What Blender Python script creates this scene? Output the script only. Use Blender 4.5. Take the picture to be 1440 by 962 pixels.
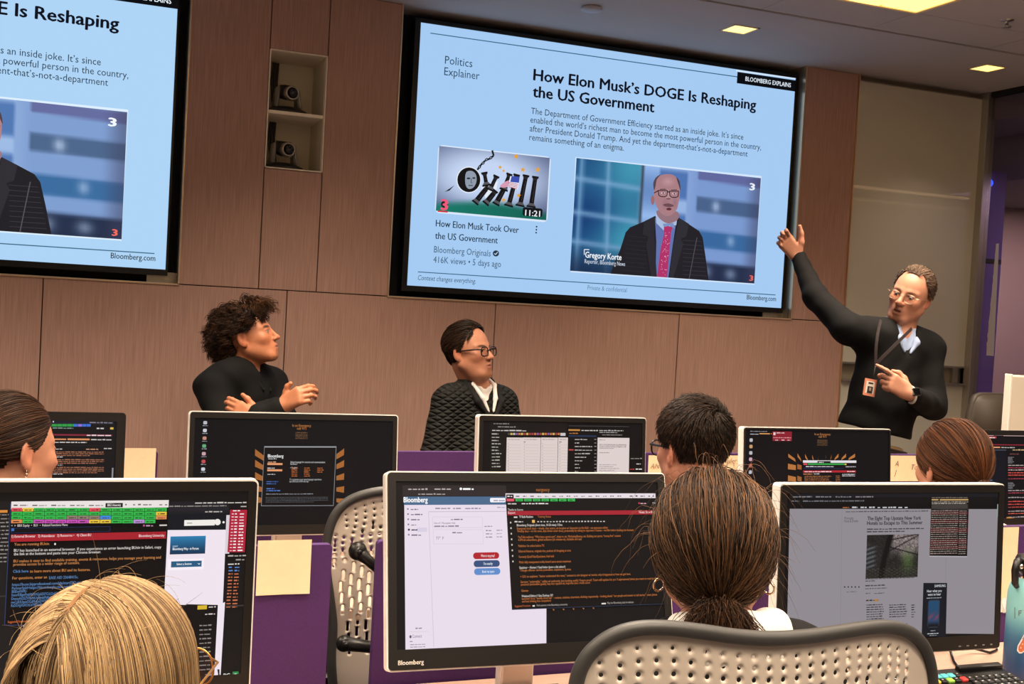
import bpy, bmesh, math, random
import numpy as np
from mathutils import Vector, Matrix
for _o in list(bpy.data.objects): bpy.data.objects.remove(_o)
S = bpy.context.scene
COL = S.collection
rng = np.random.default_rng(7)
random.seed(7)

# ------------------------------------------------------------------ camera
FPX, YAW, PITCH, ROLL = 1600.0, 0.372188, -0.031369, 0.055966
CAM = np.array([-1.5346, -5.3934, 1.48])
def cam_axes():
    cy, sy, cp, sp = math.cos(YAW), math.sin(YAW), math.cos(PITCH), math.sin(PITCH)
    f = np.array([sy*cp, cy*cp, sp]); r = np.array([cy, -sy, 0.0]); u = np.cross(r, f)
    cr, sr = math.cos(ROLL), math.sin(ROLL)
    return cr*r + sr*u, -sr*r + cr*u, f
CR, CU, CF = cam_axes()
cam = bpy.data.cameras.new('camera'); cam.sensor_width = 36; cam.lens = FPX/1440*36; cam.clip_start = 0.05
camo = bpy.data.objects.new('camera', cam); COL.objects.link(camo)
camo.matrix_world = Matrix(((CR[0], CU[0], -CF[0], CAM[0]), (CR[1], CU[1], -CF[1], CAM[1]), (CR[2], CU[2], -CF[2], CAM[2]), (0, 0, 0, 1)))
S.camera = camo

def ray(px, py):
    return CF + CR*((px-720)/FPX) - CU*((py-481)/FPX)
def at(px, py, y):
    """world point on the plane Y = y seen at a photo pixel"""
    d = ray(px, py); return CAM + d*((y-CAM[1])/d[1])
def atx(px, py, x):
    d = ray(px, py); return CAM + d*((x-CAM[0])/d[0])
def atz(px, py, z):
    d = ray(px, py); return CAM + d*((z-CAM[2])/d[2])

# ------------------------------------------------------------------ light and exposure
S.view_settings.view_transform = 'Standard'; S.view_settings.look = 'None'
S.view_settings.exposure = 0.0; S.view_settings.gamma = 1.0; S.view_settings.use_curve_mapping = False
W = bpy.data.worlds.new('world'); S.world = W; W.use_nodes = True
W.node_tree.nodes['Background'].inputs[0].default_value = (0.9, 0.75, 0.62, 1)
W.node_tree.nodes['Background'].inputs[1].default_value = 0.04
CEIL = 2.91
WARM = (1.0, 0.83, 0.66)
def lamp_area(name, loc, sx, sy, power, color=WARM, spread=180):
    l = bpy.data.lights.new(name, 'AREA'); l.shape = 'RECTANGLE'; l.size = sx; l.size_y = sy
    l.energy = power; l.color = color; l.spread = math.radians(spread)
    o = bpy.data.objects.new(name, l); o.location = loc; COL.objects.link(o); return o
# troffers of the training room (one in view, the others above the rest of the room)
TROFFERS = [(1.70, -1.77), (-0.55, -1.77), (-2.8, -1.77), (1.70, -3.3), (-0.55, -3.3), (-2.8, -3.3), (1.7, -5.6), (-0.55, -5.6), (-2.8, -5.6)]
TROFFER_POWER = 44
STRIPS = [(-0.2, -3.92), (-0.2, -5.25)]
LOUVRE, LOUVRE2 = 112, 132      # beam angle left by the louvres
STRIP_POWER = 26
DOWN_POWER = 1.5

# ------------------------------------------------------------------ colours / materials
def lin(c):
    if isinstance(c, str):
        c = c.lstrip('#'); c = tuple(int(c[i:i+2], 16) for i in (0, 2, 4))
    return tuple((v/255/12.92) if v/255 <= .04045 else ((v/255+.055)/1.055)**2.4 for v in c[:3])
MATS = {}
def mat(name, col=(128, 128, 128), rough=.5, metal=0, spec=.5, attr=False, emit=0, noise=None, bump=None, coat=0, trans=0, alpha=1, sheen=0):
    if name in MATS: return MATS[name]
    m = bpy.data.materials.new(name); m.use_nodes = True; nt = m.node_tree; b = nt.nodes['Principled BSDF']
    c = lin(col)
    b.inputs['Base Color'].default_value = (*c, 1); b.inputs['Roughness'].default_value = rough; b.inputs['Metallic'].default_value = metal
    b.inputs['Specular IOR Level'].default_value = spec; b.inputs['Coat Weight'].default_value = coat
    b.inputs['Transmission Weight'].default_value = trans; b.inputs['Alpha'].default_value = alpha; b.inputs['Sheen Weight'].default_value = sheen
    src = None
    if attr:
        a = nt.nodes.new('ShaderNodeVertexColor'); a.layer_name = 'Col'; src = a.outputs['Color']
        nt.links.new(src, b.inputs['Base Color'])
        if emit:
            b.inputs['Base Color'].default_value = (0.004, 0.004, 0.005, 1)
            for l in list(b.inputs['Base Color'].links): nt.links.remove(l)
            nt.links.new(src, b.inputs['Emission Color']); b.inputs['Emission Strength'].default_value = emit
    elif emit:
        b.inputs['Emission Color'].default_value = (*c, 1); b.inputs['Emission Strength'].default_value = emit
    if noise or bump:
        tc = nt.nodes.new('ShaderNodeTexCoord')
    if noise:   # (scale xyz, amount, detail)
        sc, amt, det = noise
        mp = nt.nodes.new('ShaderNodeMapping'); mp.inputs['Scale'].default_value = sc
        nt.links.new(tc.outputs['Object'], mp.inputs['Vector'])
        n = nt.nodes.new('ShaderNodeTexNoise'); n.inputs['Scale'].default_value = 1; n.inputs['Detail'].default_value = det
        nt.links.new(mp.outputs[0], n.inputs['Vector'])
        mr = nt.nodes.new('ShaderNodeMapRange'); mr.inputs['From Min'].default_value = .25; mr.inputs['From Max'].default_value = .75
        mr.inputs['To Min'].default_value = 1-amt; mr.inputs['To Max'].default_value = 1+amt
        nt.links.new(n.outputs['Fac'], mr.inputs['Value'])
        mx = nt.nodes.new('ShaderNodeVectorMath'); mx.operation = 'SCALE'
        if src: nt.links.new(src, mx.inputs[0])
        else: mx.inputs[0].default_value = c
        nt.links.new(mr.outputs[0], mx.inputs['Scale']); nt.links.new(mx.outputs[0], b.inputs['Base Color'])
    if bump:    # (kind, scale xyz, strength, distance)
        kind, sc, st, dist = bump
        mp = nt.nodes.new('ShaderNodeMapping'); mp.inputs['Scale'].default_value = sc
        nt.links.new(tc.outputs['Object'], mp.inputs['Vector'])
        if kind == 'quilt':
            w = []
            for ang in (0.9, -0.9):
                r = nt.nodes.new('ShaderNodeVectorRotate'); r.rotation_type = 'Y_AXIS'; r.inputs['Angle'].default_value = ang
                nt.links.new(mp.outputs[0], r.inputs['Vector'])
                wv = nt.nodes.new('ShaderNodeTexWave'); wv.inputs['Scale'].default_value = 1; wv.bands_direction = 'X'
                nt.links.new(r.outputs[0], wv.inputs['Vector'])
                pw = nt.nodes.new('ShaderNodeMath'); pw.operation = 'POWER'; pw.inputs[1].default_value = .45
                nt.links.new(wv.outputs['Fac'], pw.inputs[0]); w.append(pw.outputs[0])
            mn = nt.nodes.new('ShaderNodeMath'); mn.operation = 'MINIMUM'; nt.links.new(w[0], mn.inputs[0]); nt.links.new(w[1], mn.inputs[1]); h = mn.outputs[0]
        else:
            n = nt.nodes.new('ShaderNodeTexNoise'); n.inputs['Scale'].default_value = 1; n.inputs['Detail'].default_value = 4
            nt.links.new(mp.outputs[0], n.inputs['Vector']); h = n.outputs['Fac']
        bp = nt.nodes.new('ShaderNodeBump'); bp.inputs['Strength'].default_value = st; bp.inputs['Distance'].default_value = dist
        nt.links.new(h, bp.inputs['Height']); nt.links.new(bp.outputs[0], b.inputs['Normal'])
    MATS[name] = m; return m

M_WOOD = mat('wood_veneer', (184, 146, 130), .55, noise=((190, 190, 5.5), .2, 3), bump=('n', (420, 420, 8), .08, .002))
M_GROOVE = mat('groove', (52, 38, 34), .8)
M_TRIM = mat('bronze_trim', (225, 196, 160), .32, metal=.85)
M_BLACK = mat('black_plastic', (13, 13, 13), .38)
M_BEZEL = mat('bezel_black', (20, 18, 16), .42, spec=.35)
M_SILVER = mat('silver_plastic', (232, 228, 222), .35)
M_ALU = mat('aluminium', (190, 186, 178), .32, metal=.9)
M_CEIL = mat('ceiling_paint', (184, 178, 175), .85, noise=((3, 3, 3), .03, 2))
M_CEILGAP = mat('ceiling_joint', (70, 64, 60), .8)
M_PURPLE = mat('purple_fabric', (60, 20, 84), .75, noise=((240, 240, 240), .16, 2), bump=('n', (420, 420, 420), .15, .001))
M_PAPER = mat('cream_paper', (226, 204, 168), .8, noise=((60, 60, 60), .03, 3))
M_INK = mat('pencil_ink', (120, 96, 84), .7)
M_DESK = mat('desk_laminate', (196, 162, 142), .45, noise=((3, 60, 60), .08, 3))
M_CHAIRB = mat('chair_shell', (184, 172, 158), .4)
M_RUBBER = mat('chair_rim', (50, 49, 47), .5)
M_DARKMET = mat('dark_metal', (36, 35, 34), .35, metal=.6)
M_CARPET = mat('carpet', (84, 79, 80), .95, noise=((80, 80, 80), .25, 4))
M_SCREEN = mat('screen_picture', (0, 0, 0), .35, spec=.15, attr=True, emit=1.0)
M_CREAM = mat('cream_laminate', (226, 208, 176), .5)
M_NICHEB = mat('niche_back', (236, 226, 200), .6)

# ------------------------------------------------------------------ mesh builder
class MB:
    def __init__(s): s.v = []; s.f = []; s.mi = []; s.c = []; s.smooth = []
    def add(s, verts, faces, mi=0, col=None, smooth=False):
        o = len(s.v); s.v.extend([tuple(map(float, p)) for p in verts])
        s.f.extend([tuple(i+o for i in f) for f in faces]); s.mi.extend([mi]*len(faces)); s.smooth.extend([smooth]*len(faces))
        if col is None: col = [(0, 0, 0)]*len(verts)
        elif not isinstance(col[0], (tuple, list, np.ndarray)): col = [col]*len(verts)
        s.c.extend([tuple(c) for c in col]); return s
    def bm(s, bm, mi=0, smooth=False, M=None):
        if M is not None: bm.transform(M)
        bm.verts.index_update()
        s.add([v.co[:] for v in bm.verts], [[v.index for v in f.verts] for f in bm.faces], mi, None, smooth); bm.free(); return s
    def box(s, lo, hi, bevel=0, mi=0, M=None, seg=2):
        b = bmesh.new(); bmesh.ops.create_cube(b, size=1)
        lo = np.minimum(lo, hi) if False else np.array(lo, float); hi = np.array(hi, float)
        for v in b.verts: v.co = Vector((lo+hi)/2 + np.array(v.co)*(hi-lo))
        if bevel: bmesh.ops.bevel(b, geom=b.edges[:], offset=bevel, segments=seg, affect='EDGES', profile=.5)
        return s.bm(b, mi, bool(bevel) and seg >= 3, M)
    def cyl(s, a, b, r1, r2=None, n=20, mi=0, caps=True, smooth=True):
        a = np.array(a, float); b = np.array(b, float); r2 = r1 if r2 is None else r2
        d = (b-a)/np.linalg.norm(b-a); e = np.cross(d, (0, 0, 1) if abs(d[2]) < .9 else (1, 0, 0)); e /= np.linalg.norm(e); g = np.cross(d, e)
        t = np.linspace(0, 2*math.pi, n, endpoint=False)
        ring = np.outer(np.cos(t), e)+np.outer(np.sin(t), g)
        s.add(np.vstack([a+ring*r1, b+ring*r2]), [(i, (i+1) % n, n+(i+1) % n, n+i) for i in range(n)], mi, None, smooth)
        if caps:
            s.add(a+ring*r1, [tuple(range(n))[::-1]], mi); s.add(b+ring*r2, [tuple(range(n))], mi)
        return s
    def tube(s, pts, r, n=10, mi=0, closed=False, caps=True):
        P = np.array(pts, float); m = len(P); R = np.broadcast_to(np.array(r, float), (m,))
        T = np.gradient(P, axis=0) if not closed else np.roll(P, -1, 0)-np.roll(P, 1, 0)
        T /= np.linalg.norm(T, axis=1)[:, None]+1e-12
        e = np.cross(T[0], (0, 0, 1) if abs(T[0][2]) < .9 else (1, 0, 0)); e /= np.linalg.norm(e)
        V = []; t = np.linspace(0, 2*math.pi, n, endpoint=False)
        for i in range(m):
            e = e-T[i]*(e@T[i]); e /= np.linalg.norm(e); g = np.cross(T[i], e)
            V.append(P[i]+R[i]*(np.outer(np.cos(t), e)+np.outer(np.sin(t), g)))
        V = np.vstack(V); F = []
        for i in range(m if closed else m-1):
            j = (i+1) % m
            for k in range(n): F.append((i*n+k, i*n+(k+1) % n, j*n+(k+1) % n, j*n+k))
        if caps and not closed: F += [tuple(range(n))[::-1], tuple((m-1)*n+k for k in range(n))]
        return s.add(V, F, mi, None, True)
    def lathe(s, prof, n=28, mi=0, M=None, axis_o=(0, 0, 0)):
        t = np.linspace(0, 2*math.pi, n, endpoint=False); V = []; F = []
        for r, z in prof: V += [(axis_o[0]+r*math.cos(a), axis_o[1]+r*math.sin(a), axis_o[2]+z) for a in t]
        for i in range(len(prof)-1):
            for k in range(n): F.append((i*n+k, i*n+(k+1) % n, (i+1)*n+(k+1) % n, (i+1)*n+k))
        if M is not None: V = [tuple(M @ Vector(v)) for v in V]
        return s.add(V, F, mi, None, True)
    def ell(s, c, r, M=None, n=20, mi=0):
        b = bmesh.new(); bmesh.ops.create_uvsphere(b, u_segments=n, v_segments=max(6, n//2), radius=1)
        for v in b.verts: v.co = Vector((v.co.x*r[0], v.co.y*r[1], v.co.z*r[2]))
        if M is not None: b.transform(M)
        bmesh.ops.translate(b, verts=b.verts[:], vec=Vector(c)); return s.bm(b, mi, True)
    def build(s, name, mats, parent=None, loc=None):
        me = bpy.data.meshes.new(name); me.from_pydata(s.v, [], s.f)
        if not isinstance(mats, (list, tuple)): mats = [mats]
        for m in mats: me.materials.append(m)
        me.polygons.foreach_set('material_index', s.mi); me.polygons.foreach_set('use_smooth', s.smooth)
        a = me.color_attributes.new('Col', 'FLOAT_COLOR', 'POINT')
        cc = np.ones((len(s.v), 4), np.float32); cc[:, :3] = np.array(s.c, np.float32).reshape(-1, 3); a.data.foreach_set('color', cc.ravel())
        me.update(); o = bpy.data.objects.new(name, me); COL.objects.link(o)
        if loc is not None: o.location = loc
        if parent is not None:
            o.parent = parent
            o.matrix_parent_inverse = parent.matrix_world.inverted() if loc is None else Matrix()
        return o
def np_mesh(name, V, F, material, parent=None, col=None, smooth=True):
    me = bpy.data.meshes.new(name); V = np.asarray(V, np.float32); F = np.asarray(F, np.int32)
    k = F.shape[1]; me.vertices.add(len(V)); me.vertices.foreach_set('co', V.ravel())
    me.loops.add(F.size); me.loops.foreach_set('vertex_index', F.ravel())
    me.polygons.add(len(F)); me.polygons.foreach_set('loop_start', np.arange(0, F.size, k, dtype=np.int32))
    me.polygons.foreach_set('use_smooth', np.full(len(F), smooth)); me.materials.append(material); me.update(calc_edges=True)
    if col is not None:
        a = me.color_attributes.new('Col', 'FLOAT_COLOR', 'POINT'); cc = np.ones((len(V), 4), np.float32); cc[:, :3] = col; a.data.foreach_set('color', cc.ravel())
    o = bpy.data.objects.new(name, me); COL.objects.link(o)
    if parent is not None: o.parent = parent; o.matrix_parent_inverse = parent.matrix_world.inverted()
    return o
def tag(o, label=None, cat=None, group=None, kind=None):
    if label: o['label'] = label
    if cat: o['category'] = cat
    if group: o['group'] = group
    if kind: o['kind'] = kind
    return o
def thing(name, label, cat, loc=(0, 0, 0), group=None, M=None):
    o = bpy.data.objects.new(name, None); COL.objects.link(o); o.empty_display_size = .05
    o.matrix_world = M if M is not None else Matrix.Translation(Vector(loc))
    bpy.context.view_layer.update()
    return tag(o, label, cat, group)
def struct(o): o['kind'] = 'structure'; return o

# ------------------------------------------------------------------ the room
XW0, XW1, YR, XR = -5.2, 2.6, -8.0, 3.53      # left wall, end of veneer, rear wall, right glass wall
ZJ = 1.495
def panel_grid(rects, y0=0.0, y1=.02, gap=.0022):
    m = MB()
    for x0, z0, x1, z1 in rects: m.box((x0+gap, y0, z0+gap), (x1-gap, y1, z1-gap), .0012, seg=1)
    return m
R_T = (-.092, 2.241); L_T = (-3.41, -1.075); NI = (-.715, 2.061, -.443, 2.612)
rects = [(2.241, ZJ, XW1, CEIL), (-.443, ZJ, -.092, CEIL), (-1.075, ZJ, NI[0], CEIL), (NI[0], ZJ, NI[2], NI[1]), (NI[0], NI[3], NI[2], CEIL), (XW0, ZJ, -3.41, CEIL)]
xs = [XW0, -3.765, -2.705, -1.645, -.58, .472, 1.53, XW1]
rects += [(xs[i], 0, xs[i+1], ZJ) for i in range(len(xs)-1)]
struct(panel_grid(rects).build('wall_back', M_WOOD))
m = MB()   # substrate behind the veneer, pierced by the two screen recesses and the camera niche
for x0, z0, x1, z1 in rects: m.box((x0, .0195, z0), (x1, .06, z1))
struct(m.build('wall_substrate', M_GROOVE))
M_RECESS = mat('recess_black', (9, 9, 9), .6)
M_REVEAL = mat('reveal_metal', (176, 168, 150), .38, metal=.75)
for i, (a, b) in enumerate((R_T, L_T)):
    m = MB()
    m.box((a, .20, ZJ), (b, .22, CEIL)); m.box((a-.004, .021, ZJ), (a+.004, .2, CEIL)); m.box((a, .021, ZJ-.004), (b-.10, .2, ZJ+.001))
    m.box((b-.004, .02, ZJ+.06), (b+.002, .2, CEIL), mi=1)
    m.box((b-.135, .03, ZJ-.004), (b+.002, .2, ZJ+.001), mi=1); m.box((b-.135, .075, ZJ+.001), (b-.003, .085, ZJ+.052), mi=1); m.box((b-.003, .03, ZJ), (b+.002, .2, ZJ+.06), mi=1)
    struct(m.build('wall_recess', [M_RECESS, M_REVEAL]))
    m = MB()
    for x in (a, b): m.box((x-.004, -.006, ZJ-.002), (x+.004, .021, CEIL), .0012, seg=1)
    m.box((a-.004, -.006, ZJ-.006), (b+.004, .021, ZJ+.003), .0012, seg=1)
    struct(m.build('trim_%d' % (i+1), M_TRIM))
m = MB()
for x in (XW1,): m.box((x-.003, -.012, 0), (x+.004, .03, CEIL), .001, seg=1)
struct(m.build('trim_3', M_TRIM))
# board alcove to the right of the veneer, and the rest of the shell
M_BOARDWALL = mat('alcove_paint', (150, 140, 120), .6)
m = MB(); m.box((XW1, .05, 0), (XR+.03, .08, CEIL)); struct(m.build('wall_alcove', M_BOARDWALL))
M_WALL = mat('warm_wall_paint', (176, 164, 154), .8)
m = MB(); m.box((XW0-.1, YR, 0), (XW0, .06, CEIL)); struct(m.build('wall_left', M_WALL))
m = MB(); m.box((XW0, YR-.1, 0), (XR+2.5, YR, CEIL)); struct(m.build('wall_rear', M_WALL))
m = MB(); m.box((XW0-.1, YR-.1, -.05), (XR+2.6, .2, 0)); struct(m.build('floor', M_CARPET))
# ceiling: smooth soffit along the wall, a shadow gap, then panels with joints and a troffer opening
m = MB()
m.box((XW0-.1, -.826, CEIL), (XR+.02, .25, CEIL+.02))
m.box((XW0-.1, YR-.1, CEIL+.022), (XR+2.6, .25, CEIL+.05), mi=1)
ys = [-.838, -1.165, -2.37, -2.72, -3.92, -5.1, -6.3, YR-.1]
xj = [XW0-.1, -4.4, -2.9, -1.6, -.3, .62, 1.385, 2.0, 2.73, XR+.02]
troff = []
for i in range(len(ys)-1):
    for j in range(len(xj)-1):
        x0, x1, y1, y0 = xj[j], xj[j+1], ys[i], ys[i+1]
        if i == 1 and j == 6: continue
        m.box((x0+.002, y0+.002, CEIL+.004), (x1-.002, y1-.002, CEIL+.02))
struct(m.build('ceiling', [M_CEIL, M_CEILGAP]))

# lamps: recessed troffers (louvred lens), square downlights, a round sensor, linear strips
M_LAMP = mat('lamp_lens', (255, 214, 120), .5, emit=2.2)
M_LAMP2 = mat('lamp_lens_deep', (255, 190, 84), .5, emit=1.25)
def troffer(cx, cy, label, flush):
    t = thing('ceiling_troffer', label, 'ceiling light', (cx, cy, CEIL), 'recessed troffers in the ceiling' if not flush else None)
    w, l = (.3, .6) if flush else (.29, .58)
    m = MB(); z = CEIL
    for (a, b, c, d) in ((-w-.006, -l-.006, w+.006, -l+.012), (-w-.006, l-.012, w+.006, l+.006), (-w-.006, -l, -w+.012, l), (w-.012, -l, w+.006, l)):
        m.box((cx+a, cy+b, z-.003), (cx+c, cy+d, z+.02), .001, seg=1)
    m.build('frame', mat('lamp_frame', (235, 215, 170), .5), t)
    m = MB(); m.box((cx-w, cy-l, z+.012), (cx+w, cy+l, z+.018)); m.build('diffuser', M_LAMP2, t)
    m = MB()
    m.box((cx-w+.012, cy-l+.012, z+.002), (cx-.1, cy+l-.012, z+.01), .002, seg=1); m.box((cx-.08, cy-l+.012, z-.001), (cx+.08, cy+l-.012, z+.009), .002, seg=1)
    m.box((cx+.1, cy-l+.012, z+.002), (cx+w-.012, cy+l-.012, z+.01), .002, seg=1)
    m.build('lens_panel', M_LAMP, t)
    lamp_area('troffer_light', (cx, cy, z-.012), .52, 1.1, TROFFER_POWER, spread=LOUVRE)
    return t
troffer(1.692, -1.77, 'glowing yellow recessed troffer at the top of the picture, partly cut by the frame', True)
for x, y in TROFFERS[1:]:
    lamp_area('troffer_light', (x, y, CEIL-.02), .55, 1.15, TROFFER_POWER, spread=LOUVRE if y > -2.5 else LOUVRE2)
for x, y in STRIPS:
    for dy in (-.05, .05):
        lamp_area('strip_light', (x, y+dy, CEIL-.022), 6.0, .035, STRIP_POWER, spread=LOUVRE)
    for dy, lb in ((-.05, 'farther'), (.05, 'nearer')):
        t = thing('linear_ceiling_light', 'slim linear ceiling lamp, the one %s from the veneer wall in its pair' % lb, 'ceiling light', (x, y+dy, CEIL), 'linear ceiling lamps over the rear of the room')
        m = MB(); m.box((x-3.02, y+dy-.026, CEIL-.012), (x+3.02, y+dy+.026, CEIL+.004), .002, seg=1); m.build('housing', M_ALU, t)
        m = MB(); m.box((x-3, y+dy-.018, CEIL-.018), (x+3, y+dy+.018, CEIL-.012)); m.build('diffuser', mat('strip_lens', (255, 222, 170), emit=9), t)
def downlight(px, py, label):
    c = atz(px, py, CEIL); t = thing('square_downlight', label, 'ceiling light', c, 'square downlights in the soffit')
    m = MB(); h = .064
    for a in range(4):
        Mr = Matrix.Translation(Vector(c)) @ Matrix.Rotation(a*math.pi/2, 4, 'Z')
        m.box((-h-.008, h-.002, -.004), (h+.008, h+.008, .006), .001, M=Mr, seg=1)
    m.build('trim_ring', mat('lamp_frame', (235, 215, 170)), t)
    m = MB(); m.box((c[0]-h, c[1]-h, c[2]-.002), (c[0]+h, c[1]+h, c[2]+.004)); m.build('lens', M_LAMP, t)
    lamp_area('downlight_light', (c[0], c[1], c[2]-.008), .1, .1, DOWN_POWER, spread=90)
downlight(1040, 41, 'lit square downlight in the soffit above the large display')
downlight(1388.5, 95.5, 'lit square downlight in the soffit near the glass wall corner')
downlight(560, -62, 'lit square downlight in the soffit above the middle of the wall')
c = atz(832, 10, CEIL)
m = MB(); m.lathe([(0, 0), (.046, 0), (.05, -.006), (.05, -.012), (.044, -.018), (0, -.02)][::-1], axis_o=c)
tag(m.build('ceiling_speaker', mat('speaker_white', (186, 184, 190), .6)), 'round pale ceiling sensor disc in the soffit above the display', 'ceiling sensor')
c = atz(1416, 28, CEIL+.004)
m = MB(); m.lathe([(0, -.034), (.02, -.034), (.022, -.03), (.008, -.024), (.008, -.006), (.028, -.004), (.03, 0)], axis_o=c, n=18)
tag(m.build('sprinkler_head', M_ALU), 'small metal sprinkler head on the ceiling at the upper right', 'sprinkler')
# ------------------------------------------------------------------ glass wall at the right and the corridor behind it
def glass_mat(name, tint, refl):
    m = bpy.data.materials.new(name); m.use_nodes = True; nt = m.node_tree; nt.nodes.clear()
    o = nt.nodes.new('ShaderNodeOutputMaterial'); t = nt.nodes.new('ShaderNodeBsdfTransparent'); g = nt.nodes.new('ShaderNodeBsdfGlossy')
    f = nt.nodes.new('ShaderNodeLayerWeight'); f.inputs[0].default_value = .5
    pw = nt.nodes.new('ShaderNodeMath'); pw.operation = 'POWER'; pw.inputs[1].default_value = 4; nt.links.new(f.outputs['Facing'], pw.inputs[0])
    ml = nt.nodes.new('ShaderNodeMath'); ml.operation = 'MULTIPLY_ADD'; ml.inputs[1].default_value = refl; ml.inputs[2].default_value = .03; nt.links.new(pw.outputs[0], ml.inputs[0])
    x = nt.nodes.new('ShaderNodeMixShader')
    t.inputs[0].default_value = (*tint, 1); g.inputs['Roughness'].default_value = .02
    nt.links.new(ml.outputs[0], x.inputs[0]); nt.links.new(t.outputs[0], x.inputs[1]); nt.links.new(g.outputs[0], x.inputs[2]); nt.links.new(x.outputs[0], o.inputs[0]); return m
M_GLASS = glass_mat('clear_glass', (.9, .88, .92), .6)
m = MB(); m.box((XR, YR, .08), (XR+.012, -.055, CEIL-.03)); struct(m.build('window_1', M_GLASS))
m = MB()
m.box((XR-.03, -.05, 0), (XR+.035, .05, CEIL), .004); m.box((XR-.012, YR, 0), (XR+.024, -.05, .08)); m.box((XR-.012, YR, CEIL-.03), (XR+.024, -.05, CEIL+.02), mi=1)
struct(m.build('window_1_frame', [M_ALU, M_BLACK]))
M_CORR = mat('corridor_wall', (176, 150, 142), .75); M_PURP = mat('purple_column', (128, 104, 176), .6); M_CORRC = mat('corridor_ceiling', (130, 122, 130), .8)
m = MB(); m.box((9.4, YR, 0), (9.5, 3.0, CEIL)); m.box((XR+.5, 2.9, 0), (9.5, 3.0, CEIL)); m.box((XR+.3, 1.5, 0), (9.5, 1.6, CEIL)); struct(m.build('wall_corridor', M_CORR))
m = MB(); m.box((XR+.02, YR, CEIL-.16), (9.5, 3, CEIL)); m.box((XR+.5, -.75, 2.46), (9.5, 3, 2.75)); struct(m.build('ceiling_corridor', M_CORRC))
m = MB(); m.box((XR+.12, YR, -.05), (9.5, 3, 0)); struct(m.build('floor_corridor', M_CARPET))
for y_, lb in ((-3.10, 'slim lit ceiling line of the room next door, nearest the veneer wall'), (-3.17, 'slim lit ceiling line of the room next door, the middle one'), (-3.97, 'slim lit ceiling line of the room next door, farthest from the veneer wall')):
    t = thing('linear_ceiling_light', lb, 'ceiling light', (6.8, y_, CEIL-.16), 'linear ceiling lamps next door')
    m = MB(); m.box((4.4, y_-.02, CEIL-.172), (9.2, y_+.02, CEIL-.155)); m.build('housing', M_ALU, t); m = MB(); m.box((4.42, y_-.014, CEIL-.178), (9.18, y_+.014, CEIL-.172)); m.build('diffuser', mat('strip_lens_warm%d' % (y_ > -3.5), (255, 214, 150), emit=9 if y_ > -3.5 else 5), t)
m = MB(); m.box((XR+.05, .02, 0), (XR+.22, .4, 2.46)); m.box((XR+.05, .018, 1.9), (XR+.22, .4, 1.93), mi=1); struct(m.build('wall_column', [M_PURP, M_BLACK]))
lamp_area('corridor_fill_light', (4.6, -.4, 2.44), .8, 1.2, 9, (.7, .52, 1.0))
lamp_area('corridor_fill_light', (5.6, -6.6, 2.7), .8, 1.2, 60, (1.0, .78, .7))  # added warm fill without a fixture, brightens the space behind the glass
lamp_area('corridor_fill_light', (4.9, .5, 2.44), 1.6, .8, 26, (1.0, .76, .78))  # added mauve fill without a fixture, lifts the otherwise unlit corridor end
c = atx(1390, 257.5, XR+.06); m = MB(); m.tube([c+np.array([0, y, 0]) for y in (-.02, -.017, .03, .033)], [.012, .02, .02, .012], n=14)
tag(m.build('indicator_lamp', mat('blue_glow', (30, 70, 255), .3, emit=2.5)), 'small glowing blue capsule lamp on the purple column', 'lamp')
a = atx(1395, 343, XR-.002); b = atx(1389, 500, XR-.002); m = MB()
zz = np.linspace(a[2], b[2], 26)
for i in range(25):
    wv = .011+.020*(i/25)
    m.box((XR-.004, -.17-wv, zz[i+1]), (XR-.001, -.17+wv*(.8+.2*random.random()), zz[i]+.0005))
tag(m.build('frosted_strip', mat('frosted_tape', (214, 208, 214), .7)), 'narrow frosted white strip running down the glass wall', 'glass strip')
# sliding board and the fixed board below it
M_BOARD = mat('board_glass', (206, 202, 184), .35, spec=.4, coat=.35)
M_BOARD.node_tree.nodes['Principled BSDF'].inputs['Coat Roughness'].default_value = .03
t = thing('sliding_board', 'tall beige glossy glass board filling the alcove between the veneer wall and the glass wall', 'board', (3.06, 0, 1.264))
m = MB(); m.box((2.608, .0, 1.268), (3.505, .02, 2.872), .002); m.build('board_pane', M_BOARD, t)
m = MB(); m.box((2.606, -.002, 1.258), (3.507, .022, 1.268)); m.box((2.606, -.004, 2.872), (3.507, .022, 2.877)); m.box((3.505, -.003, 1.258), (3.510, .022, 2.877)); m.build('board_edge', M_ALU, t)
zl = at(1345, 541, 0)[2]
t = thing('fixed_board', 'lower beige board panel below the slot, behind the standing man', 'board', (3.06, 0, 0))
m = MB(); m.box((2.608, .0, .1), (3.505, .02, zl), .002); m.build('board_pane', M_BOARD, t)
m = MB(); m.box((2.606, -.03, zl), (3.507, .022, zl+.008)); m.build('tray_edge', M_ALU, t)
m = MB(); m.box((3.44, .024, zl+.01), (3.5, .05, 1.258)); m.box((3.5, .0, .1), (3.507, .05, 1.26)); struct(m.build('trim_4', M_ALU))

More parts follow.
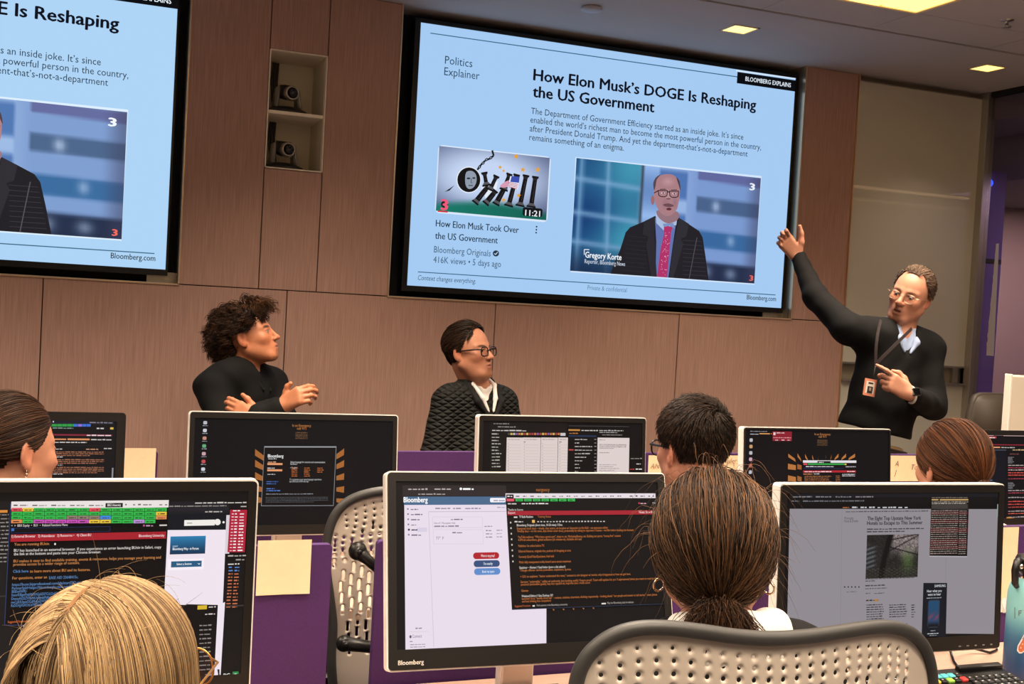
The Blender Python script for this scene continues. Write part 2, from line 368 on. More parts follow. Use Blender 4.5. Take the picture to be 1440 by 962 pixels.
# ------------------------------------------------------------------ pictures on screens
WORDS = {}
def font_mesh(s, bold):
    k = (s, bold)
    if k in WORDS: return WORDS[k]
    c = bpy.data.curves.new('t', 'FONT'); c.body = s; c.size = 1; c.resolution_u = 2; c.fill_mode = 'FRONT'
    if bold < 0: c.offset = .012*bold
    o = bpy.data.objects.new('t', c); me = bpy.data.meshes.new_from_object(o)
    V = np.zeros(len(me.vertices)*3); me.vertices.foreach_get('co', V); V = V.reshape(-1, 3)[:, :2]
    F = [tuple(p.vertices) for p in me.polygons]
    bpy.data.objects.remove(o); bpy.data.curves.remove(c); bpy.data.meshes.remove(me)
    if bold > .3:      # heavier weight: the outline repeated a little to each side
        n = len(V); d = .018*bold; sh = [(-d, 0), (d, 0), (0, d*.6), (0, -d*.6)] if bold >= 1 else [(-d, 0), (d, 0)]
        F = [tuple(i+n*q for i in f) for q in range(len(sh)) for f in F]; V = np.vstack([V+np.array(q) for q in sh])
    WORDS[k] = (V, F); return V, F
class Canvas:
    """flat picture on a screen plane; content is given where the photo shows it and mapped onto the plane"""
    def __init__(s, O, ux, uz, n, w, h, eps, gain=1.0):
        s.O, s.ux, s.uz, s.n, s.w, s.h, s.eps, s.g = map(lambda q: np.array(q, float) if np.ndim(q) else q, (O, ux, uz, n, w, h, eps, gain))
        s.mb = MB(); s.L = 0
    def uv(s, px, py):
        d = ray(px, py); t = ((s.O-CAM)@s.n)/(d@s.n); P = CAM+d*t-s.O; return np.array([P@s.ux, P@s.uz])
    def col(s, c): return tuple(np.array(lin(c))*s.g)
    def put(s, UV, faces, cols, L=None):
        if L is None: s.L += 1; L = s.L
        UV = np.array(UV, float); UV = np.clip(UV, (0, 0), (s.w, s.h))
        P = s.O+UV[:, :1]*s.ux+UV[:, 1:]*s.uz+s.n*(s.eps*L); s.mb.add(P, faces, 0, cols)
    def fill(s, c): s.put([(0, 0), (s.w, 0), (s.w, s.h), (0, s.h)], [(0, 1, 2, 3)], s.col(c))
    def rect(s, x0, y0, x1, y1, c, L=None):
        """upright rectangle of the screen whose top-left / bottom-right corners show at these pixels"""
        a, b = s.uv(x0, y0), s.uv(x1, y1)
        s.put([(a[0], a[1]), (b[0], a[1]), (b[0], b[1]), (a[0], b[1])], [(0, 1, 2, 3)], s.col(c), L); return a, b
    def rrect(s, x0, y0, x1, y1, c, rad=.25):
        a, b = s.uv(x0, y0), s.uv(x1, y1); r = rad*abs(a[1]-b[1]); pts = []
        for cx, cy, a0 in ((b[0]-r, a[1]-r, 0), (a[0]+r, a[1]-r, 90), (a[0]+r, b[1]+r, 180), (b[0]-r, b[1]+r, 270)):
            for k in range(6):
                t = math.radians(a0+18*k); pts.append((cx+r*math.cos(t), cy+r*math.sin(t)))
        s.put(pts, [tuple(range(len(pts)))], s.col(c))
    def poly(s, pts, c, smooth=0, L=None):
        if smooth:
            P = np.array(pts, float); Q = []
            for i in range(len(P)):
                p0, p1, p2, p3 = P[i-1], P[i], P[(i+1) % len(P)], P[(i+2) % len(P)]
                for t in np.linspace(0, 1, 6, endpoint=False): Q.append(.5*(2*p1+(p2-p0)*t+(2*p0-5*p1+4*p2-p3)*t*t+(3*p1-p0-3*p2+p3)*t**3))
            pts = Q
        UV = [s.uv(*p) for p in pts]; s.put(UV, [tuple(range(len(UV)))], s.col(c), L)
    def ell(s, cx, cy, rx, ry, c, c2=None, n=24, rot=0):
        t = np.linspace(0, 2*math.pi, n, endpoint=False); k = math.cos(math.radians(rot)); q = math.sin(math.radians(rot))
        pts = [(cx, cy)]+[(cx+rx*math.cos(a)*k-ry*math.sin(a)*q, cy+rx*math.cos(a)*q+ry*math.sin(a)*k) for a in t]
        s.put([s.uv(*p) for p in pts], [(0, 1+i, 1+(i+1) % n) for i in range(n)], [s.col(c)]+[s.col(c2 or c)]*n)
    def line(s, pts, wpx, c):
        P = np.array(pts, float)
        for a, b in zip(P[:-1], P[1:]):
            d = (b-a)/(np.linalg.norm(b-a)+1e-9); n = np.array([-d[1], d[0]])*wpx/2
            s.put([s.uv(*q) for q in (a-n, b-n, b+n, a+n)], [(0, 1, 2, 3)], s.col(c))
    def grid(s, x0, y0, x1, y1, nx, ny, f):
        a, b = s.uv(x0, y0), s.uv(x1, y1); UV = []; C = []
        for j in range(ny+1):
            for i in range(nx+1):
                p, q = i/nx, j/ny; UV.append((a[0]+(b[0]-a[0])*p, a[1]+(b[1]-a[1])*q)); C.append(s.col(f(p, q)))
        s.put(UV, [(j*(nx+1)+i, j*(nx+1)+i+1, (j+1)*(nx+1)+i+1, (j+1)*(nx+1)+i) for j in range(ny) for i in range(nx)], C)
    def vat(s, px, v):
        y = 480.0
        for _ in range(12):
            d = s.uv(px, y)[1]-v; e = (s.uv(px, y-1)[1]-s.uv(px, y)[1]); y += d/e
        return y
    def text(s, t, x0, y0, x1, cap, c, bold=0, L=None, shear=0):
        """baseline starts at pixel (x0, y0), runs level on the screen to column x1; cap height in pixels"""
        V, F = font_mesh(t, bold)
        if not len(V): return
        a = s.uv(x0, y0); hv = (s.uv(x0, y0-cap)[1]-a[1])/.70
        if x1 is None: wu = hv; sx = hv
        else:
            u1 = s.uv(x1, s.vat(x1, a[1]))[0]; sx = (u1-a[0])/max(1e-6, V[:, 0].max()-V[:, 0].min())
        UV = np.stack([a[0]+(V[:, 0]-V[:, 0].min())*sx+shear*V[:, 1]*hv, a[1]+V[:, 1]*hv], -1); s.put(UV, F, s.col(c), L)
    def greek(s, x0, y0, x1, cap, c, L=None):
        """illegible small print: word-length dashes"""
        a = s.uv(x0, y0); b = s.uv(x1, s.vat(x1, a[1])); h = s.uv(x0, y0-cap)[1]-a[1]; u = a[0]; UV = []; F = []
        while u < b[0]-.2*h:
            w = min(h*random.uniform(1.0, 4.2), b[0]-u); hh = h*random.uniform(.5, .82); k = len(UV)
            UV += [(u, a[1]), (u+w, a[1]), (u+w, a[1]+hh), (u, a[1]+hh)]; F.append((k, k+1, k+2, k+3)); u += w+h*.55
        if UV: s.put(UV, F, s.col(c), L)
    def para(s, x0, y0, x1, n, dy, cap, c, last=.6):
        for i in range(n): s.greek(x0, y0+dy*i, x0+(x1-x0)*(last if i == n-1 else random.uniform(.88, 1)), cap, c)
    def build(s, parent): return s.mb.build('screen', M_SCREEN, parent)

def mixc(a, b, t): return tuple(a[i]+(b[i]-a[i])*t for i in range(3))
def hexc(h): h = h.lstrip('#'); return tuple(int(h[i:i+2], 16) for i in (0, 2, 4))
def sstep(a, b, x): t = min(1, max(0, (x-a)/(b-a))); return t*t*(3-2*t)

def office_backdrop(p, q):
    """out-of-focus glass facade and office blinds behind the speaker in the clip"""
    if p < .36:   # glass building, mullions
        g = mixc((28, 78, 128), (64, 150, 178), sstep(.05, .3, p)*.8+.2*math.sin(q*9+p*5))
        for k, xx in enumerate((.03, .165, .345)): g = mixc(g, (120, 165, 205), .75*math.exp(-((p-xx-.02*q*(k == 1))/.012)**2))
        for yy in (.2, .5, .76): g = mixc(g, (130, 170, 210), .7*math.exp(-((q-yy-.12*(p-.2))/.025)**2))
        g = mixc(g, (24, 40, 70), sstep(.7, 1.0, q)*.75)
        return mixc(g, (52, 52, 62), math.exp(-((p-.352)/.012)**2))
    if p < .44: return mixc((150, 186, 236), (104, 140, 196), abs(math.sin(q*7)))
    if p < .59: return mixc((150, 180, 226), (78, 116, 178), sstep(.3, .7, abs(math.sin(q*8+.4))))
    base = (132, 162, 214)
    g = mixc(base, (96, 130, 190), sstep(.59, .66, p)*.3)
    if p > .645:
        for yy, hh, cc in ((.03, .05, (96, 104, 158)), (.30, .075, (72, 98, 138)), (.62, .085, (56, 104, 158)), (.93, .11, (34, 46, 74))):
            g = mixc(g, cc, (1-sstep(hh*.7, hh*1.15, abs(q-yy-.05*(p-.64)))))
        if p > .72: g = mixc(g, (176, 196, 230), .8*math.exp(-((p-.755)/.02)**2-((q-.31)/.05)**2)+.6*math.exp(-((p-.85)/.02)**2-((q-.62)/.05)**2)+.5*math.exp(-((p-.72)/.03)**2-((q-.92)/.06)**2)+.5*math.exp(-((p-.86)/.03)**2-((q-.93)/.05)**2))
    return mixc(g, (60, 62, 92), sstep(.9, 1.0, p)*.5)

def slide(cv, m):
    """the slide on both wall displays; m maps the right-hand display's photo pixels"""
    cv.fill('#A5CBF3')
    X = lambda *a: a
    cv.line([(605.2, 46.6), (1037.5, 108.2)], 1.3, '#35607f')
    cv.text('Politics', 625.5, 89.5, 664, 11.5, '#28485f'); cv.text('Explainer', 624.5, 105.5, 674, 11.5, '#28485f')
    cv.rect(1037, 101, 1119.8, 129, '#07090f'); cv.line([(1035, 99.2), (1119, 110.6)], 2.0, '#d8e8ff')
    cv.text('BLOOMBERG EXPLAINS', 1048, 113.6, 1112, 6.2, '#dfe9f5', 1)
    cv.text('How Elon Musk\u2019s DOGE Is Reshaping', 749.5, 112.5, 1063, 16, '#10131f', 1.5)
    cv.text('the US Government', 748.5, 136, 920, 16, '#10131f', 1.5)
    for i, (tx, x0, y0, x1) in enumerate((('The Department of Government Efficiency started as an inside joke. It\u2019s since', 746.5, 160, 1045), ('enabled the world\u2019s richest man to become the most powerful person in the country,', 745.5, 172.3, 1070),
        ('after President Donald Trump. And yet the department-that\u2019s-not-a-department', 744.8, 184.6, 1051), ('remains something of an enigma.', 744, 197, 877))):
        cv.text(tx, x0, y0, x1, 9.0, '#22374a', .25)
    # thumbnail of the clip
    def sky(p, q):
        g = mixc((196, 214, 244), (86, 96, 132), sstep(.25, .95, math.hypot((p-.45)*1.1, (q-.42)*1.25)))
        return mixc(g, mixc((20, 122, 104), (18, 96, 84), p), sstep(.80, .94, q+.1*math.sin(p*3.1)-.03))
    cv.rrect(616.3, 203.5, 769.5, 312.8, '#d9e8fb', .07); cv.grid(617.6, 205.3, 768, 309.8, 40, 26, sky)
    K = '#111114'
    cv.poly([(625, 270), (632, 268), (639, 260.5)], K)
    cv.line([(692, 211.5), (694, 219), (689, 223), (682, 226), (676, 232), (671, 239)], 2.6, K)
    for a, b in ((690, 222), (684, 224.5), (679, 229.5), (674, 235)): cv.ell(a, b, 2.4, 2.0, K, rot=-40); cv.ell(a, b, 1.0, .8, '#9fb2cf', rot=-40)
    cv.ell(659, 253, 17.6, 18.8, '#e4ecf8'); cv.ell(659, 253, 16.2, 17.4, K)
    cv.poly([(655, 243), (663, 240.5), (669, 246), (669.5, 256), (665, 264), (658, 265.5), (654, 258)], '#8f9bab', 1)   # a plain generic face
    cv.ell(658.5, 251, 2.6, 1.3, '#2a2f38'); cv.ell(666, 250.5, 2.2, 1.2, '#2a2f38'); cv.line([(662.5, 251), (662, 257), (664, 257.5)], .9, '#444c58'); cv.line([(658.5, 261), (664.5, 261)], 1.2, '#333944')
    def column(tx, ty, bx, by, wt=9.5, sh=6.0):
        d = np.array([bx-tx, by-ty]); d = d/np.linalg.norm(d); n = np.array([-d[1], d[0]])
        P = lambda s, w: tuple(np.array([tx, ty])+d*s+n*w)
        Lh = math.hypot(bx-tx, by-ty)
        cv.poly([P(0, -wt/2), P(0, wt/2), P(3, wt/2), P(3, -wt/2)], K); cv.poly([P(3, -wt*.38), P(3, wt*.38), P(6, sh*.5), P(6, -sh*.5)], '#26262b')
        cv.poly([P(6, -sh/2), P(6, sh/2), P(Lh-6, sh*.56), P(Lh-6, -sh*.56)], K); cv.line([P(8, -sh*.12), P(Lh-8, -sh*.12)], .7, '#3b3b42')
        cv.poly([P(Lh-6, -sh*.56), P(Lh-6, sh*.56), P(Lh-2.5, wt*.62), P(Lh-2.5, -wt*.62)], '#55565c'); cv.poly([P(Lh-2.5, -wt*.66), P(Lh-2.5, wt*.66), P(Lh, wt*.7), P(Lh, -wt*.7)], K)
    cv.poly([(676, 263), (690, 258), (700, 255), (697, 268), (684, 282)], '#e3ebf7')
    for args in ((680.5, 242, 684, 262, 9, 5), (686, 262, 667, 286, 8, 7), (698, 247, 688, 268, 9, 5), (697, 268, 681.5, 287, 8, 7), (710, 262, 696, 288, 8, 7), (716, 244, 707, 268, 9, 5), (726, 245, 714, 290.5), (739, 246, 730, 290.5), (752, 248, 745.5, 292)): column(*args)
    cv.poly([(702, 262), (711, 255), (722, 254), (719, 259), (709, 264)], '#d79ab4', 1)
    cv.poly([(716.5, 248), (729.5, 249), (727, 267), (713.5, 262.5)], '#eceffc')
    for k in range(4): cv.line([(713.5+k*.2, 256.5+k*2.1), (727.5-k*.5, 259.5+k*2.1)], .9, '#b84a5c')
    cv.poly([(718.3, 247.8), (729.6, 249), (728.5, 257.5), (716.3, 256)], '#3c4fae')
    for a, b, r in ((724.5, 220.5, 4.2), (702, 235.5, 3.2), (707, 240.5, 2.4), (734, 239, 4.0), (755, 239, 4.2), (707, 281.5, 3.6), (728, 275, 3.6)):
        cv.poly([(a+r*(1 if k % 2 == 0 else .45)*math.sin(k*math.pi/5+.2), b-r*(1 if k % 2 == 0 else .45)*math.cos(k*math.pi/5+.2)) for k in range(10)], '#e3a23a')
    cv.ell(624, 287.5, 5, 5, '#1b1f26'); cv.text('3', 618.2, 295, 629, 15, '#ef5a78', 2.5); cv.rect(614.5, 296.3, 628.5, 299.3, '#e0202c')
    cv.rrect(734, 291.3, 761, 305.8, '#10131a', .25); cv.text('11:21', 737, 303.2, 758, 8.2, '#eef2f8', 1)
    cv.text('How Elon Musk Took Over', 611.5, 318.5, 728, 9.6, '#172a3c', .7); cv.text('the US Government', 610.5, 335.8, 698.5, 9.6, '#172a3c', .7)
    for k in range(3): cv.ell(753.2-k*.35, 319+k*4.2, 1.2, 1.2, '#172a3c', n=10)
    cv.text('Bloomberg Originals', 609, 355, 688.5, 9.2, '#3b5871', .2); cv.ell(696, 356.5, 4.4, 4.3, '#24384d'); cv.line([(693.8, 356.4), (695.5, 358.2), (698.4, 354.6)], 1.0, '#cfe3f8')
    cv.text('416K views \u2022 5 days ago', 608, 369.3, 703, 9.2, '#3b5871', .2)
    cv.line([(586.5, 382.4), (1088.5, 414.8)], 1.2, '#35607f')
    cv.text('Context changes everything.', 585.8, 393.6, 667.5, 7, '#33506a', 0, shear=.16)
    cv.text('Private & confidential', 824.5, 407.5, 879.5, 6.6, '#5f82a5'); cv.text('Bloomberg.com', 1048, 421, 1089, 6.8, '#16222e', .6)
    # the clip itself
    cv.poly([(807.6, 221.2), (1068.8, 247.9), (1058.6, 400.5), (800.6, 382.8)], '#d3e6fb'); cv.grid(809, 222.6, 1058.6, 398.8, 72, 46, office_backdrop)
    J = '#201f26'
    cv.poly([(857, 385), (861, 372), (870, 352), (878, 327), (884, 320), (903, 312), (919, 304), (923, 306), (949, 308), (952, 306), (966, 315), (981, 325), (986, 334), (990, 360), (994.5, 394.4), (930, 389.9)], J)
    cv.poly([(919, 305), (926, 317), (948, 318), (950, 306), (944, 345), (938, 390.3), (920, 389.1), (921, 340)], '#6173ae')
    cv.poly([(920, 300), (951, 302), (949, 317), (938, 319), (931, 324), (921, 314)], '#a9bddf'); cv.poly([(932, 320), (940, 317.5), (947, 322), (945, 314), (930, 315)], '#7d92c2')
    tie = [(931.5, 319.5), (938, 318), (943.5, 320), (941.5, 327), (940, 345), (936, 390.1), (922, 389.2), (927, 350), (932, 328)]
    cv.poly(tie, '#b03268')
    for k in range(46):
        yy = 324+random.random()*63; xx = 936.5-(yy-325)*.105+random.uniform(-4.5, 4.5)*(.5+.5*sstep(320, 345, yy)); cv.ell(xx, yy, .55, .55, '#e3a9c6', n=6)
    cv.poly([(903, 312.5), (919, 304.5), (917, 330), (921, 389.2), (913, 388.6), (906, 345), (909, 333), (901, 330)], '#2a2930'); cv.poly([(952, 306.5), (966, 315), (962, 333), (955, 336), (958, 344), (944, 390.7), (938.5, 390.3), (944, 345)], '#2d2c34')
    for k in range(9): cv.line([(905+random.random()*2, 335+k*6), (880-k*1.2, 332+k*6)], .6, '#2e2e36'); cv.line([(957, 338+k*6), (984+k*.8, 340+k*6)], .6, '#3a3a44')
    cv.line([(977, 334), (972, 360), (966, 392)], .9, '#55545c')
    sk, sd = '#a97d84', '#83606b'
    cv.ell(914.8, 282, 2.6, 6.5, '#9a6a70'); cv.poly([(922, 296), (949, 298), (950, 309), (936, 314.5), (923, 306)], '#94727c', 1)
    cv.poly([(916.5, 258), (921, 250), (932, 245.6), (944, 247), (951.5, 256), (953, 268), (951.5, 284), (947, 297), (938, 304), (929, 302), (921, 292), (916.5, 276)], sk, 1)
    cv.ell(936, 256, 11, 8, '#bd949a', sk); cv.ell(933, 287, 8, 10, '#9c707b', sk); cv.ell(946, 285, 4.5, 12, '#94707c', sk)
    cv.poly([(916.8, 268), (915.6, 258), (919.5, 250), (926, 246), (920.5, 253), (918.8, 262)], '#55474e', 1); cv.poly([(948, 250), (952.5, 256), (953.8, 268), (951.5, 262)], '#4c4148', 1)
    cv.poly([(929.5, 288), (937, 286.5), (944.5, 289.5), (940, 291.6), (932, 290.6)], '#6d4a52', 1); cv.ell(937.5, 294.5, 3.6, 2.0, '#5d2f36'); cv.ell(938, 297.4, 3.4, 1.2, '#b07c86')
    cv.poly([(935.5, 266), (933.5, 279), (938.5, 280.5), (940, 277)], '#b88f95', 1); cv.ell(936.8, 280, 3.2, 1.2, '#7a555e')
    for ex, ey in ((929, 272), (944.5, 273)):
        cv.ell(ex, ey, 2.6, 1.2, '#d8c9cf'); cv.ell(ex+.3, ey, 1.1, 1.1, '#2d2226'); cv.line([(ex-4, ey-5.2), (ex+4, ey-5.5)], 1.3, '#5f464b')
        cv.line([(ex-6.6, ey-3.6), (ex+6.4, ey-3.6), (ex+5.4, ey+4), (ex+2, ey+5.2), (ex-3, ey+5), (ex-6, ey+3), (ex-6.6, ey-3.6)], 1.2, '#1c1518')
    cv.line([(935.4, 270.4), (938.2, 270.6)], 1.4, '#1c1518'); cv.line([(922.5, 268.6), (916.2, 272)], 1.3, '#1c1518')
    cv.line([(818.5, 358.5), (818.5, 351), (825.5, 351.4)], 1.2, '#dbe3ee')
    cv.text('Gregory Korte', 819.5, 362.3, 870.5, 8.6, '#eef3fa', 1.2); cv.text('Reporter, Bloomberg News', 818.8, 370.2, 875.5, 6, '#cbd5e4', .4)
    cv.text('3', 1049.5, 267.5, 1057.5, 9.6, '#e6edf6', 2.5); cv.text('3', 1049.5, 394.6, 1055, 7.4, '#e8695d', 2.5)

YTV = .055
M_TV = mat('display_housing', (12, 12, 13), .35)
def display(x0, x1, z0, z1, label, gain):
    yb = YTV; t = thing('wall_display', label, 'display', ((x0+x1)/2, yb+.08, z0), 'large wall displays')
    m = MB(); e = .028
    m.box((x0-e, yb-.004, z0-e), (x1, yb+.004, z0)); m.box((x0-e, yb-.004, z1), (x1, yb+.004, z1+.02)); m.box((x0-e, yb-.004, z0), (x0, yb+.004, z1)); m.box((x1, yb-.004, z0-e), (x1+.010, yb+.004, z1+.02))
    m.build('bezel', mat('display_bezel', (8, 8, 9), .3), t)
    m = MB(); m.box((x0-e, yb+.003, z0-e), (x1+.010, yb+.085, z1+.02), .004); m.build('housing', M_TV, t)
    cv = Canvas((x0, yb-.0005, z0), (1, 0, 0), (0, 0, 1), (0, -1, 0), x1-x0, z1-z0, .00012, gain); return t, cv
_c = [at(592.2, 31.9, YTV), at(571.6, 402.2, YTV), at(1120, 110, YTV), at(1097, 432.4, YTV)]
BX0, BX1, BZ0, BZ1 = (_c[0][0]+_c[1][0])/2, (_c[2][0]+_c[3][0])/2, (_c[1][2]+_c[3][2])/2, (_c[0][2]+_c[2][2])/2
tv, cv = display(BX0, BX1, BZ0, BZ1, 'large wall display in full view, showing a whole slide, right of the camera niche', 1.0)
slide(cv, None); big = cv; cv.build(tv)
# the second display shows the same slide: same picture, moved along the wall
_c = [at(250, -1, YTV), at(232.7, 379.2, YTV)]
LX1, LZ0, LZ1 = (_c[0][0]+_c[1][0])/2, _c[1][2], _c[0][2]+.028
LX0 = LX1-(BX1-BX0)
tv2, cv2 = display(LX0, LX1, LZ0, LZ1, 'large wall display left of the camera niche, cut off by the picture edge', 1.0)
sz = (LZ1-LZ0)/(BZ1-BZ0)
M2 = MB(); V = np.array(big.mb.v); V[:, 0] += LX0-BX0; V[:, 2] = LZ0+(V[:, 2]-BZ0)*sz
M2.v = [tuple(p) for p in V]; M2.f = big.mb.f; M2.mi = big.mb.mi; M2.smooth = big.mb.smooth; g = np.array([1.12, 1.1, 1.03]); M2.c = [tuple(np.array(c)*g) for c in big.mb.c]
M2.build('screen', M_SCREEN, tv2)

# ------------------------------------------------------------------ niche with two cameras
t = thing('camera_niche', 'cream two-shelf niche let into the veneer between the wall displays', 'niche', (-.58, .1, NI[1]))
x0, z0, x1, z1 = NI; zs = 2.3235; D = .30
m = MB(); e = .006
m.box((x0, -.005, z0), (x1, .012, z0+e), .001, seg=1); m.box((x0, -.005, z1-e), (x1, .012, z1), .001, seg=1); m.box((x0, -.005, z0), (x0+e, .012, z1), .001, seg=1); m.box((x1-e, -.005, z0), (x1, .012, z1), .001, seg=1)
m.build('niche_frame', mat('pale_trim', (255, 244, 222), .4), t)
m = MB(); m.box((x0+.001, .012, z0), (x0+.008, D, z1)); m.box((x1-.008, .012, z0), (x1-.001, D, z1)); m.box((x0, .012, z0), (x1, D, z0+.004)); m.box((x0, .012, z1-.004), (x1, D, z1)); m.box((x0, D, z0), (x1, D+.01, z1))
m.build('niche_lining', M_NICHEB, t)
m = MB(); m.box((x0+.008, .0, zs-.008), (x1-.008, D, zs+.008), .001, seg=1); m.build('shelf', mat('pale_trim', (250, 226, 186)), t)
M_CAMG = mat('camera_grey', (168, 164, 158), .35, metal=.3); M_CAMB = mat('camera_dark', (44, 41, 39), .4); M_LENS = mat('lens_black', (6, 6, 7), .08, coat=.6)
def ptz(cx, zb, label, rot):
    t = thing('conference_camera', label, 'camera', (cx, .115, zb), 'conference cameras in the niche')
    Mr = Matrix.Translation((cx, .115, zb)) @ Matrix.Rotation(rot, 4, 'Z')
    m = MB(); m.lathe([(0, 0), (.098, 0), (.104, .004), (.104, .012), (.096, .02), (.06, .034), (.05, .036), (0, .036)], M=Mr @ Matrix.Scale(.86, 4, (0, 1, 0)), n=36); m.build('camera_base', M_CAMB, t)
    for s in (-1, 1):
        m = MB(); b = bmesh.new(); bmesh.ops.create_cube(b, size=1)
        for v in b.verts:
            top = v.co.z > 0; v.co = Vector((s*(.048 if top else .058)+v.co.x*.018, v.co.y*(.045 if top else .07), (.128 if top else .03)))
        bmesh.ops.bevel(b, geom=b.edges[:], offset=.005, segments=2, affect='EDGES'); m.bm(b, 0, True, Mr)
        m.build('yoke_arm', M_CAMG, t)
    m = MB(); b = bmesh.new(); bmesh.ops.create_cube(b, size=1)
    for v in b.verts:
        f = v.co.y < 0; v.co = Vector((v.co.x*.078, v.co.y*.1, .098+v.co.z*(.072 if f else .05)+(0 if f else .012)+(.012 if v.co.z > 0 and not f else 0)))
    bmesh.ops.bevel(b, geom=b.edges[:], offset=.014, segments=3, affect='EDGES'); m.bm(b, 0, True, Mr); h = m.build('camera_head', M_CAMB, t)
    m = MB(); F = Mr @ Matrix.Translation((0, -.047, .096)) @ Matrix.Rotation(math.pi/2, 4, 'X')
    m.lathe([(.026, .028), (.031, .03), (.034, .026), (.035, 0)][::-1], M=F, mi=0); m.lathe([(.027, .028), (.025, .018), (0, .014)], M=F, mi=1)
    m.build('lens', [mat('lens_ring', (170, 160, 150), .3, metal=.6), M_LENS], t)
ptz(-.607, zs+.008, 'grey conference camera on the upper shelf of the niche', .18)
ptz(-.612, z0+.004, 'grey conference camera on the lower shelf of the niche', .18)
for z_a, z_b, lb in ((zs+.05, z1-.01, 'grey cable bundle behind the upper camera in the niche'), (z0+.06, zs-.01, 'grey cable bundle behind the lower camera in the niche')):
    m = MB()
    for k in range(3): m.tube([(-.655+.012*k, .265+.004*k, z_b), (-.66+.012*k, .26, (z_a+z_b)/2+.02), (-.65+.012*k, .25, z_a)], .006, 8)
    tag(m.build('cable', mat('cable_grey', (70, 66, 62), .6)), lb, 'cable')

# ------------------------------------------------------------------ monitors
def rounded_rect(w, h, r, n=5):
    P = []
    for cx, cz, a0 in ((w/2-r, h/2-r, 0), (-w/2+r, h/2-r, 90), (-w/2+r, -h/2+r, 180), (w/2-r, -h/2+r, 270)):
        for k in range(n+1):
            a = math.radians(a0+90*k/n); P.append((cx+r*math.cos(a), cz+r*math.sin(a)))
    return P
def monitor(label, c, w, h, tilt, yaw, desk, bez=(.018, .02, .034), gain=1.0, logo=True, side=M_SILVER, group='desk monitors', stand=True):
    """c = centre of the front face; tilt leans the top away, yaw turns about the vertical"""
    Mr = Matrix.Translation(Vector(c)) @ Matrix.Rotation(yaw, 4, 'Z') @ Matrix.Rotation(-tilt, 4, 'X')
    t = thing('desk_monitor', label, 'monitor', (c[0], c[1]+.12, desk), group)
    m = MB()
    R = rounded_rect(w, h, .009); R2 = rounded_rect(w-.03, h-.03, .012); n = len(R)
    V = [(x, .004, z) for x, z in R]+[(x, .030, z) for x, z in R]+[(x, .052, z) for x, z in R2]
    V = [tuple(Mr @ Vector(v)) for v in V]
    m.add(V, [(k, (k+1) % n, n+(k+1) % n, n+k) for k in range(n)]+[(n+k, n+(k+1) % n, 2*n+(k+1) % n, 2*n+k) for k in range(n)], 0, None, False)
    m.add([V[2*n+k] for k in range(n)], [tuple(range(n))]); m.add(V[:n], [tuple(range(n))[::-1]])
    m.build('housing', side, t)
    m = MB(); bs, bt, bb = bez
    Ro = rounded_rect(w-.006, h-.006, .007); sx0, sx1, sz0, sz1 = -w/2+bs, w/2-bs, -h/2+bb, h/2-bt
    Ri = []
    for x, z in Ro: Ri.append((min(max(x, sx0), sx1), min(max(z, sz0), sz1)))
    V = [tuple(Mr @ Vector((x, 0, z))) for x, z in Ro]+[tuple(Mr @ Vector((x, 0, z))) for x, z in Ri]+[tuple(Mr @ Vector((x, .006, z))) for x, z in Ro]+[tuple(Mr @ Vector((x, .003, z))) for x, z in Ri]
    F = []
    for k in range(n):
        j = (k+1) % n; F += [(k, j, n+j, n+k), (2*n+k, 2*n+j, j, k), (n+k, n+j, 3*n+j, 3*n+k)]
    m.add(V, F, 0); m.build('bezel', M_BEZEL, t)
    O = Mr @ Vector((sx0, .0028, sz0)); q = Mr.to_3x3()
    cv = Canvas(O, q @ Vector((1, 0, 0)), q @ Vector((0, 0, 1)), q @ Vector((0, -1, 0)), sx1-sx0, sz1-sz0, .00002, gain)
    if logo:
        V, F = font_mesh('Bloomberg', .8); sc = .0085/.7; m = MB()
        m.add([tuple(Mr @ Vector((-w/2+.020+x*sc*.92, -.0006, -h/2+.0125+y*sc))) for x, y in V], F); m.build('bezel_lettering', mat('bezel_print', (232, 228, 220), .5), t)
        m = MB()
        for k in range(5): m.box((w/2-.03-.022*k, -.0008, -h/2+.010), (w/2-.024-.022*k, .001, -h/2+.0125), M=Mr)
        m.build('button_row', mat('button_dots', (120, 116, 110), .4), t)
    if stand:
        f = Vector((c[0], c[1], 0)); back = Matrix.Rotation(yaw, 4, 'Z') @ Vector((0, 1, 0)); zb = c[2]-h/2
        m = MB(); B = Matrix.Translation(Vector((c[0], c[1], 0))) @ Matrix.Rotation(yaw, 4, 'Z')
        m.box((-.036, .05+.06*tilt, desk+.012), (.036, .072+.06*tilt, c[2]+.05), .004, M=B); m.box((-.043, .046, desk+.03), (-.036, .078, c[2]+.04), .002, mi=1, M=B); m.build('stand_neck', [M_ALU, M_SILVER], t)
        m = MB(); m.box((-.125, -.035, desk), (.125, .145, desk+.012), .005, M=B); m.build('stand_base', mat('stand_black', (40, 34, 40), .18), t)
    return t, cv
DESK_A, DESK_B = float(at(600, 960, -3.11)[2]), .742
def far(c, k=1.07): return tuple(CAM+(np.array(c)-CAM)*k)
mA0, cA0 = monitor('near monitor in front of the blonde person, with a grid of green keys', far((-1.228-.279, -3.5, .993)), .595, 0.3766, .04, 0, DESK_A, logo=False)
mA1, cA1 = monitor('near monitor with a white page beside a black page of orange text', far((-.716, -3.475, 1.003)), .595, 0.3745, .262, -.045, DESK_A, (.019, .020, .040))
mA2, cA2 = monitor('near monitor showing a pale grey web page with a tree picture', far((.057, -3.535, .987)), .595, 0.3745, .05, -.03, DESK_A)
mB0, cB0 = monitor('far monitor beside the person with a dangling earring, showing dark red text', (-1.392-.275, -2.45, 1.0), .55, .328, .12, 0, DESK_B, (.021, .022, .03), logo=False, side=M_BLACK)
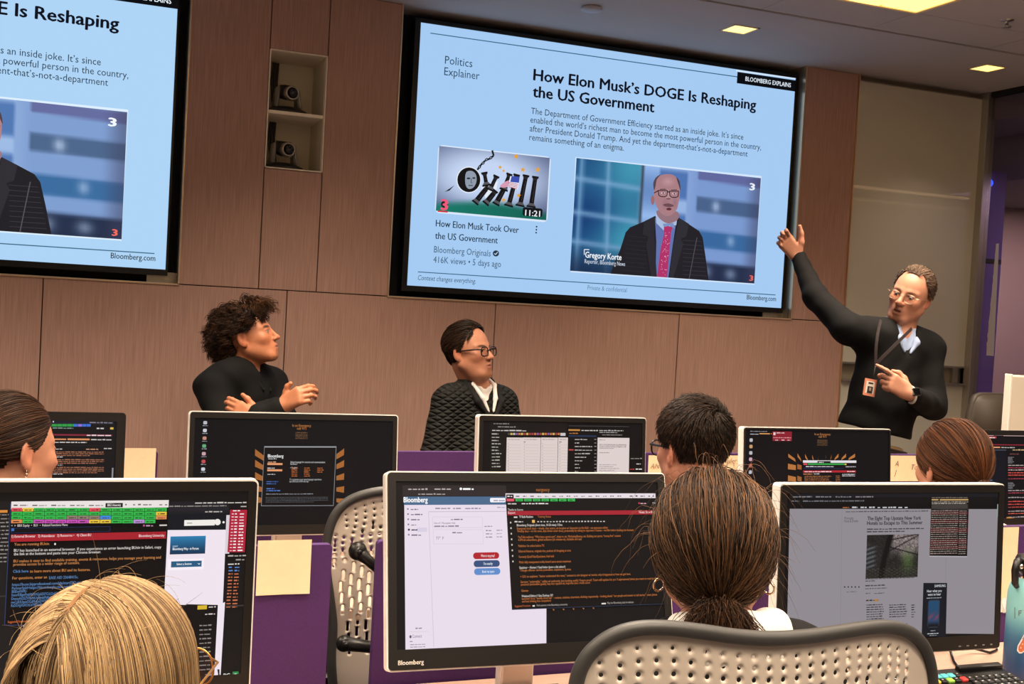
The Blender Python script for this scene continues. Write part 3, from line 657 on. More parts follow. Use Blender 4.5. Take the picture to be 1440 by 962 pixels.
mB1, cB1 = monitor('far monitor in front of the curly-haired person, black with a log-in window', (-.965, -2.43, 1.010), .549, .320, .12, -.02, DESK_B, (.015, .018, .028), logo=False)
mB2, cB2 = monitor('far monitor below the quilted pullover, with white list columns', (-.204, -2.45, 1.014), .524, .325, .09, 0, DESK_B, (.014, .017, .03), logo=False)
mB3, cB3 = monitor('far monitor with a red notice and orange rays above a terminal window', (.670, -2.45, .992), .556, .325, .09, 0, DESK_B, (.008, .008, .03), logo=False)
mB4, cB4 = monitor('far monitor by the dark brown chair, black with rows of red text', (1.262+.275, -2.45, .993), .55, .325, .09, 0, DESK_B, (.012, .017, .03), logo=False, side=M_BLACK)

# --- middle near monitor
c = cA1; WH, OR, RD, GN = '#e9dcea', '#c8763c', '#a5202f', '#35b04f'
c.fill('#100e0d'); c.rect(566, 682.5, 712, 697, '#2b2526'); c.rect(566, 697, 712, 705, '#241f20')
c.rect(566, 697.5, 712, 711, '#51708f') if False else None
c.text('nergency', 754, 691, 773, 5, '#b0682f', .6)
c.rect(568, 698.5, 714, 710.2, '#48698c'); c.rect(568.5, 710.2, 768.5, 916, WH); c.poly([(714, 710), (768.5, 710), (768.5, 912), (716, 913)], WH)
c.greek(574, 689, 603, 3, '#b9b0b0'); c.greek(611, 688.8, 634, 3, '#b9b0b0'); c.ell(648, 687.5, 1.8, 1.8, '#ffffff'); c.greek(651, 689, 666, 3, '#ffffff'); c.greek(588, 695.8, 626, 2.6, '#a79f9f')
c.text('Bloomberg', 567.5, 706.5, 601.5, 7.5, '#ffffff', 1.6); c.rrect(689, 700.3, 711, 706.5, '#f3f3fa', .3); c.greek(694, 705, 710, 2.4, '#a8a4ba')
for i, wd in enumerate((10, 16, 12, 7, 9, 14)):
    y = 717.3+7.25*i; c.ell(573.5+i*.25, y-1.5, 1.3, 1.3, '#8a7f92'); c.greek(577.5+i*.2, y, 578+wd, 2.2, '#756a80')
c.rect(586, 742, 600.5, 748, '#d8cfe2'); c.ell(575, 745, 1.5, 1.5, '#3b3446'); c.greek(579, 746, 587, 2.6, '#3b3446')
c.line([(602.5, 719), (610, 910)], .8, '#cfc3d4'); c.line([(603, 719.8), (711, 719.3)], .9, '#c3b7c8')
for a, b in ((612, 633), (637, 648), (654, 676)): c.greek(a, 716, b, 2.3, '#9088a0')
c.greek(699, 714.5, 710, 2.2, '#b4aabc')
for x0, y0, x1, y1 in ((608, 727, 678, 742), (609, 745, 679, 765)): c.line([(x0, y0), (x1, y0), (x1+.5, y1), (x0+.5, y1), (x0, y0)], .6, '#d6cad8')
c.greek(634, 731.5, 652, 2.2, '#7d7288'); c.text('One of 1 Floorplate: Hub', 610, 737, 640, 2.6, '#4c4258', .2); c.greek(610.5, 741, 645, 2.2, '#7d7288'); c.greek(636, 750, 651, 2.2, '#7d7288'); c.text('77\u00b0 F', 613, 759, 624, 4.2, '#7d7288')
c.greek(681, 741, 692, 2, '#8d8398')
for k in range(3): c.greek(683, 747+4.6*k, 692, 2, '#8d8398'); c.greek(698, 746.6+4.6*k, 706, 1.9, '#aaa0b4')
c.rrect(665, 777.2, 701.8, 785.8, '#b0202a', .48); c.text('Where is my group?', 676, 783.4, 695.5, 3.6, '#f6e6e8', .6); c.rrect(665.8, 788.4, 702.6, 797, '#364f7c', .48); c.text('I\u2019m nearby', 680, 794.6, 692.5, 3.8, '#eef2f8', .6)
c.rrect(666.4, 799.5, 703.4, 808, '#5f8ccb', .48); c.text('Book my space', 678, 805.6, 695, 3.6, '#eef4fb', .6)
c.greek(584, 884.6, 594, 2.6, '#8d8398'); c.line([(576, 888.5), (603, 888)], .6, '#d6cad8'); c.text('Connect', 579.5, 897, 593, 4.4, '#6a6078', .1); c.ell(577, 895.5, 1.5, 2.2, '#5a5068')
c.greek(576, 903, 580, 2, '#9a90a4'); c.para(576.5, 907.5, 599, 3, 3.4, 1.7, '#a69cb0', .5)
c.rect(572.5, 916, 596.5, 920, '#0a0a0a'); c.greek(575, 919, 586, 2, '#d9d3d8'); c.line([(572.5, 916), (596.5, 915.6)], .8, '#eeeeee')
for k, cc in enumerate(('#d9d9d9', '#cfcfd6', '#4a8fd0', '#c9c9c9', '#5fc18a', '#d8434c', '#d8c9a8')): c.ell(576+8*k, 924.6-.35*k, 1.8, 1.8, cc, n=10)
# the terminal window on top
c.poly([(710.5, 694), (922, 694), (936, 849.5), (719.5, 857.8)], '#0b0908')
c.line([(720, 857.2), (935.5, 849.3)], .9, '#28324c'); c.line([(935.5, 849.3), (931.5, 815)], .9, '#2d3a66')
c.rect(710.5, 694, 921.5, 700.6, '#e6dce2'); c.rect(711.5, 695.5, 722, 701.5, '#181314'); c.greek(713, 699, 720, 2.4, '#e6dce2')
for k in range(15): c.greek(725+10.2*k, 698.9-.02*k, 730+10.2*k, 1.9, '#6d6268')
for a, b in ((885, 889), (893, 896), (900, 906), (911, 915), (917, 920)): c.greek(a, 698.6, b, 2.2, '#3d3438')
c.rect(712, 701.5, 722.5, 705.2, '#e25468')
for k in range(7): c.rect(724.3+12.2*k, 701.4, 735+12.2*k, 705.2, GN); c.greek(727+12.2*k, 704.2, 732+12.2*k, 1.4, '#12501f')
c.greek(713.5, 709.5, 726, 2.2, '#cfc8c4'); c.greek(733, 709.3, 771, 2.4, '#e5dcd8'); c.rect(897, 706.6, 899, 709, '#c03a50'); c.greek(900, 709, 908, 2.2, '#d9a5b0'); c.greek(917, 708.4, 921, 2.2, '#c8c0c0')
c.text('Thanks to Source', 713.5, 718.5, 735, 3.2, '#d8cfc9', .4); c.text('Export', 713.5, 722.4, 724, 3.0, '#e8c9c9', .4)
c.rect(713, 718.8, 921.5, 723.6, RD); c.text('Export', 714, 722.8, 724, 3.2, '#f0d8d8', .6); c.text('Notes: Show Note', 898, 722, 921, 3.4, '#f3dcdc', .5)
c.greek(722, 728.6, 727, 3, '#d8cfc9'); c.text('TV Radio Rundown', 729.5, 728.5, 749, 3.4, '#e9e0da', .5); c.text('Training Notes', 755.5, 728.2, 774, 3.2, OR, .2)
c.greek(723, 734.8, 735, 2.4, '#d8cfc9'); c.rect(747.5, 731.4, 751.5, 735.4, '#e8b65c')
for k in range(22): c.greek(755+4.4*k, 734.6-.02*k, 757.3+4.4*k, 2.3, '#d4ccc6')
for k in range(8): c.rect(716.5+.45*k, 734+7.8*k, 718.3+.45*k, 736.3+7.8*k, '#cfc8c2')
rows = [(726, 740.4, 790, 'Bloomberg Originals (short docs, 10-20 mins) // Dive', '#e6ddd6'), (726.3, 745, 854, 'Evergreen short docs \u2013 visuals, char actors, on location w/ characters in the field \u2013 we announce editor', OR), (726.6, 748.8, 890, 'Weekly docs \u2013 on the news, data driven cover docs), presumably by talking to reporters // human \u2013 we film before heading into humans', OR),
 (727.4, 757, 872, 'YouTube audience: \u201cWhy have a good scam\u201d, chase vs. etc. Marketing/finance, etc. Building out sports, \u201cmoney first\u201d content', OR), (727.8, 761, 817, '4.5M-ish subscribers, global audience (ish minute vs), clickable and said', OR), (728.2, 769.5, 765, 'Publishes 1st online before TV.', OR), (728.6, 777, 802, 'Editorial features, originals doc, podcast all dropping at once', OR),
 (729, 784.8, 778, 'Formerly QuickTake/Quicktime, Hub held', OR), (729.4, 792.4, 802, 'Pitch: fully transparent trolley board saves access maximum', OR), (729.8, 800, 794, 'Explainer \u2013 Human // Saad Imber (prev a chit editor!)', '#e6ddd6'), (730.2, 803.8, 802, 'Triangle offense: service journalism, explainers, quotes', OR),
 (731, 812.6, 886, '+ GO: an explainer, \u201cbetter understand the news,\u201d context to min designer w/ stories, why it happened or how we got here.', OR), (731.4, 820, 924, 'Service: \u201cactionable,\u201d utility w/ authority, but looking useful. Future proof. Team will update for yrs // aspirational (what you want to read in the)', OR), (731.8, 823.6, 829, 'practical (actionable guide), buy into upsold etc improve your credit score', OR), (732.4, 832.4, 742, 'Games', OR),
 (732.8, 840, 777, 'Weekend Edition // Gina Desktop, NY', '#e6ddd6'), (733, 843.6, 923, 'launched 1st as \u201cweekly show sub\u201d \u2013 reviews, missives, interviews, thinking responsively \u2013 looking ahead. \u201cour people and answer to tell stories,\u201d smart phone', OR), (733.4, 847.4, 774, 'and host thinking than competitors', OR)]
for x0, y0, x1, tx, cc in rows: c.text(tx, x0, y0, x1, 3.3, cc, .35)
c.text('Suggested Functions', 723, 853.8, 745, 2.8, '#c86a3a', .2); c.greek(748, 853.2, 752, 2.6, '#e6ddd6'); c.text('Find a person in the Bloomberg community', 754, 852.7, 797, 2.8, '#b9b0aa'); c.greek(845, 850, 851, 2.8, '#e6ddd6'); c.text('Play the Bloomberg daily broadcasts', 853, 849.3, 890, 2.8, '#b9b0aa')
for k in range(5): c.poly([(776+14*k*1.0, 856.8-.55*k), (778.6+14*k, 856.7-.55*k), (778+14*k, 859-.55*k)], '#b56f3c')
c.build(mA1)
# --- left near monitor
c = cA0; OR2 = '#c9854c'; WT = '#dcd5cf'; BL = '#5d86b8'
c.fill('#151312')
c.rect(-20, 705.5, 16, 962, '#1d1b1a')
c.rect(-5, 717.5, 10.5, 721, '#d58a3c')
for k in range(13): c.greek(-8, 725+5.6*k-.1*k, 12, 2.6, '#8d8580')
c.rect(-10, 838, 16, 839, '#3a3634'); c.rect(28, 878, 180, 940, '#1c1a19')
for k in range(7): c.greek(32-.6*k, 881+4.8*k, 44-.5*k, 3, '#cfc8c2')
c.poly([(15.5, 705.5), (237, 706), (230, 800), (228, 880), (7, 879), (10, 800)], '#0c0a0a'); c.line([(15, 708), (6.5, 879), (60, 879.5)], 1.1, '#2c3d66')
c.rect(16, 705.3, 237, 713.6, '#e9e2e0')
for k in range(5): c.greek(19+26.5*k, 711.6, 26+26.5*k, 2.4, '#5d5650'); c.greek(28+26.5*k, 711.6, 39+26.5*k, 2.2, '#8d8680')
c.rect(148.5, 707.5, 172.5, 713.3, '#141212'); c.text('BBG University', 151, 711.9, 170, 3.4, '#f4efe9', .8)
for a, b in ((176, 178), (187, 190), (194, 198), (201, 213), (224, 228), (232, 235)): c.greek(a, 710.6, b, 2.6, '#6d6660')
GC = {'g': '#34b34a', 'r': '#e2505a', 'y': '#e6c23c', 'm': '#c551b4', 'o': '#e08a52', 'b': '#3c8ce0', 'l': '#b68fd0', 'p': '#8a7f6e'}
for r, row in enumerate(('rygggggrgggggg', 'ggggggggggggg' + 'y', 'ggggg'+'pppb'+'ggggo', 'ogmmmmmyyggl' + 'g')):
    for k, ch in enumerate(row):
        x0 = 16.3+15.62*k-.15*r; y0 = 714.2+5.45*r-.0*k
        c.rect(x0, y0, x0+14.9, y0+4.8, GC[ch]); c.greek(x0+2.5, y0+3.6, x0+12.5, 1.9, '#1d4a26' if ch == 'g' else '#4a2626')
c.text('<  >  BBX Equity  \u2022  BU1  \u2022  Related Functions Menu', 16, 740.5, 95, 3.4, '#d9d2cc', .5); c.rect(201, 737.4, 203.5, 740, '#c04a8c'); c.greek(205, 740, 215, 2.4, '#b58fa8'); c.greek(224, 739.4, 235, 2.8, '#cfc8c2')
c.rect(15.5, 742, 155, 747.2, '#1c2c52'); c.rect(16.3, 742.8, 154.2, 746.4, '#0b0c12'); c.rect(16.3, 742.8, 20, 746.4, '#3f6fc0')
c.rect(15.2, 751.3, 233, 757, '#a5202c'); c.text('1) External Browser   2) Attendance   3) Resources \u2022   4) Client BU', 16.5, 755.8, 128, 3.7, '#f3dada', .7); c.text('Bloomberg University', 195, 754.9, 231, 3.7, '#f3dada', .7)
for tx, x0, y0, x1, cc in (('You are running BUniv.', 20, 767, 70, OR2), ('BU has launched in an external browser. If you experience an error launching BUniv in Safari, copy', 19.6, 775.6, 226.5, WT), ('the link at the bottom and paste into your Chrome browser.', 19.4, 780.6, 142, WT),
    ('BU makes it easy to find available training, events & resources, helps you manage your learning and', 19, 790.6, 226, OR2), ('provides access to a wider range of content.', 18.8, 795.3, 112, OR2), ('Click here', 18.4, 805, 40, BL), ('to learn more about BU and its features.', 42, 804.8, 127, OR2), ('For questions, enter an', 17.4, 814.4, 66, OR2), ('EASE AID 23648415c.', 69, 814, 110, BL),
    ('https://buox.bipprofessional.com/idp/startSSO.ping?', 17, 823.6, 117, BL), ('PartnerSpId=https://bloomberglo.csod.com&Target', 16.8, 828.7, 112, BL), ('BKBEvyHWML\u2022', 16.6, 833.4, 38, BL), ('EuserKIBgmPytjANXHGpbDSYCsLOuK2bGh5gQPqGCH8dVmpr', 16.4, 838.2, 118, BL), ('DmnyAGSZVSbNUzFjmbFldIn2_tU_h_2-4Zpw', 16, 843.4, 100, BL), ('nwCpKlUtpmOGdMrGeDWYSZJtmP/4Zqb', 15.8, 848.3, 86, BL), ('RzDLHgVaXOtUsYKSIieDyn_ahXHgCw', 15.6, 853, 82, BL)): c.text(tx, x0, y0, x1, 4.0, cc, .7)
c.ell(77.5, 764.6, 1.3, 1.5, '#e9e2da'); c.text('Suggested Functions', 11, 875.5, 39, 3.2, '#cc6a3a', .5); c.greek(45, 874.5, 62, 3.4, '#d9d2cc')
# browser behind it
c.poly([(237, 705), (322, 704.6), (321, 745), (236, 745)], '#1b1c20'); c.rect(236, 713, 322, 717.5, '#202126'); c.rect(237, 722, 320.5, 744.5, '#10151c')
c.greek(238, 712.5, 318, 2.2, '#8d8884'); c.greek(288, 720.2, 314, 2.6, '#b9b4b0'); c.rect(259, 731, 301.5, 738.4, '#efece6'); c.greek(262.5, 736, 270, 2.4, '#a5a09a'); c.ell(305.5, 733.8, 4.4, 4.4, '#efece6'); c.ell(314, 734, 1.6, 1.6, '#efece6')
c.poly([(235.5, 745), (317.5, 744.5), (308, 962), (290, 962), (300, 850), (230, 850)], '#efe4ee'); c.rect(318, 724, 322, 778, '#d9d0d9')
c.grid(239.5, 754, 288, 778, 6, 10, lambda p, q: mixc((44, 128, 178), (16, 48, 78), q)); c.text('EVENT', 242.5, 769, 250, 2.2, '#cfe0ee', .4); c.text('Bloomberg Way - in Person', 242.5, 773.2, 279, 3.4, '#ffffff', .9)
c.rect(236, 786, 286, 800, '#f7eef6'); c.rect(240.5, 789, 283, 796.2, '#255a80'); c.text('Select a Session', 248, 794.2, 269, 3.0, '#ffffff', .8); c.line([(278, 791.6), (279.5, 793.2), (281, 791.6)], .7, '#ffffff')
c.poly([(262, 849), (306, 850), (302, 948), (262, 960)], '#0e0c0c'); c.rect(277.5, 851, 290.5, 856, '#d8b430'); c.greek(293, 854, 303, 3, '#bfb8b2'); c.greek(288, 864, 302, 2.6, '#cfc8c2')
for k in range(11): c.greek(280, 880+6.4*k-.2*k, 297-.2*k, 2.4, '#8d8580')
c.poly([(306, 850), (316, 846), (309.5, 955), (300.5, 956)], '#efe4ee')
# watch list
c.rect(322, 705, 350, 715, '#131112'); c.greek(274, 707.8, 346, 2.6, '#c9c2bc'); c.greek(338, 712.6, 347, 2.6, '#b5aea8')
c.poly([(323, 716.5), (347, 716.5), (343.6, 776), (319.4, 776)], '#b02038'); c.greek(327, 718.6, 337, 2.2, '#f3e6e6')
for k in range(13):
    y = 723+4.28*k; c.greek(325.5-.27*k, y, 328.5-.27*k, 2.2, '#e8c4c8'); c.greek(330-.27*k, y, 334-.27*k, 2.3, '#f6ecec'); c.greek(336.6-.26*k, y, 343.5-.26*k, 2.3, '#f6ecec')
c.greek(320, 782, 346, 2.6, '#b9b2ac'); c.greek(331, 787.5, 343, 2.6, '#9d968f'); c.greek(320, 793.5, 336, 2.6, '#e6e0da')
for k in range(13):
    y = 798+4.62*k; cc = '#5d83c8' if k < 2 else '#c8704c'; c.greek(321-.3*k, y, 327-.3*k, 2.5, cc); c.greek(329.5-.3*k, y, 336-.28*k, 2.5, cc)
c.rect(318, 850.5, 342, 851.4, '#3a3634')
c.text('PC', 313.5, 952, 322.5, 6, '#e6e2dc', 1); c.rect(326.5, 943.5, 334.5, 952, '#2f8a4c'); c.rect(329, 946, 332, 949.5, '#d6ecd9'); c.poly([(305, 940), (308, 940), (308, 953), (306, 955)], '#0e0c0c')
for k in range(3): c.greek(288, 948+5*k, 298, 2.4, '#9a938c')
c.build(mA0)
# --- right near monitor
c = cA2; PG = '#8f8a90'
c.fill('#0a0a0b'); c.rect(1111, 694.3, 1407, 700, '#1a1a1e'); c.rect(1111, 700, 1407, 707, '#0e0e10')
for a, b in ((1115, 1142), (1147, 1169), (1175, 1197), (1203, 1229)): c.greek(a, 699.6, b, 2.2, '#7d7c82')
c.greek(1129, 705.6, 1215, 2.2, '#6f6e74'); c.greek(1113, 705.4, 1124, 2, '#6f6e74')
for a, b, cc in ((1185, 1194, '#b06a3a'), (1198, 1206, '#cfcdd2'), (1210, 1219, '#cfcdd2'), (1222, 1230, '#cfcdd2'), (1234, 1238, '#cfcdd2'), (1241, 1247, '#cfcdd2'), (1249, 1260, '#cfcdd2'), (1263, 1269, '#cfcdd2'), (1272, 1277, '#cfcdd2')): c.greek(a, 714.4, b, 2.2, cc)
c.poly([(1110.4, 715.5), (1404, 716), (1399.5, 896), (1106.5, 889.5)], PG); c.rect(1402.3, 709, 1404.5, 727, '#9aa3a0')
c.greek(1189, 720.4, 1306, 2, '#4d4a50')
for x in (1184, 1331): c.line([(x, 717), (x-2.5, 890)], .4, '#7d787e')
c.text('Pursuits', 1187.5, 730.5, 1200, 3.6, '#3a373c', .1); c.text('Food & Drinks', 1187.3, 734.6, 1206.5, 3.6, '#3a373c', .1)
c.text('The Eight Top Upstate New York', 1219.5, 731.6, 1295, 5.2, '#1b1a1e', 1.3); c.text('Hotels to Escape to This Summer', 1219, 738.2, 1297, 5.2, '#1b1a1e', 1.3)
c.greek(1219, 745.2, 1300, 2.4, '#45424a'); c.greek(1218.8, 748.8, 1272, 2.4, '#45424a')
def garden(p, q):
    n = .5+.5*(random.random()-.5)*1.6
    g = mixc((14, 14, 14), (52, 50, 46), n)
    if q < .62 and p > .42: g = mixc(g, (176, 160, 160), (.25+.75*n)*sstep(.40, .55, p)*(1-sstep(.3, .66, q+.1*math.sin(p*14))))
    g = mixc(g, (74, 96, 52), .75*math.exp(-((p-.80)/.12)**2-((q-.62)/.24)**2)*(.5+n))
    if p < .22: g = mixc(g, (110, 116, 124) if math.sin(q*60+p*24) > .2 else (40, 42, 46), .65*(1-sstep(.12, .22, p))*sstep(.18, .3, q)*(1-sstep(.7, .85, q)))
    trunk = abs(p-(.30+.16*(1-q)**1.6))
    g = mixc(g, (8, 8, 8), (1-sstep(.03, .07, trunk))*.95)
    for a, b in ((.9, .35), (-.5, .3), (.35, .12)): g = mixc(g, (10, 10, 10), (1-sstep(.008, .022, abs(q-b+a*(p-.48)*.7)))*(1 if p > .35 else 0)*.8)
    if q > .78: g = mixc(g, (92, 92, 80), .55*max(0, math.sin(p*60)*math.sin(q*90)))
    return g
c.grid(1219, 752.4, 1290, 811.4, 72, 60, garden)
c.greek(1216.6, 815, 1285, 1.9, '#56535a'); c.greek(1216.6, 818, 1230, 1.9, '#56535a'); c.greek(1216.4, 824.6, 1244, 2.2, '#3f3c44'); c.greek(1216.3, 828.6, 1247, 2, '#56535a')
for a, b in ((1217, 1224), (1229, 1243)): c.greek(a, 835.2, b, 2.2, '#5d5a60')
for k in range(5): c.ell(1187.5+5*k, 825.4, 1.1, 1.1, '#232226', n=8)
c.greek(1190, 833, 1204, 1.8, '#67646a'); c.greek(1217.5, 845.4, 1236, 2.3, '#2d2a30'); c.rect(1229.5, 842.8, 1234, 845.6, '#b07a2c')
for x0, x1 in ((1218, 1243), (1250, 1275), (1281, 1287)):
    for k in range(7 if x1 < 1280 and x0 < 1240 else 6): c.greek(x0, 851.6+3.3*k, x1-random.random()*3, 1.8, '#2f2d33')
c.greek(1217, 880, 1243, 1.7, '#3a383e'); c.greek(1250, 879, 1276, 1.7, '#3a383e')
# the red and black list window
c.rect(1309.5, 698.5, 1361.5, 715.5, '#1a1614'); c.greek(1309.6, 700.6, 1360, 2, '#6d645c'); c.rect(1309.6, 702, 1319, 703.6, '#c8a468'); c.rect(1321, 702, 1361, 703.6, '#c8a468'); c.greek(1309.6, 706.6, 1361, 1.8, '#9d938a'); c.greek(1309.6, 708.8, 1358, 1.6, '#b0a69c'); c.rect(1309.6, 709.6, 1360, 714.8, '#3f3b37')
c.poly([(1308.6, 716), (1361.6, 716), (1359.4, 782), (1306.6, 781.4)], '#100c0d'); c.line([(1306.6, 782.2), (1359.4, 782.8)], 1.2, '#b3aeb4')
for y, n in ((721, 1), (733, 1), (744.5, 2), (760, 2), (769.5, 1)): c.rect(1308.4-.03*(y-716), y-1.2, 1360.8-.03*(y-716), y+2.2*n, '#4a1218')
for k in range(21):
    y = 719+3.0*k; c.greek(1309.3-.035*(y-716), y, 1347-.03*(y-716), 1.5, '#8f887e' if k % 4 else '#a38d84'); c.greek(1348.6-.03*(y-716), y, 1359-.03*(y-716), 1.5, '#8f887e')
# phone advertisement
c.poly([(1297.5, 819.5), (1330.8, 819.6), (1329, 895.5), (1295, 895)], '#0b131c'); c.text('SAMSUNG', 1313, 825.6, 1328.5, 3.6, '#cfd4d8', .8); c.text('Hear what you', 1302.5, 832.8, 1323, 3.6, '#d9dde0', .4); c.text('want to hear', 1303.5, 837.6, 1322, 3.6, '#d9dde0', .4); c.greek(1302, 841.6, 1322.5, 1.7, '#9aa2a8')
c.rrect(1304, 843.4, 1319.6, 882, '#2a3340', .12); c.grid(1305.2, 845, 1318.4, 880.6, 8, 20, lambda p, q: mixc(mixc((28, 70, 104), (120, 60, 84), math.exp(-((q-.62)/.16)**2)*(.5+.5*math.sin(p*9+q*20))), (8, 10, 16), sstep(.75, 1, q)))
c.rrect(1305.5, 884.4, 1316.5, 888.6, '#0b131c', .48); c.greek(1307.5, 887.4, 1314, 1.8, '#9aa2a8'); c.greek(1303, 891.6, 1318.5, 1.8, '#c9ced2'); c.greek(1306, 894, 1316, 1.5, '#8a9298')
c.greek(1385, 897.2, 1399, 2, '#8d8a90')
c.build(mA2)
# --- far monitors
c = cB0; RT = '#a0694e'
c.fill('#0e0d0f'); c.rect(20, 580, 166, 690, '#100f12'); c.rect(20, 590.5, 160, 597, '#22222c'); c.greek(126, 595, 158, 2.4, '#7d7c86'); c.ell(75, 593, .9, 1.2, '#cfcfd6')
for k in range(6): c.rect(66+7.2*k, 596.3, 72.6+7.2*k, 600, '#2f9a48')
for k in range(4): c.rect(104+6*k, 596.4, 109.4+6*k, 600, ('#3c6ed0', '#8a6fd0', '#3c6ed0', '#3c6ed0')[k])
c.greek(74, 602.6, 103, 1.8, '#7f9a90'); c.greek(136, 603.4, 146, 2.4, '#cfcac6'); c.rect(155, 601, 159.5, 604, '#d8b84c')
c.rect(60, 610.2, 157.5, 613.4, '#84283a'); c.greek(122, 613, 157, 2.4, '#e9d3d8'); c.rect(55, 616.6, 93, 618.8, '#e0905c'); c.rect(95, 616.6, 126, 619.2, '#e0905c'); c.greek(128, 619, 157, 2, '#cfcac6'); c.greek(70, 622.6, 122, 2, '#cfcac6'); c.rect(40, 626.4, 158, 627, '#33343c')
for y, n in ((632, 1), (636, 3), (643.2, 1), (647, 3), (654.6, 1), (658, 4), (667.4, 1), (674, 1), (678.4, 3), (688, 1)):
    for k in range(n):
        w = n == 1; c.greek(38 if not w else 40, y+2.5*k, (88 if w and k == 0 else 146 - 8*(k == n-1)*random.random()*4)-.3*(y-630)*0, 1.8, '#b9b4b2' if w else RT)
for y in (632.6, 674.6): c.greek(121, y, 138, 2, '#c08a6a'); c.greek(146, y-1, 157, 2, '#b9b4b2')
c.rect(157.4, 658, 158.3, 690, '#8d8c92'); c.rect(166.4, 591, 167.3, 690, '#3a3a3c')
c.build(mB0)
def emergency(c, x, y, k=1.0):
    c.text('In an Emergency', x-13*k, y, x+13.5*k, 3.6*k, '#b9783e', .5); c.text('call 911', x-6.5*k, y+4.2*k, x+6.5*k, 3.6*k, '#b9783e', .5)
    for i in range(5): c.greek(x-8.5*k, y+(8.6+2.1*i)*k, x+8.5*k, 1.1*k, '#7d5a3c')
c = cB1; RAY = '#a4642e'
c.fill('#06070b'); emergency(c, 424, 600)
for k, cc in enumerate(('#b9bcc4', '#c9cdd6', '#c58a78', '#63a878', '#c8a0a8', '#c04a50', '#c9cdd8')):
    x = 288.6-.5*k; y = 594.5+10.9*k; c.rrect(x-2.6, y-2.4, x+2.6, y+2.4, cc, .3); c.greek(x-3.6, y+4.6, x+3.6, 1.4, '#9aa0a8')
for y in (637, 653, 671, 689, 706):
    d = (y-660)*.22
    c.poly([(358.8, y-6.5-.2*d), (371, y+2-.55*d-1), (371, y+7.5-.75*d), (358.6, y+3.2-.1*d)], RAY); c.poly([(484, y-5.8+.1*d), (473, y-.5-.45*d), (473, y+6-.6*d), (483.6, y+3.4+.1*d)], RAY)
c.poly([(371.6, 627.6), (473, 627.6), (469, 711.4), (367, 711.8)], '#8a8d92'); c.poly([(372, 629.4), (472.2, 629.4), (468.4, 710.6), (367.8, 711)], '#050608'); c.rect(372, 627.8, 472.6, 629.3, '#aeb2b8')
c.text('Bloomberg', 376.5, 643.4, 398.5, 4.6, '#f1f1f1', 1); c.greek(377, 645.8, 389, 1.8, '#cfcfcf'); c.greek(376.6, 650.4, 388, 1.7, '#d8a888'); c.rect(376, 651.2, 397.2, 654, '#e39a6c'); c.greek(376, 659, 386, 1.7, '#d8d8d8'); c.rect(375.8, 660, 396.8, 662.8, '#e39a6c'); c.greek(376, 667.6, 387, 1.7, '#b9bcc4')
c.text('Select language for security and communication', 408.4, 651, 457, 2.6, '#d9d9dc', .3); c.text('facilities.', 408.2, 653.6, 418, 2.4, '#d9d9dc', .3); c.text('\u2022 English', 408, 659, 418, 2.4, '#e9e9ec', .4)
for x0, n in ((410, 5), (427.6, 5), (446, 3)):
    for k in range(n): c.greek(x0-.05*k, 658.8+2.8*k, x0+9-random.random()*2, 1.6, '#c06a34')
c.text('To customize your news language experience', 407, 675.4, 452, 2.5, '#c9c9cc', .2); c.text('type LANG after LOGIN after login', 406.8, 678.2, 434, 2.4, '#c9c9cc', .2)
c.greek(374.6, 678, 391, 1.8, '#3f66b0'); c.greek(374.4, 681, 388, 1.8, '#3f66b0'); c.greek(374.6, 688, 386, 2, '#4f7ac8'); c.greek(374.4, 690.8, 394, 1.8, '#4f7ac8'); c.greek(374, 695.4, 440, 1.5, '#8d9096')
for k in range(4): c.greek(373.4, 700+2.2*k, 461-(k == 3)*20, 1.0, '#5d6066')
c.build(mB1)
c = cB2; LP = '#dccdc9'
c.fill('#0d0b0a'); c.rect(689, 593, 798, 612, '#151212'); c.rect(690, 612, 712, 690, '#15140f')
c.greek(694, 596.4, 716, 1.8, '#8d8884'); c.greek(700, 600.8, 725, 1.8, '#9d9894'); c.greek(692, 606, 740, 2.2, '#c9c4c0')
for k in range(11): c.greek(691.5, 611+4.6*k, 700+random.random()*7, 2, '#b5b0a8')
for k in range(22):
    x = 714+3.7*k; c.rect(x, 608.8, x+2.9, 611.8, random.choice(('#c8743c', '#8a5a9c', '#5d83a8', '#c9b060', '#b9b4b0', '#4a4644', '#a04040')))
c.rect(788, 609, 795, 613, '#c9c4c8')
for x0, x1 in ((712.5, 733.5), (735, 758.5), (760.5, 782.6), (784.6, 798.4)):
    c.rect(x0, 615.2, x1, 690, LP); c.greek(x0+2, 618.6, x1-3, 1.5, '#a59a98')
    for k in range(13): c.greek(x0+1.5, 624+4.1*k, x0+2.6, 1.2, '#8d8280'); c.line([(x0+1, 625.6+4.1*k), (x1-1, 625.8+4.1*k)], .3, '#b5a9a6')
for a, b in ((736, 739), (786, 789)): c.greek(a, 622, b, 1.8, '#4a4442')
c.rect(798.4, 597.6, 884, 690, '#0b0a0a'); c.rect(799, 598.2, 884, 600.6, '#3a3838'); c.rect(798.8, 603.6, 815, 606, '#c88a44'); c.greek(817, 606, 840, 2.2, '#c9c4c0'); c.greek(842, 606, 876, 2.2, '#b9b4b0'); c.rect(799, 611.8, 838, 614.6, '#20304c'); c.greek(800, 610, 812, 1.8, '#b5743c')
for k in range(14): c.greek(807.6, 618.6+5*k, 812+random.random()*22, 1.9, '#b5b0ac'); c.greek(835, 618.4+5*k, 838, 1.7, '#8d8884')
c.greek(799, 633.4, 807, 2, '#c84a4a'); c.greek(842, 608.6, 868, 1.6, '#9d9894'); c.greek(846, 612, 874, 1.6, '#8d8884')
c.rect(839.6, 615.4, 883, 690, '#dccfcd'); c.greek(842, 619, 850, 1.3, '#8d8280')
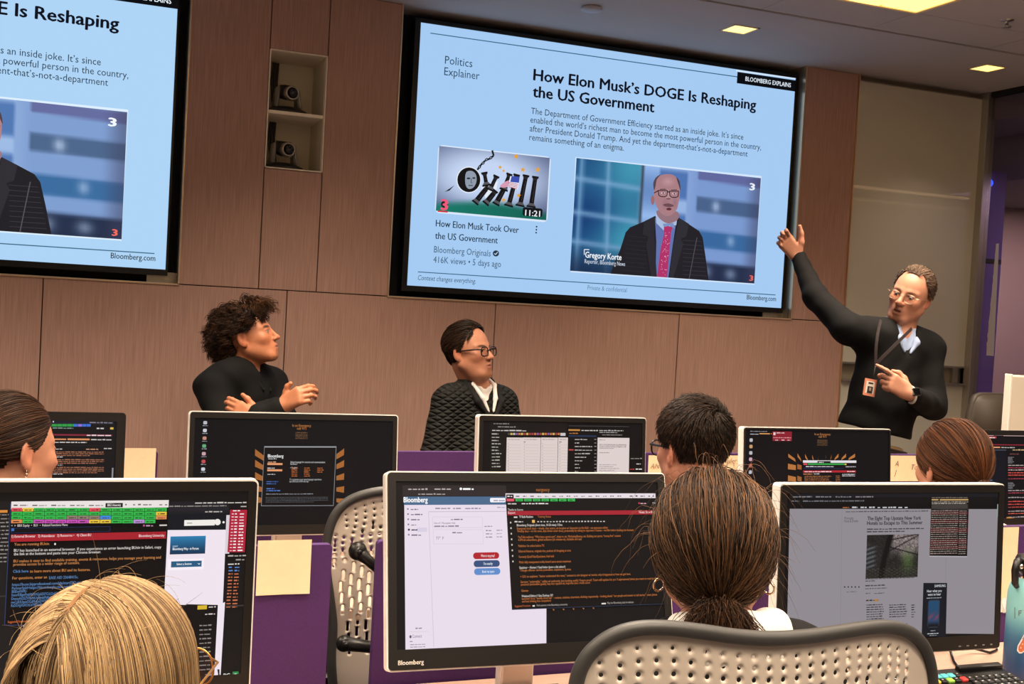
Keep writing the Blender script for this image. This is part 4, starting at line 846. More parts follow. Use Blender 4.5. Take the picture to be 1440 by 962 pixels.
for k in range(4): c.greek(842, 625.4+1.8*k, 880-(k == 3)*18, 1.1, '#7d7270')
c.greek(842, 637, 856, 1.2, '#7d7270')
for k in range(6): c.greek(842, 654+2.6*k, 872-random.random()*12, 1.1, '#8d8280')
c.greek(886, 645.4, 904, 2, '#8d8884'); c.greek(894, 653, 900, 1.7, '#cfcac6'); c.greek(885, 660.6, 892, 2, '#b03a3a'); c.greek(893, 660.4, 904, 2, '#e6dcdc'); c.rect(905.4, 597, 906.2, 690, '#2f2d2c')
c.build(mB2)
c = cB3
c.fill('#06060a'); emergency(c, 1156.5, 612, .85)
c.greek(1055, 607, 1079, 1.5, '#8d9096'); c.rect(1068, 609.2, 1082.5, 610.8, '#e0a060'); c.greek(1055, 611, 1067, 1.6, '#b9bcc4'); c.ell(1084.6, 610, .8, .8, '#d86a3c')
c.rect(1086.5, 606.6, 1113.4, 620.4, '#8a1c2c'); c.rect(1087.5, 608, 1090.5, 612, '#e9c9cc'); c.greek(1092, 609.4, 1103, 1.5, '#e6c4c8'); c.greek(1087.5, 616, 1112.4, 1.5, '#e9a0a4')
for x in (1090, 1099, 1107): c.greek(x, 619.4, x+4, 1.2, '#f3dada')
for k, cc in enumerate(('#b9bcc4', '#c59a68', '#b5b8be', '#c8a0b0', '#c05a50', '#b9bcc8')): c.rrect(1054-.25*k, 616.5+9*k, 1058.4-.25*k, 621.4+9*k, cc, .3)
for x0, x1, y0 in ((1108.3, 1119, 638), (1121.3, 1127, 637.6), (1132, 1137, 638.6), (1142, 1145.5, 639.4), (1150, 1151.6, 640)):
    c.poly([(x0, y0), (x0+.2, y0+5), (x1, y0+11.6), (x1-1.4, y0+7)], '#b5733a')
for x0, x1, y0 in ((1161.5, 1160, 639), (1169, 1167, 639), (1179, 1173, 638), (1189.6, 1182.6, 638), (1202.3, 1192.6, 638)):
    c.poly([(x0, y0), (x0-.2, y0+5), (x1, y0+9.4), (x1+1, y0+6)], '#b5733a')
for y in (652, 668.5): c.poly([(1108, y), (1119, y+2.4), (1119, y+9), (1107.8, y+8)], '#b5733a'); c.poly([(1121, y+.6), (1127, y+2.4), (1127, y+8.6), (1121, y+7.6)], '#9a5f30')
c.rect(1128.6, 647.2, 1203.6, 678, '#0a090c'); c.rect(1129, 647.4, 1204, 651, '#e3dee4'); c.rect(1149.4, 648.4, 1167.8, 651.4, '#1a181a'); c.greek(1151, 650.8, 1158, 1.5, '#e6e2e2'); c.rect(1129.6, 651.6, 1135, 653.8, '#d8505a'); c.rect(1136, 651.6, 1187, 653.8, '#35a84a'); c.rect(1187.4, 652, 1190, 654, '#d8c24c')
c.greek(1133, 656.8, 1172, 1.7, '#cfcad0'); c.greek(1189, 657, 1203, 1.7, '#b9b4ba'); c.rect(1129.4, 657.8, 1186, 660, '#141c38'); c.rect(1129, 661.6, 1203.4, 664.4, '#b02430'); c.greek(1131, 664, 1170, 1.7, '#f0d6d8'); c.greek(1191, 663.6, 1202, 1.6, '#f0d6d8'); c.greek(1129.4, 667.2, 1142, 1.7, '#e0905c'); c.greek(1144, 667, 1152, 1.6, '#cfcad0')
for k in range(4): c.greek(1131, 670.4+2.5*k, 1170-random.random()*8, 1.5, '#a5683e'); c.greek(1175, 670+2.5*k, 1181, 1.5, '#a5683e')
for k in range(2): c.greek(1184, 667.6+2.2*k, 1202, 1.5, '#cfcad0')
c.build(mB3)
c = cB4
c.fill('#08080c'); c.rect(1370, 610.4, 1445, 613.6, '#d3b4b2'); c.rect(1397, 612.4, 1411, 614, '#141214'); c.rect(1376, 613.6, 1401, 616.4, '#b83a44'); c.greek(1380, 616, 1399, 1.8, '#f0dcdc'); c.rect(1380, 624.6, 1445, 626.6, '#8c2232'); c.rect(1384, 628.2, 1406.4, 630, '#e8a070'); c.greek(1408, 630, 1427, 1.7, '#b9b4b0'); c.rect(1380, 631.8, 1415, 633.8, '#3c4250'); c.greek(1424, 633.4, 1445, 2, '#c9a878')
c.rect(1384, 634.6, 1414.6, 680, '#0b0e18'); c.greek(1386, 676, 1396, 1.6, '#5d83a8'); c.greek(1420, 639, 1433, 1.5, '#8a4a48')
for y0 in (643.4, 679.4):
    for k in range(6): c.greek(1417.5, y0+1.6*k, 1423+random.random()*4, 1.1, '#8d8a90')
for y, cc in ((655, '#b9a8a0'), (658.6, '#a03a4a'), (661.6, '#b9a8a0'), (665.6, '#c84a44'), (669, '#c84a44'), (674, '#a03a4a'), (690.6, '#a8989a'), (694, '#a03a4a'), (700.4, '#a8989a'), (706, '#c84a44'), (710, '#c84a44'), (714, '#b8443c'), (719.6, '#a8989a'), (723, '#c05a48'), (728, '#a8989a')): c.greek(1417.5, y, 1445, 1.9, cc)
c.poly([(1415.5, 727), (1427, 738.4), (1415, 737.2)], '#c8842c'); c.poly([(1414.8, 738), (1426, 738.8), (1427, 741), (1414.6, 741.8)], '#7a4a24')
c.build(mB4)
# ------------------------------------------------------------------ desks, dividers, papers
def desk(label, x0, x1, y0, y1, z):
    t = thing('training_desk', label, 'desk', ((x0+x1)/2, (y0+y1)/2, 0))
    m = MB(); m.box((x0, y0, z-.028), (x1, y1, z), .004); m.build('desk_top', M_DESK, t)
    for x in (x0+.04, (x0+x1)/2, x1-.07):
        m = MB(); m.box((x, y0+.12, 0), (x+.035, y1-.06, z-.028), .003); m.build('desk_leg', M_DARKMET, t)
    return t
desk('long pale laminate desk of the near row, carrying the nearest monitors', -2.5, 1.15, -3.70, -3.11, DESK_A)
desk('long pale laminate desk of the far row, in front of the seated speakers', -2.6, 2.1, -2.78, -2.17, DESK_B)
def divider(label, xa, xb, y, ztop, zbot, group):
    t = thing('privacy_panel', label, 'divider panel', ((xa+xb)/2, y, zbot), group)
    m = MB(); R = rounded_rect(xb-xa, ztop-zbot, .008, 4); n = len(R); cx, cz = (xa+xb)/2, (ztop+zbot)/2
    V = [(cx+x, y-.01, cz+z) for x, z in R]+[(cx+x, y+.01, cz+z) for x, z in R]
    m.add(V, [tuple(range(n))[::-1], tuple(range(n, 2*n))]+[(k, (k+1) % n, n+(k+1) % n, n+k) for k in range(n)]); m.build('panel_board', M_PURPLE, t)
    for x in (xa+.12, xb-.12):
        m = MB(); m.box((x-.02, y-.016, zbot-.005), (x+.02, y+.016, zbot+.05), .002); m.build('clamp', M_DARKMET, t)
    return t
YA, YB = -3.095, -2.155
za = at(440, 766.5, YA-.01)[2]; zb = at(620, 635.5, YB-.01)[2]
divider('purple divider panel of the near row, left of the perforated chair in the middle', -2.3, at(466, 767, YA)[0], YA, za, .40, 'purple divider panels')
divider('purple divider panel of the near row, behind the middle and right near monitors', at(530, 764, YA)[0], 1.1, YA, za+.004, .40, 'purple divider panels')
divider('purple divider panel of the far row, at the left beside the dark-red text monitor', -2.5, at(222, 634.5, YB)[0], YB, at(200, 635, YB-.01)[2], .40, 'purple divider panels')
divider('purple divider panel of the far row, running behind the man with short dark hair', at(300, 635, YB)[0], 1.45, YB, zb, .40, 'purple divider panels')
def paper(label, px, y, group='cream paper sheets on the dividers', writing=()):
    t = thing('paper_sheet', label, 'paper', at(px[0], px[3], y), group)
    P = [at(px[0], px[1], y), at(px[2], px[1], y)]
    x0 = at(px[0], (px[1]+px[3])/2, y)[0]; x1 = at(px[2], (px[1]+px[3])/2, y)[0]; z1 = at((px[0]+px[2])/2, px[1], y)[2]; z0 = at((px[0]+px[2])/2, px[3], y)[2]
    m = MB(); N = 8; V = []; F = []
    for j in range(N+1):
        for i in range(N+1):
            u, v = i/N, j/N; V.append((x0+(x1-x0)*u, y-.0012-.004*(1-v)**2*(.4+.6*abs(u-.5)*2)*.9, z0+(z1-z0)*v))
    n = len(V); V += [(a, b+.0006, c2) for a, b, c2 in V]
    for j in range(N):
        for i in range(N): q = (j*(N+1)+i, j*(N+1)+i+1, (j+1)*(N+1)+i+1, (j+1)*(N+1)+i); F.append(q); F.append(tuple(n+k for k in q[::-1]))
    m.add(V, F, 0, None, True); m.build('sheet', M_PAPER, t)
    if writing:
        for s, wx, wy, cap in writing:
            m = MB()
            o = at(wx, wy, y-.0045); h = (at(wx, wy-cap, y-.0045)[2]-o[2])/.7; V, F = font_mesh(s, -.6)
            m.add([(o[0]+(vx+.25*vy)*h*.95, o[1], o[2]+vy*h+.02*math.sin(vx*9)*h) for vx, vy in V], F)
            m.build('handwriting', M_INK, t)
    return t
paper('blank cream sheet on the purple divider right of the lower-left monitor', (361, 759.5, 436.5, 835.5), YA-.0115)
paper('blank cream sheet on the far purple divider at the left, beside the dark-red text monitor', (174.5, 630.3, 218.5, 680.3), YB-.0115)
paper('cream sheet with handwriting left of the short-haired man\u2019s glasses', (911, 640.5, 968, 676), YB-.0115, writing=(('ANGE', 914.5, 659, 7),))
paper('cream sheet with handwriting between the short-haired man and the orange-ray monitor', (1004, 640.5, 1052, 676), YB-.0115, writing=(('nder W', 1020, 651, 7),))
paper('cream sheet with handwriting left of the straight-haired person\u2019s ear', (1250, 640.8, 1306, 676.5), YB-.0115, writing=(('A', 1258, 656, 8), ('J', 1258, 668, 7), ('Tony', 1280, 661, 8), ('VO', 1287, 669, 6)))
paper('cream sheet on the purple divider behind the blue bottle', (1404, 741.5, 1428.5, 860), YA-.0115)

# ------------------------------------------------------------------ perforated chairs
def chair(label, out_px, y, xc_px, bend, seat_z, rows, sc, arms, rim_r=.0095):
    xc = at(xc_px, 930, y)[0]
    P = []
    for px, py in out_px:
        q = at(px, py, y)
        for _ in range(3): q = at(px, py, y+bend*(q[0]-xc)**2)
        P.append((q[0]-xc, q[2]))
    P = np.array(P); zc = P[:, 1].mean()
    # smooth outline (closed Catmull-Rom)
    Q = []
    for i in range(len(P)):
        p0, p1, p2, p3 = P[i-1], P[i], P[(i+1) % len(P)], P[(i+2) % len(P)]
        for s in np.linspace(0, 1, 6, endpoint=False): Q.append(.5*(2*p1+(p2-p0)*s+(2*p0-5*p1+4*p2-p3)*s*s+(3*p1-p0-3*p2+p3)*s**3))
    Q = np.array(Q)
    def top(x):
        best = -9
        for a, b in zip(Q, np.roll(Q, -1, 0)):
            if (a[0]-x)*(b[0]-x) <= 0 and a[0] != b[0]: best = max(best, a[1]+(b[1]-a[1])*(x-a[0])/(b[0]-a[0]))
        return best
    def inside(x, z, mrg):
        c2 = False; dm = 9
        for a, b in zip(Q, np.roll(Q, -1, 0)):
            if (a[1] > z) != (b[1] > z) and x < (b[0]-a[0])*(z-a[1])/(b[1]-a[1])+a[0]: c2 = not c2
            d = b-a; tt = max(0, min(1, ((x-a[0])*d[0]+(z-a[1])*d[1])/(d@d+1e-12))); dm = min(dm, math.hypot(a[0]+d[0]*tt-x, a[1]+d[1]*tt-z))
        return c2 and dm > mrg
    t = thing('perforated_chair', label, 'chair', (xc, y+.28, 0), 'perforated office chairs')
    W3 = lambda x, z, off=0: (xc+x, y+bend*x*x+off, z)
    m = MB(); m.tube([W3(x, z) for x, z in Q], rim_r, 12, closed=True); m.build('back_rim', M_RUBBER, t)
    # perforated shell: a fine sheet with round and slotted holes, each hole dished at its rim
    tops = {}; zmean = max(top(x) for x in (-.12, .12)); xmax = np.abs(Q[:, 0]).max(); holes = []
    for i in range(rows):
        for j in range(-13, 14):
            x = j*.0222*sc
            if abs(x) > xmax-.012: continue
            if j not in tops: tops[j] = top(x)
            edge = abs(x)/xmax; bl = min(1, i/14)
            z = tops[j]*(1-bl)+(zmean-.02)*bl-(.0255+.0146*i)*sc-.010*edge**3; x2 = x+(.0035*math.sin(i*.9) if edge < .9 else 0)
            r_ = (.0023+.00042*min(i, 4))*(1-.25*edge**4)*sc; L = 0
            if i >= 9: r_ *= .92; L = .0175*sc
            elif i >= 3:
                if (i+j) % 4 == 0: L = .0146*sc
                elif (i+j) % 4 == 1: continue
            if i >= 9 and (i+j) % 2: continue
            if not inside(x2, z, .016) or (L and not inside(x2, z-L, .016)): continue
            holes.append((x2, z, L, r_, i < 9))
    h = .00125; gx = np.arange(Q[:, 0].min()-.004, Q[:, 0].max()+.004, h); gz = np.arange(Q[:, 1].min()-.004, Q[:, 1].max()+.004, h)
    X, Z = np.meshgrid(gx, gz, indexing='ij')
    ins = np.zeros(X.shape, bool); Df = np.full(X.shape, 9.)
    for a, b in zip(Q, np.roll(Q, -1, 0)):
        ins ^= ((a[1] > Z) != (b[1] > Z)) & (X < (b[0]-a[0])*(Z-a[1])/((b[1]-a[1]) or 1e-12)+a[0])
    ins2 = ins
    sd = np.where(ins, -1., 1.); Hd = np.full(X.shape, .02)
    for hx, hz, L, r_, bell in holes:
        i0, i1 = np.searchsorted(gx, (hx-.012, hx+.012)); j0, j1 = np.searchsorted(gz, (hz-L-.012, hz+.012)); sx, sz_ = X[i0:i1, j0:j1]-hx, Z[i0:i1, j0:j1]-hz
        tt = np.clip(-sz_/L, 0, 1) if L else np.zeros_like(sx)
        rr = r_*(1-.55*np.exp(-((tt-.5)/.22)**2)) if (L and bell) else r_
        d = np.hypot(sx, sz_+tt*L)-rr; Hd[i0:i1, j0:j1] = np.minimum(Hd[i0:i1, j0:j1], d)
    gxx, gzz = np.gradient(Hd, h)
    near = np.abs(Hd) < .75*h
    Xs = X-np.where(near, gxx*Hd, 0); Zs = Z-np.where(near, gzz*Hd, 0); Hs = np.where(near, 0, Hd)
    keepv = ins & (Hs > -1e-9)
    kc = keepv[:-1, :-1] & keepv[1:, :-1] & keepv[1:, 1:] & keepv[:-1, 1:]
    idx = -np.ones(X.shape, int); used = np.zeros(X.shape, bool); used[:-1, :-1] |= kc; used[1:, :-1] |= kc; used[1:, 1:] |= kc; used[:-1, 1:] |= kc
    idx[used] = np.arange(used.sum()); xs_, zs_, hd = Xs[used], Zs[used], np.clip(Hs[used], 0, 1)
    dish = .0030*np.exp(-(hd/.0020)**1.5)
    V = np.stack([xc+xs_, y+bend*xs_*xs_+.002+dish, zs_], -1)
    I, J = np.nonzero(kc); F = np.stack([idx[I, J], idx[I+1, J], idx[I+1, J+1], idx[I, J+1]], -1)
    np_mesh('back_shell', V, F, M_CHAIRB, t)
    zl = Q[:, 1].min()
    m = MB(); m.box((xc-.235, y+.07, seat_z-.05), (xc+.235, y+.53, seat_z), .03, seg=4); m.build('seat', mat('seat_fabric', (34, 34, 36), .9), t)
    m = MB(); m.tube([W3(0, zl+.03, -.02), W3(0, zl-.02, -.03), (xc, y+.06, seat_z-.08), (xc, y+.25, seat_z-.075)], .02, 10); m.build('back_support', M_DARKMET, t)
    m = MB(); m.cyl((xc, y+.29, .08), (xc, y+.29, seat_z-.05), .026); m.build('gas_column', M_DARKMET, t)
    m = MB()
    for k in range(5):
        a = k*2*math.pi/5+.3; m.tube([(xc, y+.29, .1), (xc+.3*math.cos(a), y+.29+.3*math.sin(a), .07)], [.022, .014], 8)
    m.build('star_base', M_DARKMET, t)
    for k in range(5):
        a = k*2*math.pi/5+.3; cx, cy = xc+.3*math.cos(a), y+.29+.3*math.sin(a)
        m = MB(); m.cyl((cx-.02, cy, .028), (cx+.02, cy, .028), .028, n=16); m.cyl((cx, cy, .03), (cx, cy, .075), .008, n=8); m.build('caster', M_BLACK, t)
    if arms:
        for (p1, p2, p3, r1, r2) in arms:
            a, b = at(*p1, y-.035), at(*p2, y-.05)
            e = at(*p3, y-.035)
            m = MB(); m.tube([a+(0, .012, 0), a, a*.6+b*.4, b], [r1*.9, r1, r2*1.1, r2], 14); m.ell(a, (r1*1.12, r1*.9, r1*1.12)); m.ell(a+np.array([.001, -r1*.8, 0]), (.006, .004, .006)); m.build('arm_pivot', M_DARKMET, t)
    for s in (-1, 1):
        m = MB(); m.tube([(xc+s*.2, y+.2, seat_z-.04), (xc+s*.285, y+.22, seat_z-.02), (xc+s*.29, y+.2, seat_z+.12), (xc+s*.285, y+.24, seat_z+.19)], .016, 10); m.box((xc+s*.285-.04, y+.12, seat_z+.185), (xc+s*.285+.04, y+.36, seat_z+.21), .01, seg=3); m.build('armrest', M_DARKMET, t)
    return t
chair('perforated beige-backed office chair in the foreground, behind the dark-haired person with a bun',
      [(828, 1085), (814, 1035), (809, 992), (811, 958), (820, 933), (836, 912), (862, 894), (896, 884), (938, 883), (985, 888), (1035, 895), (1085, 898), (1135, 895), (1185, 888), (1225, 882.5), (1256, 882.5), (1282, 891), (1300, 909), (1310, 934), (1314, 962), (1314, 995), (1306, 1038), (1290, 1085), (1262, 1190), (1180, 1250), (940, 1250), (860, 1190)],
      -4.20, 1062, .7, .46, 16, 1.0, None)
chair('perforated beige-backed office chair between the desk rows, seen between two purple dividers',
      [(478, 1020), (469, 970), (466, 925), (468, 880), (463, 835), (458.5, 795), (461, 755), (471, 725), (490, 705), (518, 694), (550, 690), (582, 693), (612, 698), (642, 695), (672, 693), (702, 698), (724, 712), (737, 735), (741, 770), (737, 830), (731, 900), (728, 970), (716, 1030), (690, 1075), (600, 1085), (510, 1070)],
      -2.90, 600, .35, .45, 24, .92, [((503, 775), (538, 806), (503, 775), .019, .011), ((484, 905), (536, 912), (490, 905), .017, .013)], rim_r=.011)

# ------------------------------------------------------------------ things on the near desk at the right
c0 = at(1438, 955, -3.555); c0 = atz(1438, 951, DESK_A); bx, by, bz = c0[0], c0[1], DESK_A
t = thing('water_bottle', 'tall teal-to-blue steel water bottle with black cap at the right edge', 'bottle', (bx, by, bz))
ztop = at(1438, 812, by)[2]-bz; r = .046
prof = [(0, 0), (r*.94, 0), (r, .006)]+[(r, .006+(ztop-.05)*k/12) for k in range(1, 13)]+[(r*.985, ztop-.036), (r*.9, ztop-.02), (r*.72, ztop-.008), (r*.62, ztop)]
m = MB(); m.lathe(prof, 40, axis_o=(bx, by, bz))
def omb(z):
    q = (z-bz)/ztop; return lin(mixc(mixc((34, 62, 106), (58, 110, 148), sstep(0, .5, q)), (140, 206, 208), sstep(.35, .72, q)))
m.c = [omb(v[2]) for v in m.v]; m.build('bottle_body', mat('powder_coat', rough=.38, attr=True, spec=.5), t)
m = MB(); m.lathe([(r*.62, ztop-.002), (r*.66, ztop+.002), (r*.66, ztop+.016), (r*.6, ztop+.017)], 36, axis_o=(bx, by, bz)); m.build('steel_neck', mat('steel', (214, 208, 198), .18, metal=1), t)
m = MB(); m.lathe([(r*.69, ztop+.015), (r*.74, ztop+.02), (r*.74, ztop+.042), (r*.66, ztop+.05), (0, ztop+.05)], 36, axis_o=(bx, by, bz)); m.build('bottle_cap', M_BLACK, t)
m = MB(); dl = -np.array([math.cos(.25), math.sin(.25)*-1]); 
hp = [(bx-r*.74, by, bz+ztop+.042), (bx-r*1.02, by-.006, bz+ztop+.040), (bx-r*1.18, by-.008, bz+ztop+.02), (bx-r*1.12, by-.008, bz+ztop-.012), (bx-r*.98, by-.008, bz+ztop-.02)]
m.tube(hp, [.007, .009, .009, .008, .006], 10); m.ell((bx-r*.95, by-.016, bz+ztop+.03), (.006, .004, .006), mi=1); m.build('cap_strap', [M_BLACK, mat('steel', (214, 208, 198))], t)
def sticker(name, pts_px, c, off=.0009):
    """flat shape wrapped on the bottle where the photo shows it"""
    V = []
    for px, py in pts_px:
        d = ray(px, py); o = CAM-np.array([bx, by, 0]); a = d[0]**2+d[1]**2; b2 = 2*(o[0]*d[0]+o[1]*d[1]); cc = o[0]**2+o[1]**2-(r+off)**2
        disc = b2*b2-4*a*cc
        tt = (-b2-math.sqrt(max(0, disc)))/(2*a); V.append(CAM+d*tt)
    return V
def patch(mb, pts, mi, off):
    mb.add(sticker('', pts, None, off), [tuple(range(len(pts)))], mi)
m = MB(); Wm, Km, Om, Gm = mat('sticker_white', (226, 232, 232), .5), mat('sticker_black', (24, 26, 28), .5), mat('sticker_orange', (206, 112, 76), .5), mat('sticker_teal_grey', (106, 128, 130), .5)
cap_ = [(1408.6+.0, 848+y) for y in ()]
def oval(cx, cy, rx, ry, n=20, p=1.0): return [(cx+rx*math.copysign(abs(math.cos(a))**p, math.cos(a)), cy+ry*math.copysign(abs(math.sin(a))**p, math.sin(a))) for a in np.linspace(0, 2*math.pi, n, endpoint=False)]
patch(m, oval(1412, 851.5, 3.7, 10.8, p=.6), 0, .0006); patch(m, oval(1412, 851.5, 2.9, 9.6, p=.6), 1, .0009)
for dy in (-5, 0, 5): patch(m, oval(1412, 851.5+dy, 1.1, 1.7), 0, .0012)
SM = [Wm, Km, Om, Gm, mat('bottle_teal', (128, 192, 198), .45), mat('sticker_cream', (236, 190, 160), .5)]
m.build('sticker', SM, t); m = MB()
patch(m, [(1426.5, 854), (1446, 853), (1446, 871), (1426.5, 870)], 3, .0006); patch(m, [(1428.3, 855.8), (1446, 854.9), (1446, 869), (1428.3, 868.2)], 4, .0009)
for q in ([(1432, 858.5), (1433.4, 858.4), (1433.4, 866), (1432, 866)], [(1433.4, 858.4), (1437, 858.2), (1437, 859.6), (1433.4, 859.8)], [(1433.4, 861.4), (1436, 861.3), (1436, 862.6), (1433.4, 862.7)]): patch(m, q, 3, .0012)
m.build('sticker', SM, t); m = MB()
patch(m, [(1440, 892), (1437, 897), (1434, 903), (1431, 908), (1430, 915), (1433, 919), (1437, 919), (1441, 916), (1446, 914), (1446, 888)], 0, .0006)
patch(m, [(1440, 895), (1438, 900), (1435, 905), (1432.5, 909), (1432, 914), (1434, 917), (1437, 917), (1441, 914), (1446, 912), (1446, 891)], 2, .0009)
for a, b in ((1438, 906), (1435.5, 911), (1441, 902)): patch(m, oval(a, b, 1.1, 1.4, 10), 5, .0012)
m.build('sticker', SM, t)

kz = DESK_A+.048; kr = atz(1403, 932, kz); kx1, ky1 = kr[0], kr[1]; kw, kd = .455, .185
t = thing('keyboard', 'black desk keyboard with coloured keys, in front of the right near monitor', 'keyboard', (kx1-kw/2, ky1-kd/2, DESK_A))
ks = .17
KM = Matrix.Translation((kx1, ky1, kz)) @ Matrix.Rotation(ks, 4, 'X')
m = MB(); m.box((-kw, -kd, -.02), (0, 0, -.004), .004, M=KM); m.box((-.13, -.022, -.006), (-.004, -.004, .006), .003, M=KM); m.build('keyboard_body', mat('keyboard_black', (17, 17, 18), .35), t)
m = MB(); p = .0186
pal = {'k': 0, 't': 1, 'y': 2, 'g': 3, 'r': 4}
rowsK = ['kkkkkkkkygtttkkkk', 'kkkkkkkyyggkrkkkk', 'kkkkkkkkkkkkkkkk', 'kkkkkkkkkkkkkkkk', 'kkkkkkkkkkkkkkkk', 'kkkkkkkkkkkkkkk', 'kkkkkkkkkkkkkkk']
for r_ in range(8):
    for c_ in range(23):
        x = -kw+.012+c_*p*1.02; y = -.030-r_*p*1.02
        if r_ == 0 and c_ > 15: continue
        col_ = 0
        if r_ == 0 and 12 <= c_ <= 14: col_ = 1
        if r_ == 0 and c_ == 10: col_ = 3
        if r_ == 1 and c_ in (9, 10, 11): col_ = 2
        if r_ == 1 and c_ == 13: col_ = 3
        if r_ == 1 and c_ == 15: col_ = 4
        if (r_, c_) in ((4, 17), (6, 14), (6, 15), (5, 22), (6, 13)): col_ = 3
        if r_ == 2 and c_ < 16: continue
        if y < -kd+.012: continue
        m.box((x, y-.0155, -.005), (x+.0155, y, .0025), .0018, mi=col_, M=KM, seg=1)
        if col_ == 0: m.box((x+.004, y-.0075, .0024), (x+.0085, y-.0055, .0027), mi=5, M=KM)
m.build('keys', [mat('key_black', (24, 24, 25), .4), mat('key_teal', (86, 186, 190), .5), mat('key_yellow', (232, 186, 58), .5), mat('key_green', (140, 190, 74), .5), mat('key_red', (206, 52, 48), .5), mat('key_legend', (206, 206, 206), .6)], t)
cz = DESK_A+.004
m = MB(); a, b = atz(1268, 900, cz+.04), atz(1345, 935, cz)
m.tube([atz(1300, 900, cz+.05), atz(1326, 905, cz+.02), atz(1337, 917, cz), atz(1341, 930, cz), atz(1350, 942, cz)], .0032, 8)
tag(m.build('monitor_cable', M_BLACK), 'short black cable dropping to the desk behind the coloured keyboard', 'cable')
m = MB(); m.tube([atz(1340, 899, cz+.05), atz(1370, 912, cz+.01), atz(1392, 918, cz), atz(1402, 914, cz), atz(1400, 906, cz+.02), atz(1394, 898, cz+.06)], .0032, 8)
tag(m.build('monitor_cable', M_BLACK), 'black cable looping on the desk below the right corner of the grey web page monitor', 'cable')

# ------------------------------------------------------------------ far right corner: dark chair and a white panel behind the desks
yv = -1.25
P = [(1361, 612), (1366, 585), (1371, 566), (1376, 556), (1384, 553), (1405, 553), (1426, 555), (1431, 562), (1432, 612), (1430, 640), (1362, 640)]
V = [at(a, b, yv) for a, b in P]; n = len(V)
t = thing('dark_chair', 'dark brown padded chair by the glass wall, only its back showing', 'chair', (V[5][0], yv+.25, 0))
m = MB(); b = bmesh.new(); vs = [b.verts.new(v) for v in V]; f = b.faces.new(vs); e = bmesh.ops.extrude_face_region(b, geom=[f]); bmesh.ops.translate(b, verts=[v for v in e['geom'] if isinstance(v, bmesh.types.BMVert)], vec=(0, .05, 0))
bmesh.ops.recalc_face_normals(b, faces=b.faces[:]); bmesh.ops.bevel(b, geom=[q for q in b.edges if abs(q.verts[0].co.y-q.verts[1].co.y) < .01], offset=.012, segments=3, affect='EDGES'); m.bm(b, 0, True); m.build('backrest', mat('brown_leather', (62, 54, 44), .6), t)
xm = (V[0][0]+V[8][0])/2
m = MB(); m.box((xm-.22, yv+.06, .4), (xm+.22, yv+.5, .48), .03, seg=3); m.build('seat', mat('brown_leather', (62, 54, 44)), t)
for sx in (-.19, .19):
    for sy in (.09, .46):
        m = MB(); m.tube([(xm+sx, yv+sy, .42), (xm+sx*1.1, yv+sy, 0)], .014, 8); m.build('leg', M_DARKMET, t)
m = MB(); m.tube([(xm-.15, yv+.03, V[0][2]), (xm-.15, yv+.1, .43)], .012, 8); m.tube([(xm+.15, yv+.03, V[0][2]), (xm+.15, yv+.1, .43)], .012, 8); m.build('back_support', M_DARKMET, t)
yv = -1.62
a, b = at(1422, 527.5, yv), at(1417, 604, yv); zb_ = .93
t = thing('white_monitor', 'white-backed monitor turned away, cut off by the right picture edge', 'monitor', (a[0]+.26, yv+.05, .74))
m = MB(); m.box((b[0]+.004, yv, zb_), (b[0]+.53, yv+.03, a[2]), .008, M=None); m.build('housing', mat('white_shell', (226, 216, 196), .45), t)
m = MB(); m.box((b[0]-.006, yv-.004, zb_-.004), (b[0]+.006, yv+.032, a[2]+.004), .003); m.build('side_edge', mat('white_edge', (248, 240, 226), .35), t)
m = MB(); m.box((b[0]+.22, yv-.04, .752), (b[0]+.29, yv-.015, 1.05), .004); m.box((b[0]+.14, yv-.12, .74), (b[0]+.38, yv+.08, .752), .004); m.build('stand', M_ALU, t)
desk('side desk at the right below the white-backed monitor', b[0]-.1, b[0]+1.3, yv-.25, yv+.25, .74)
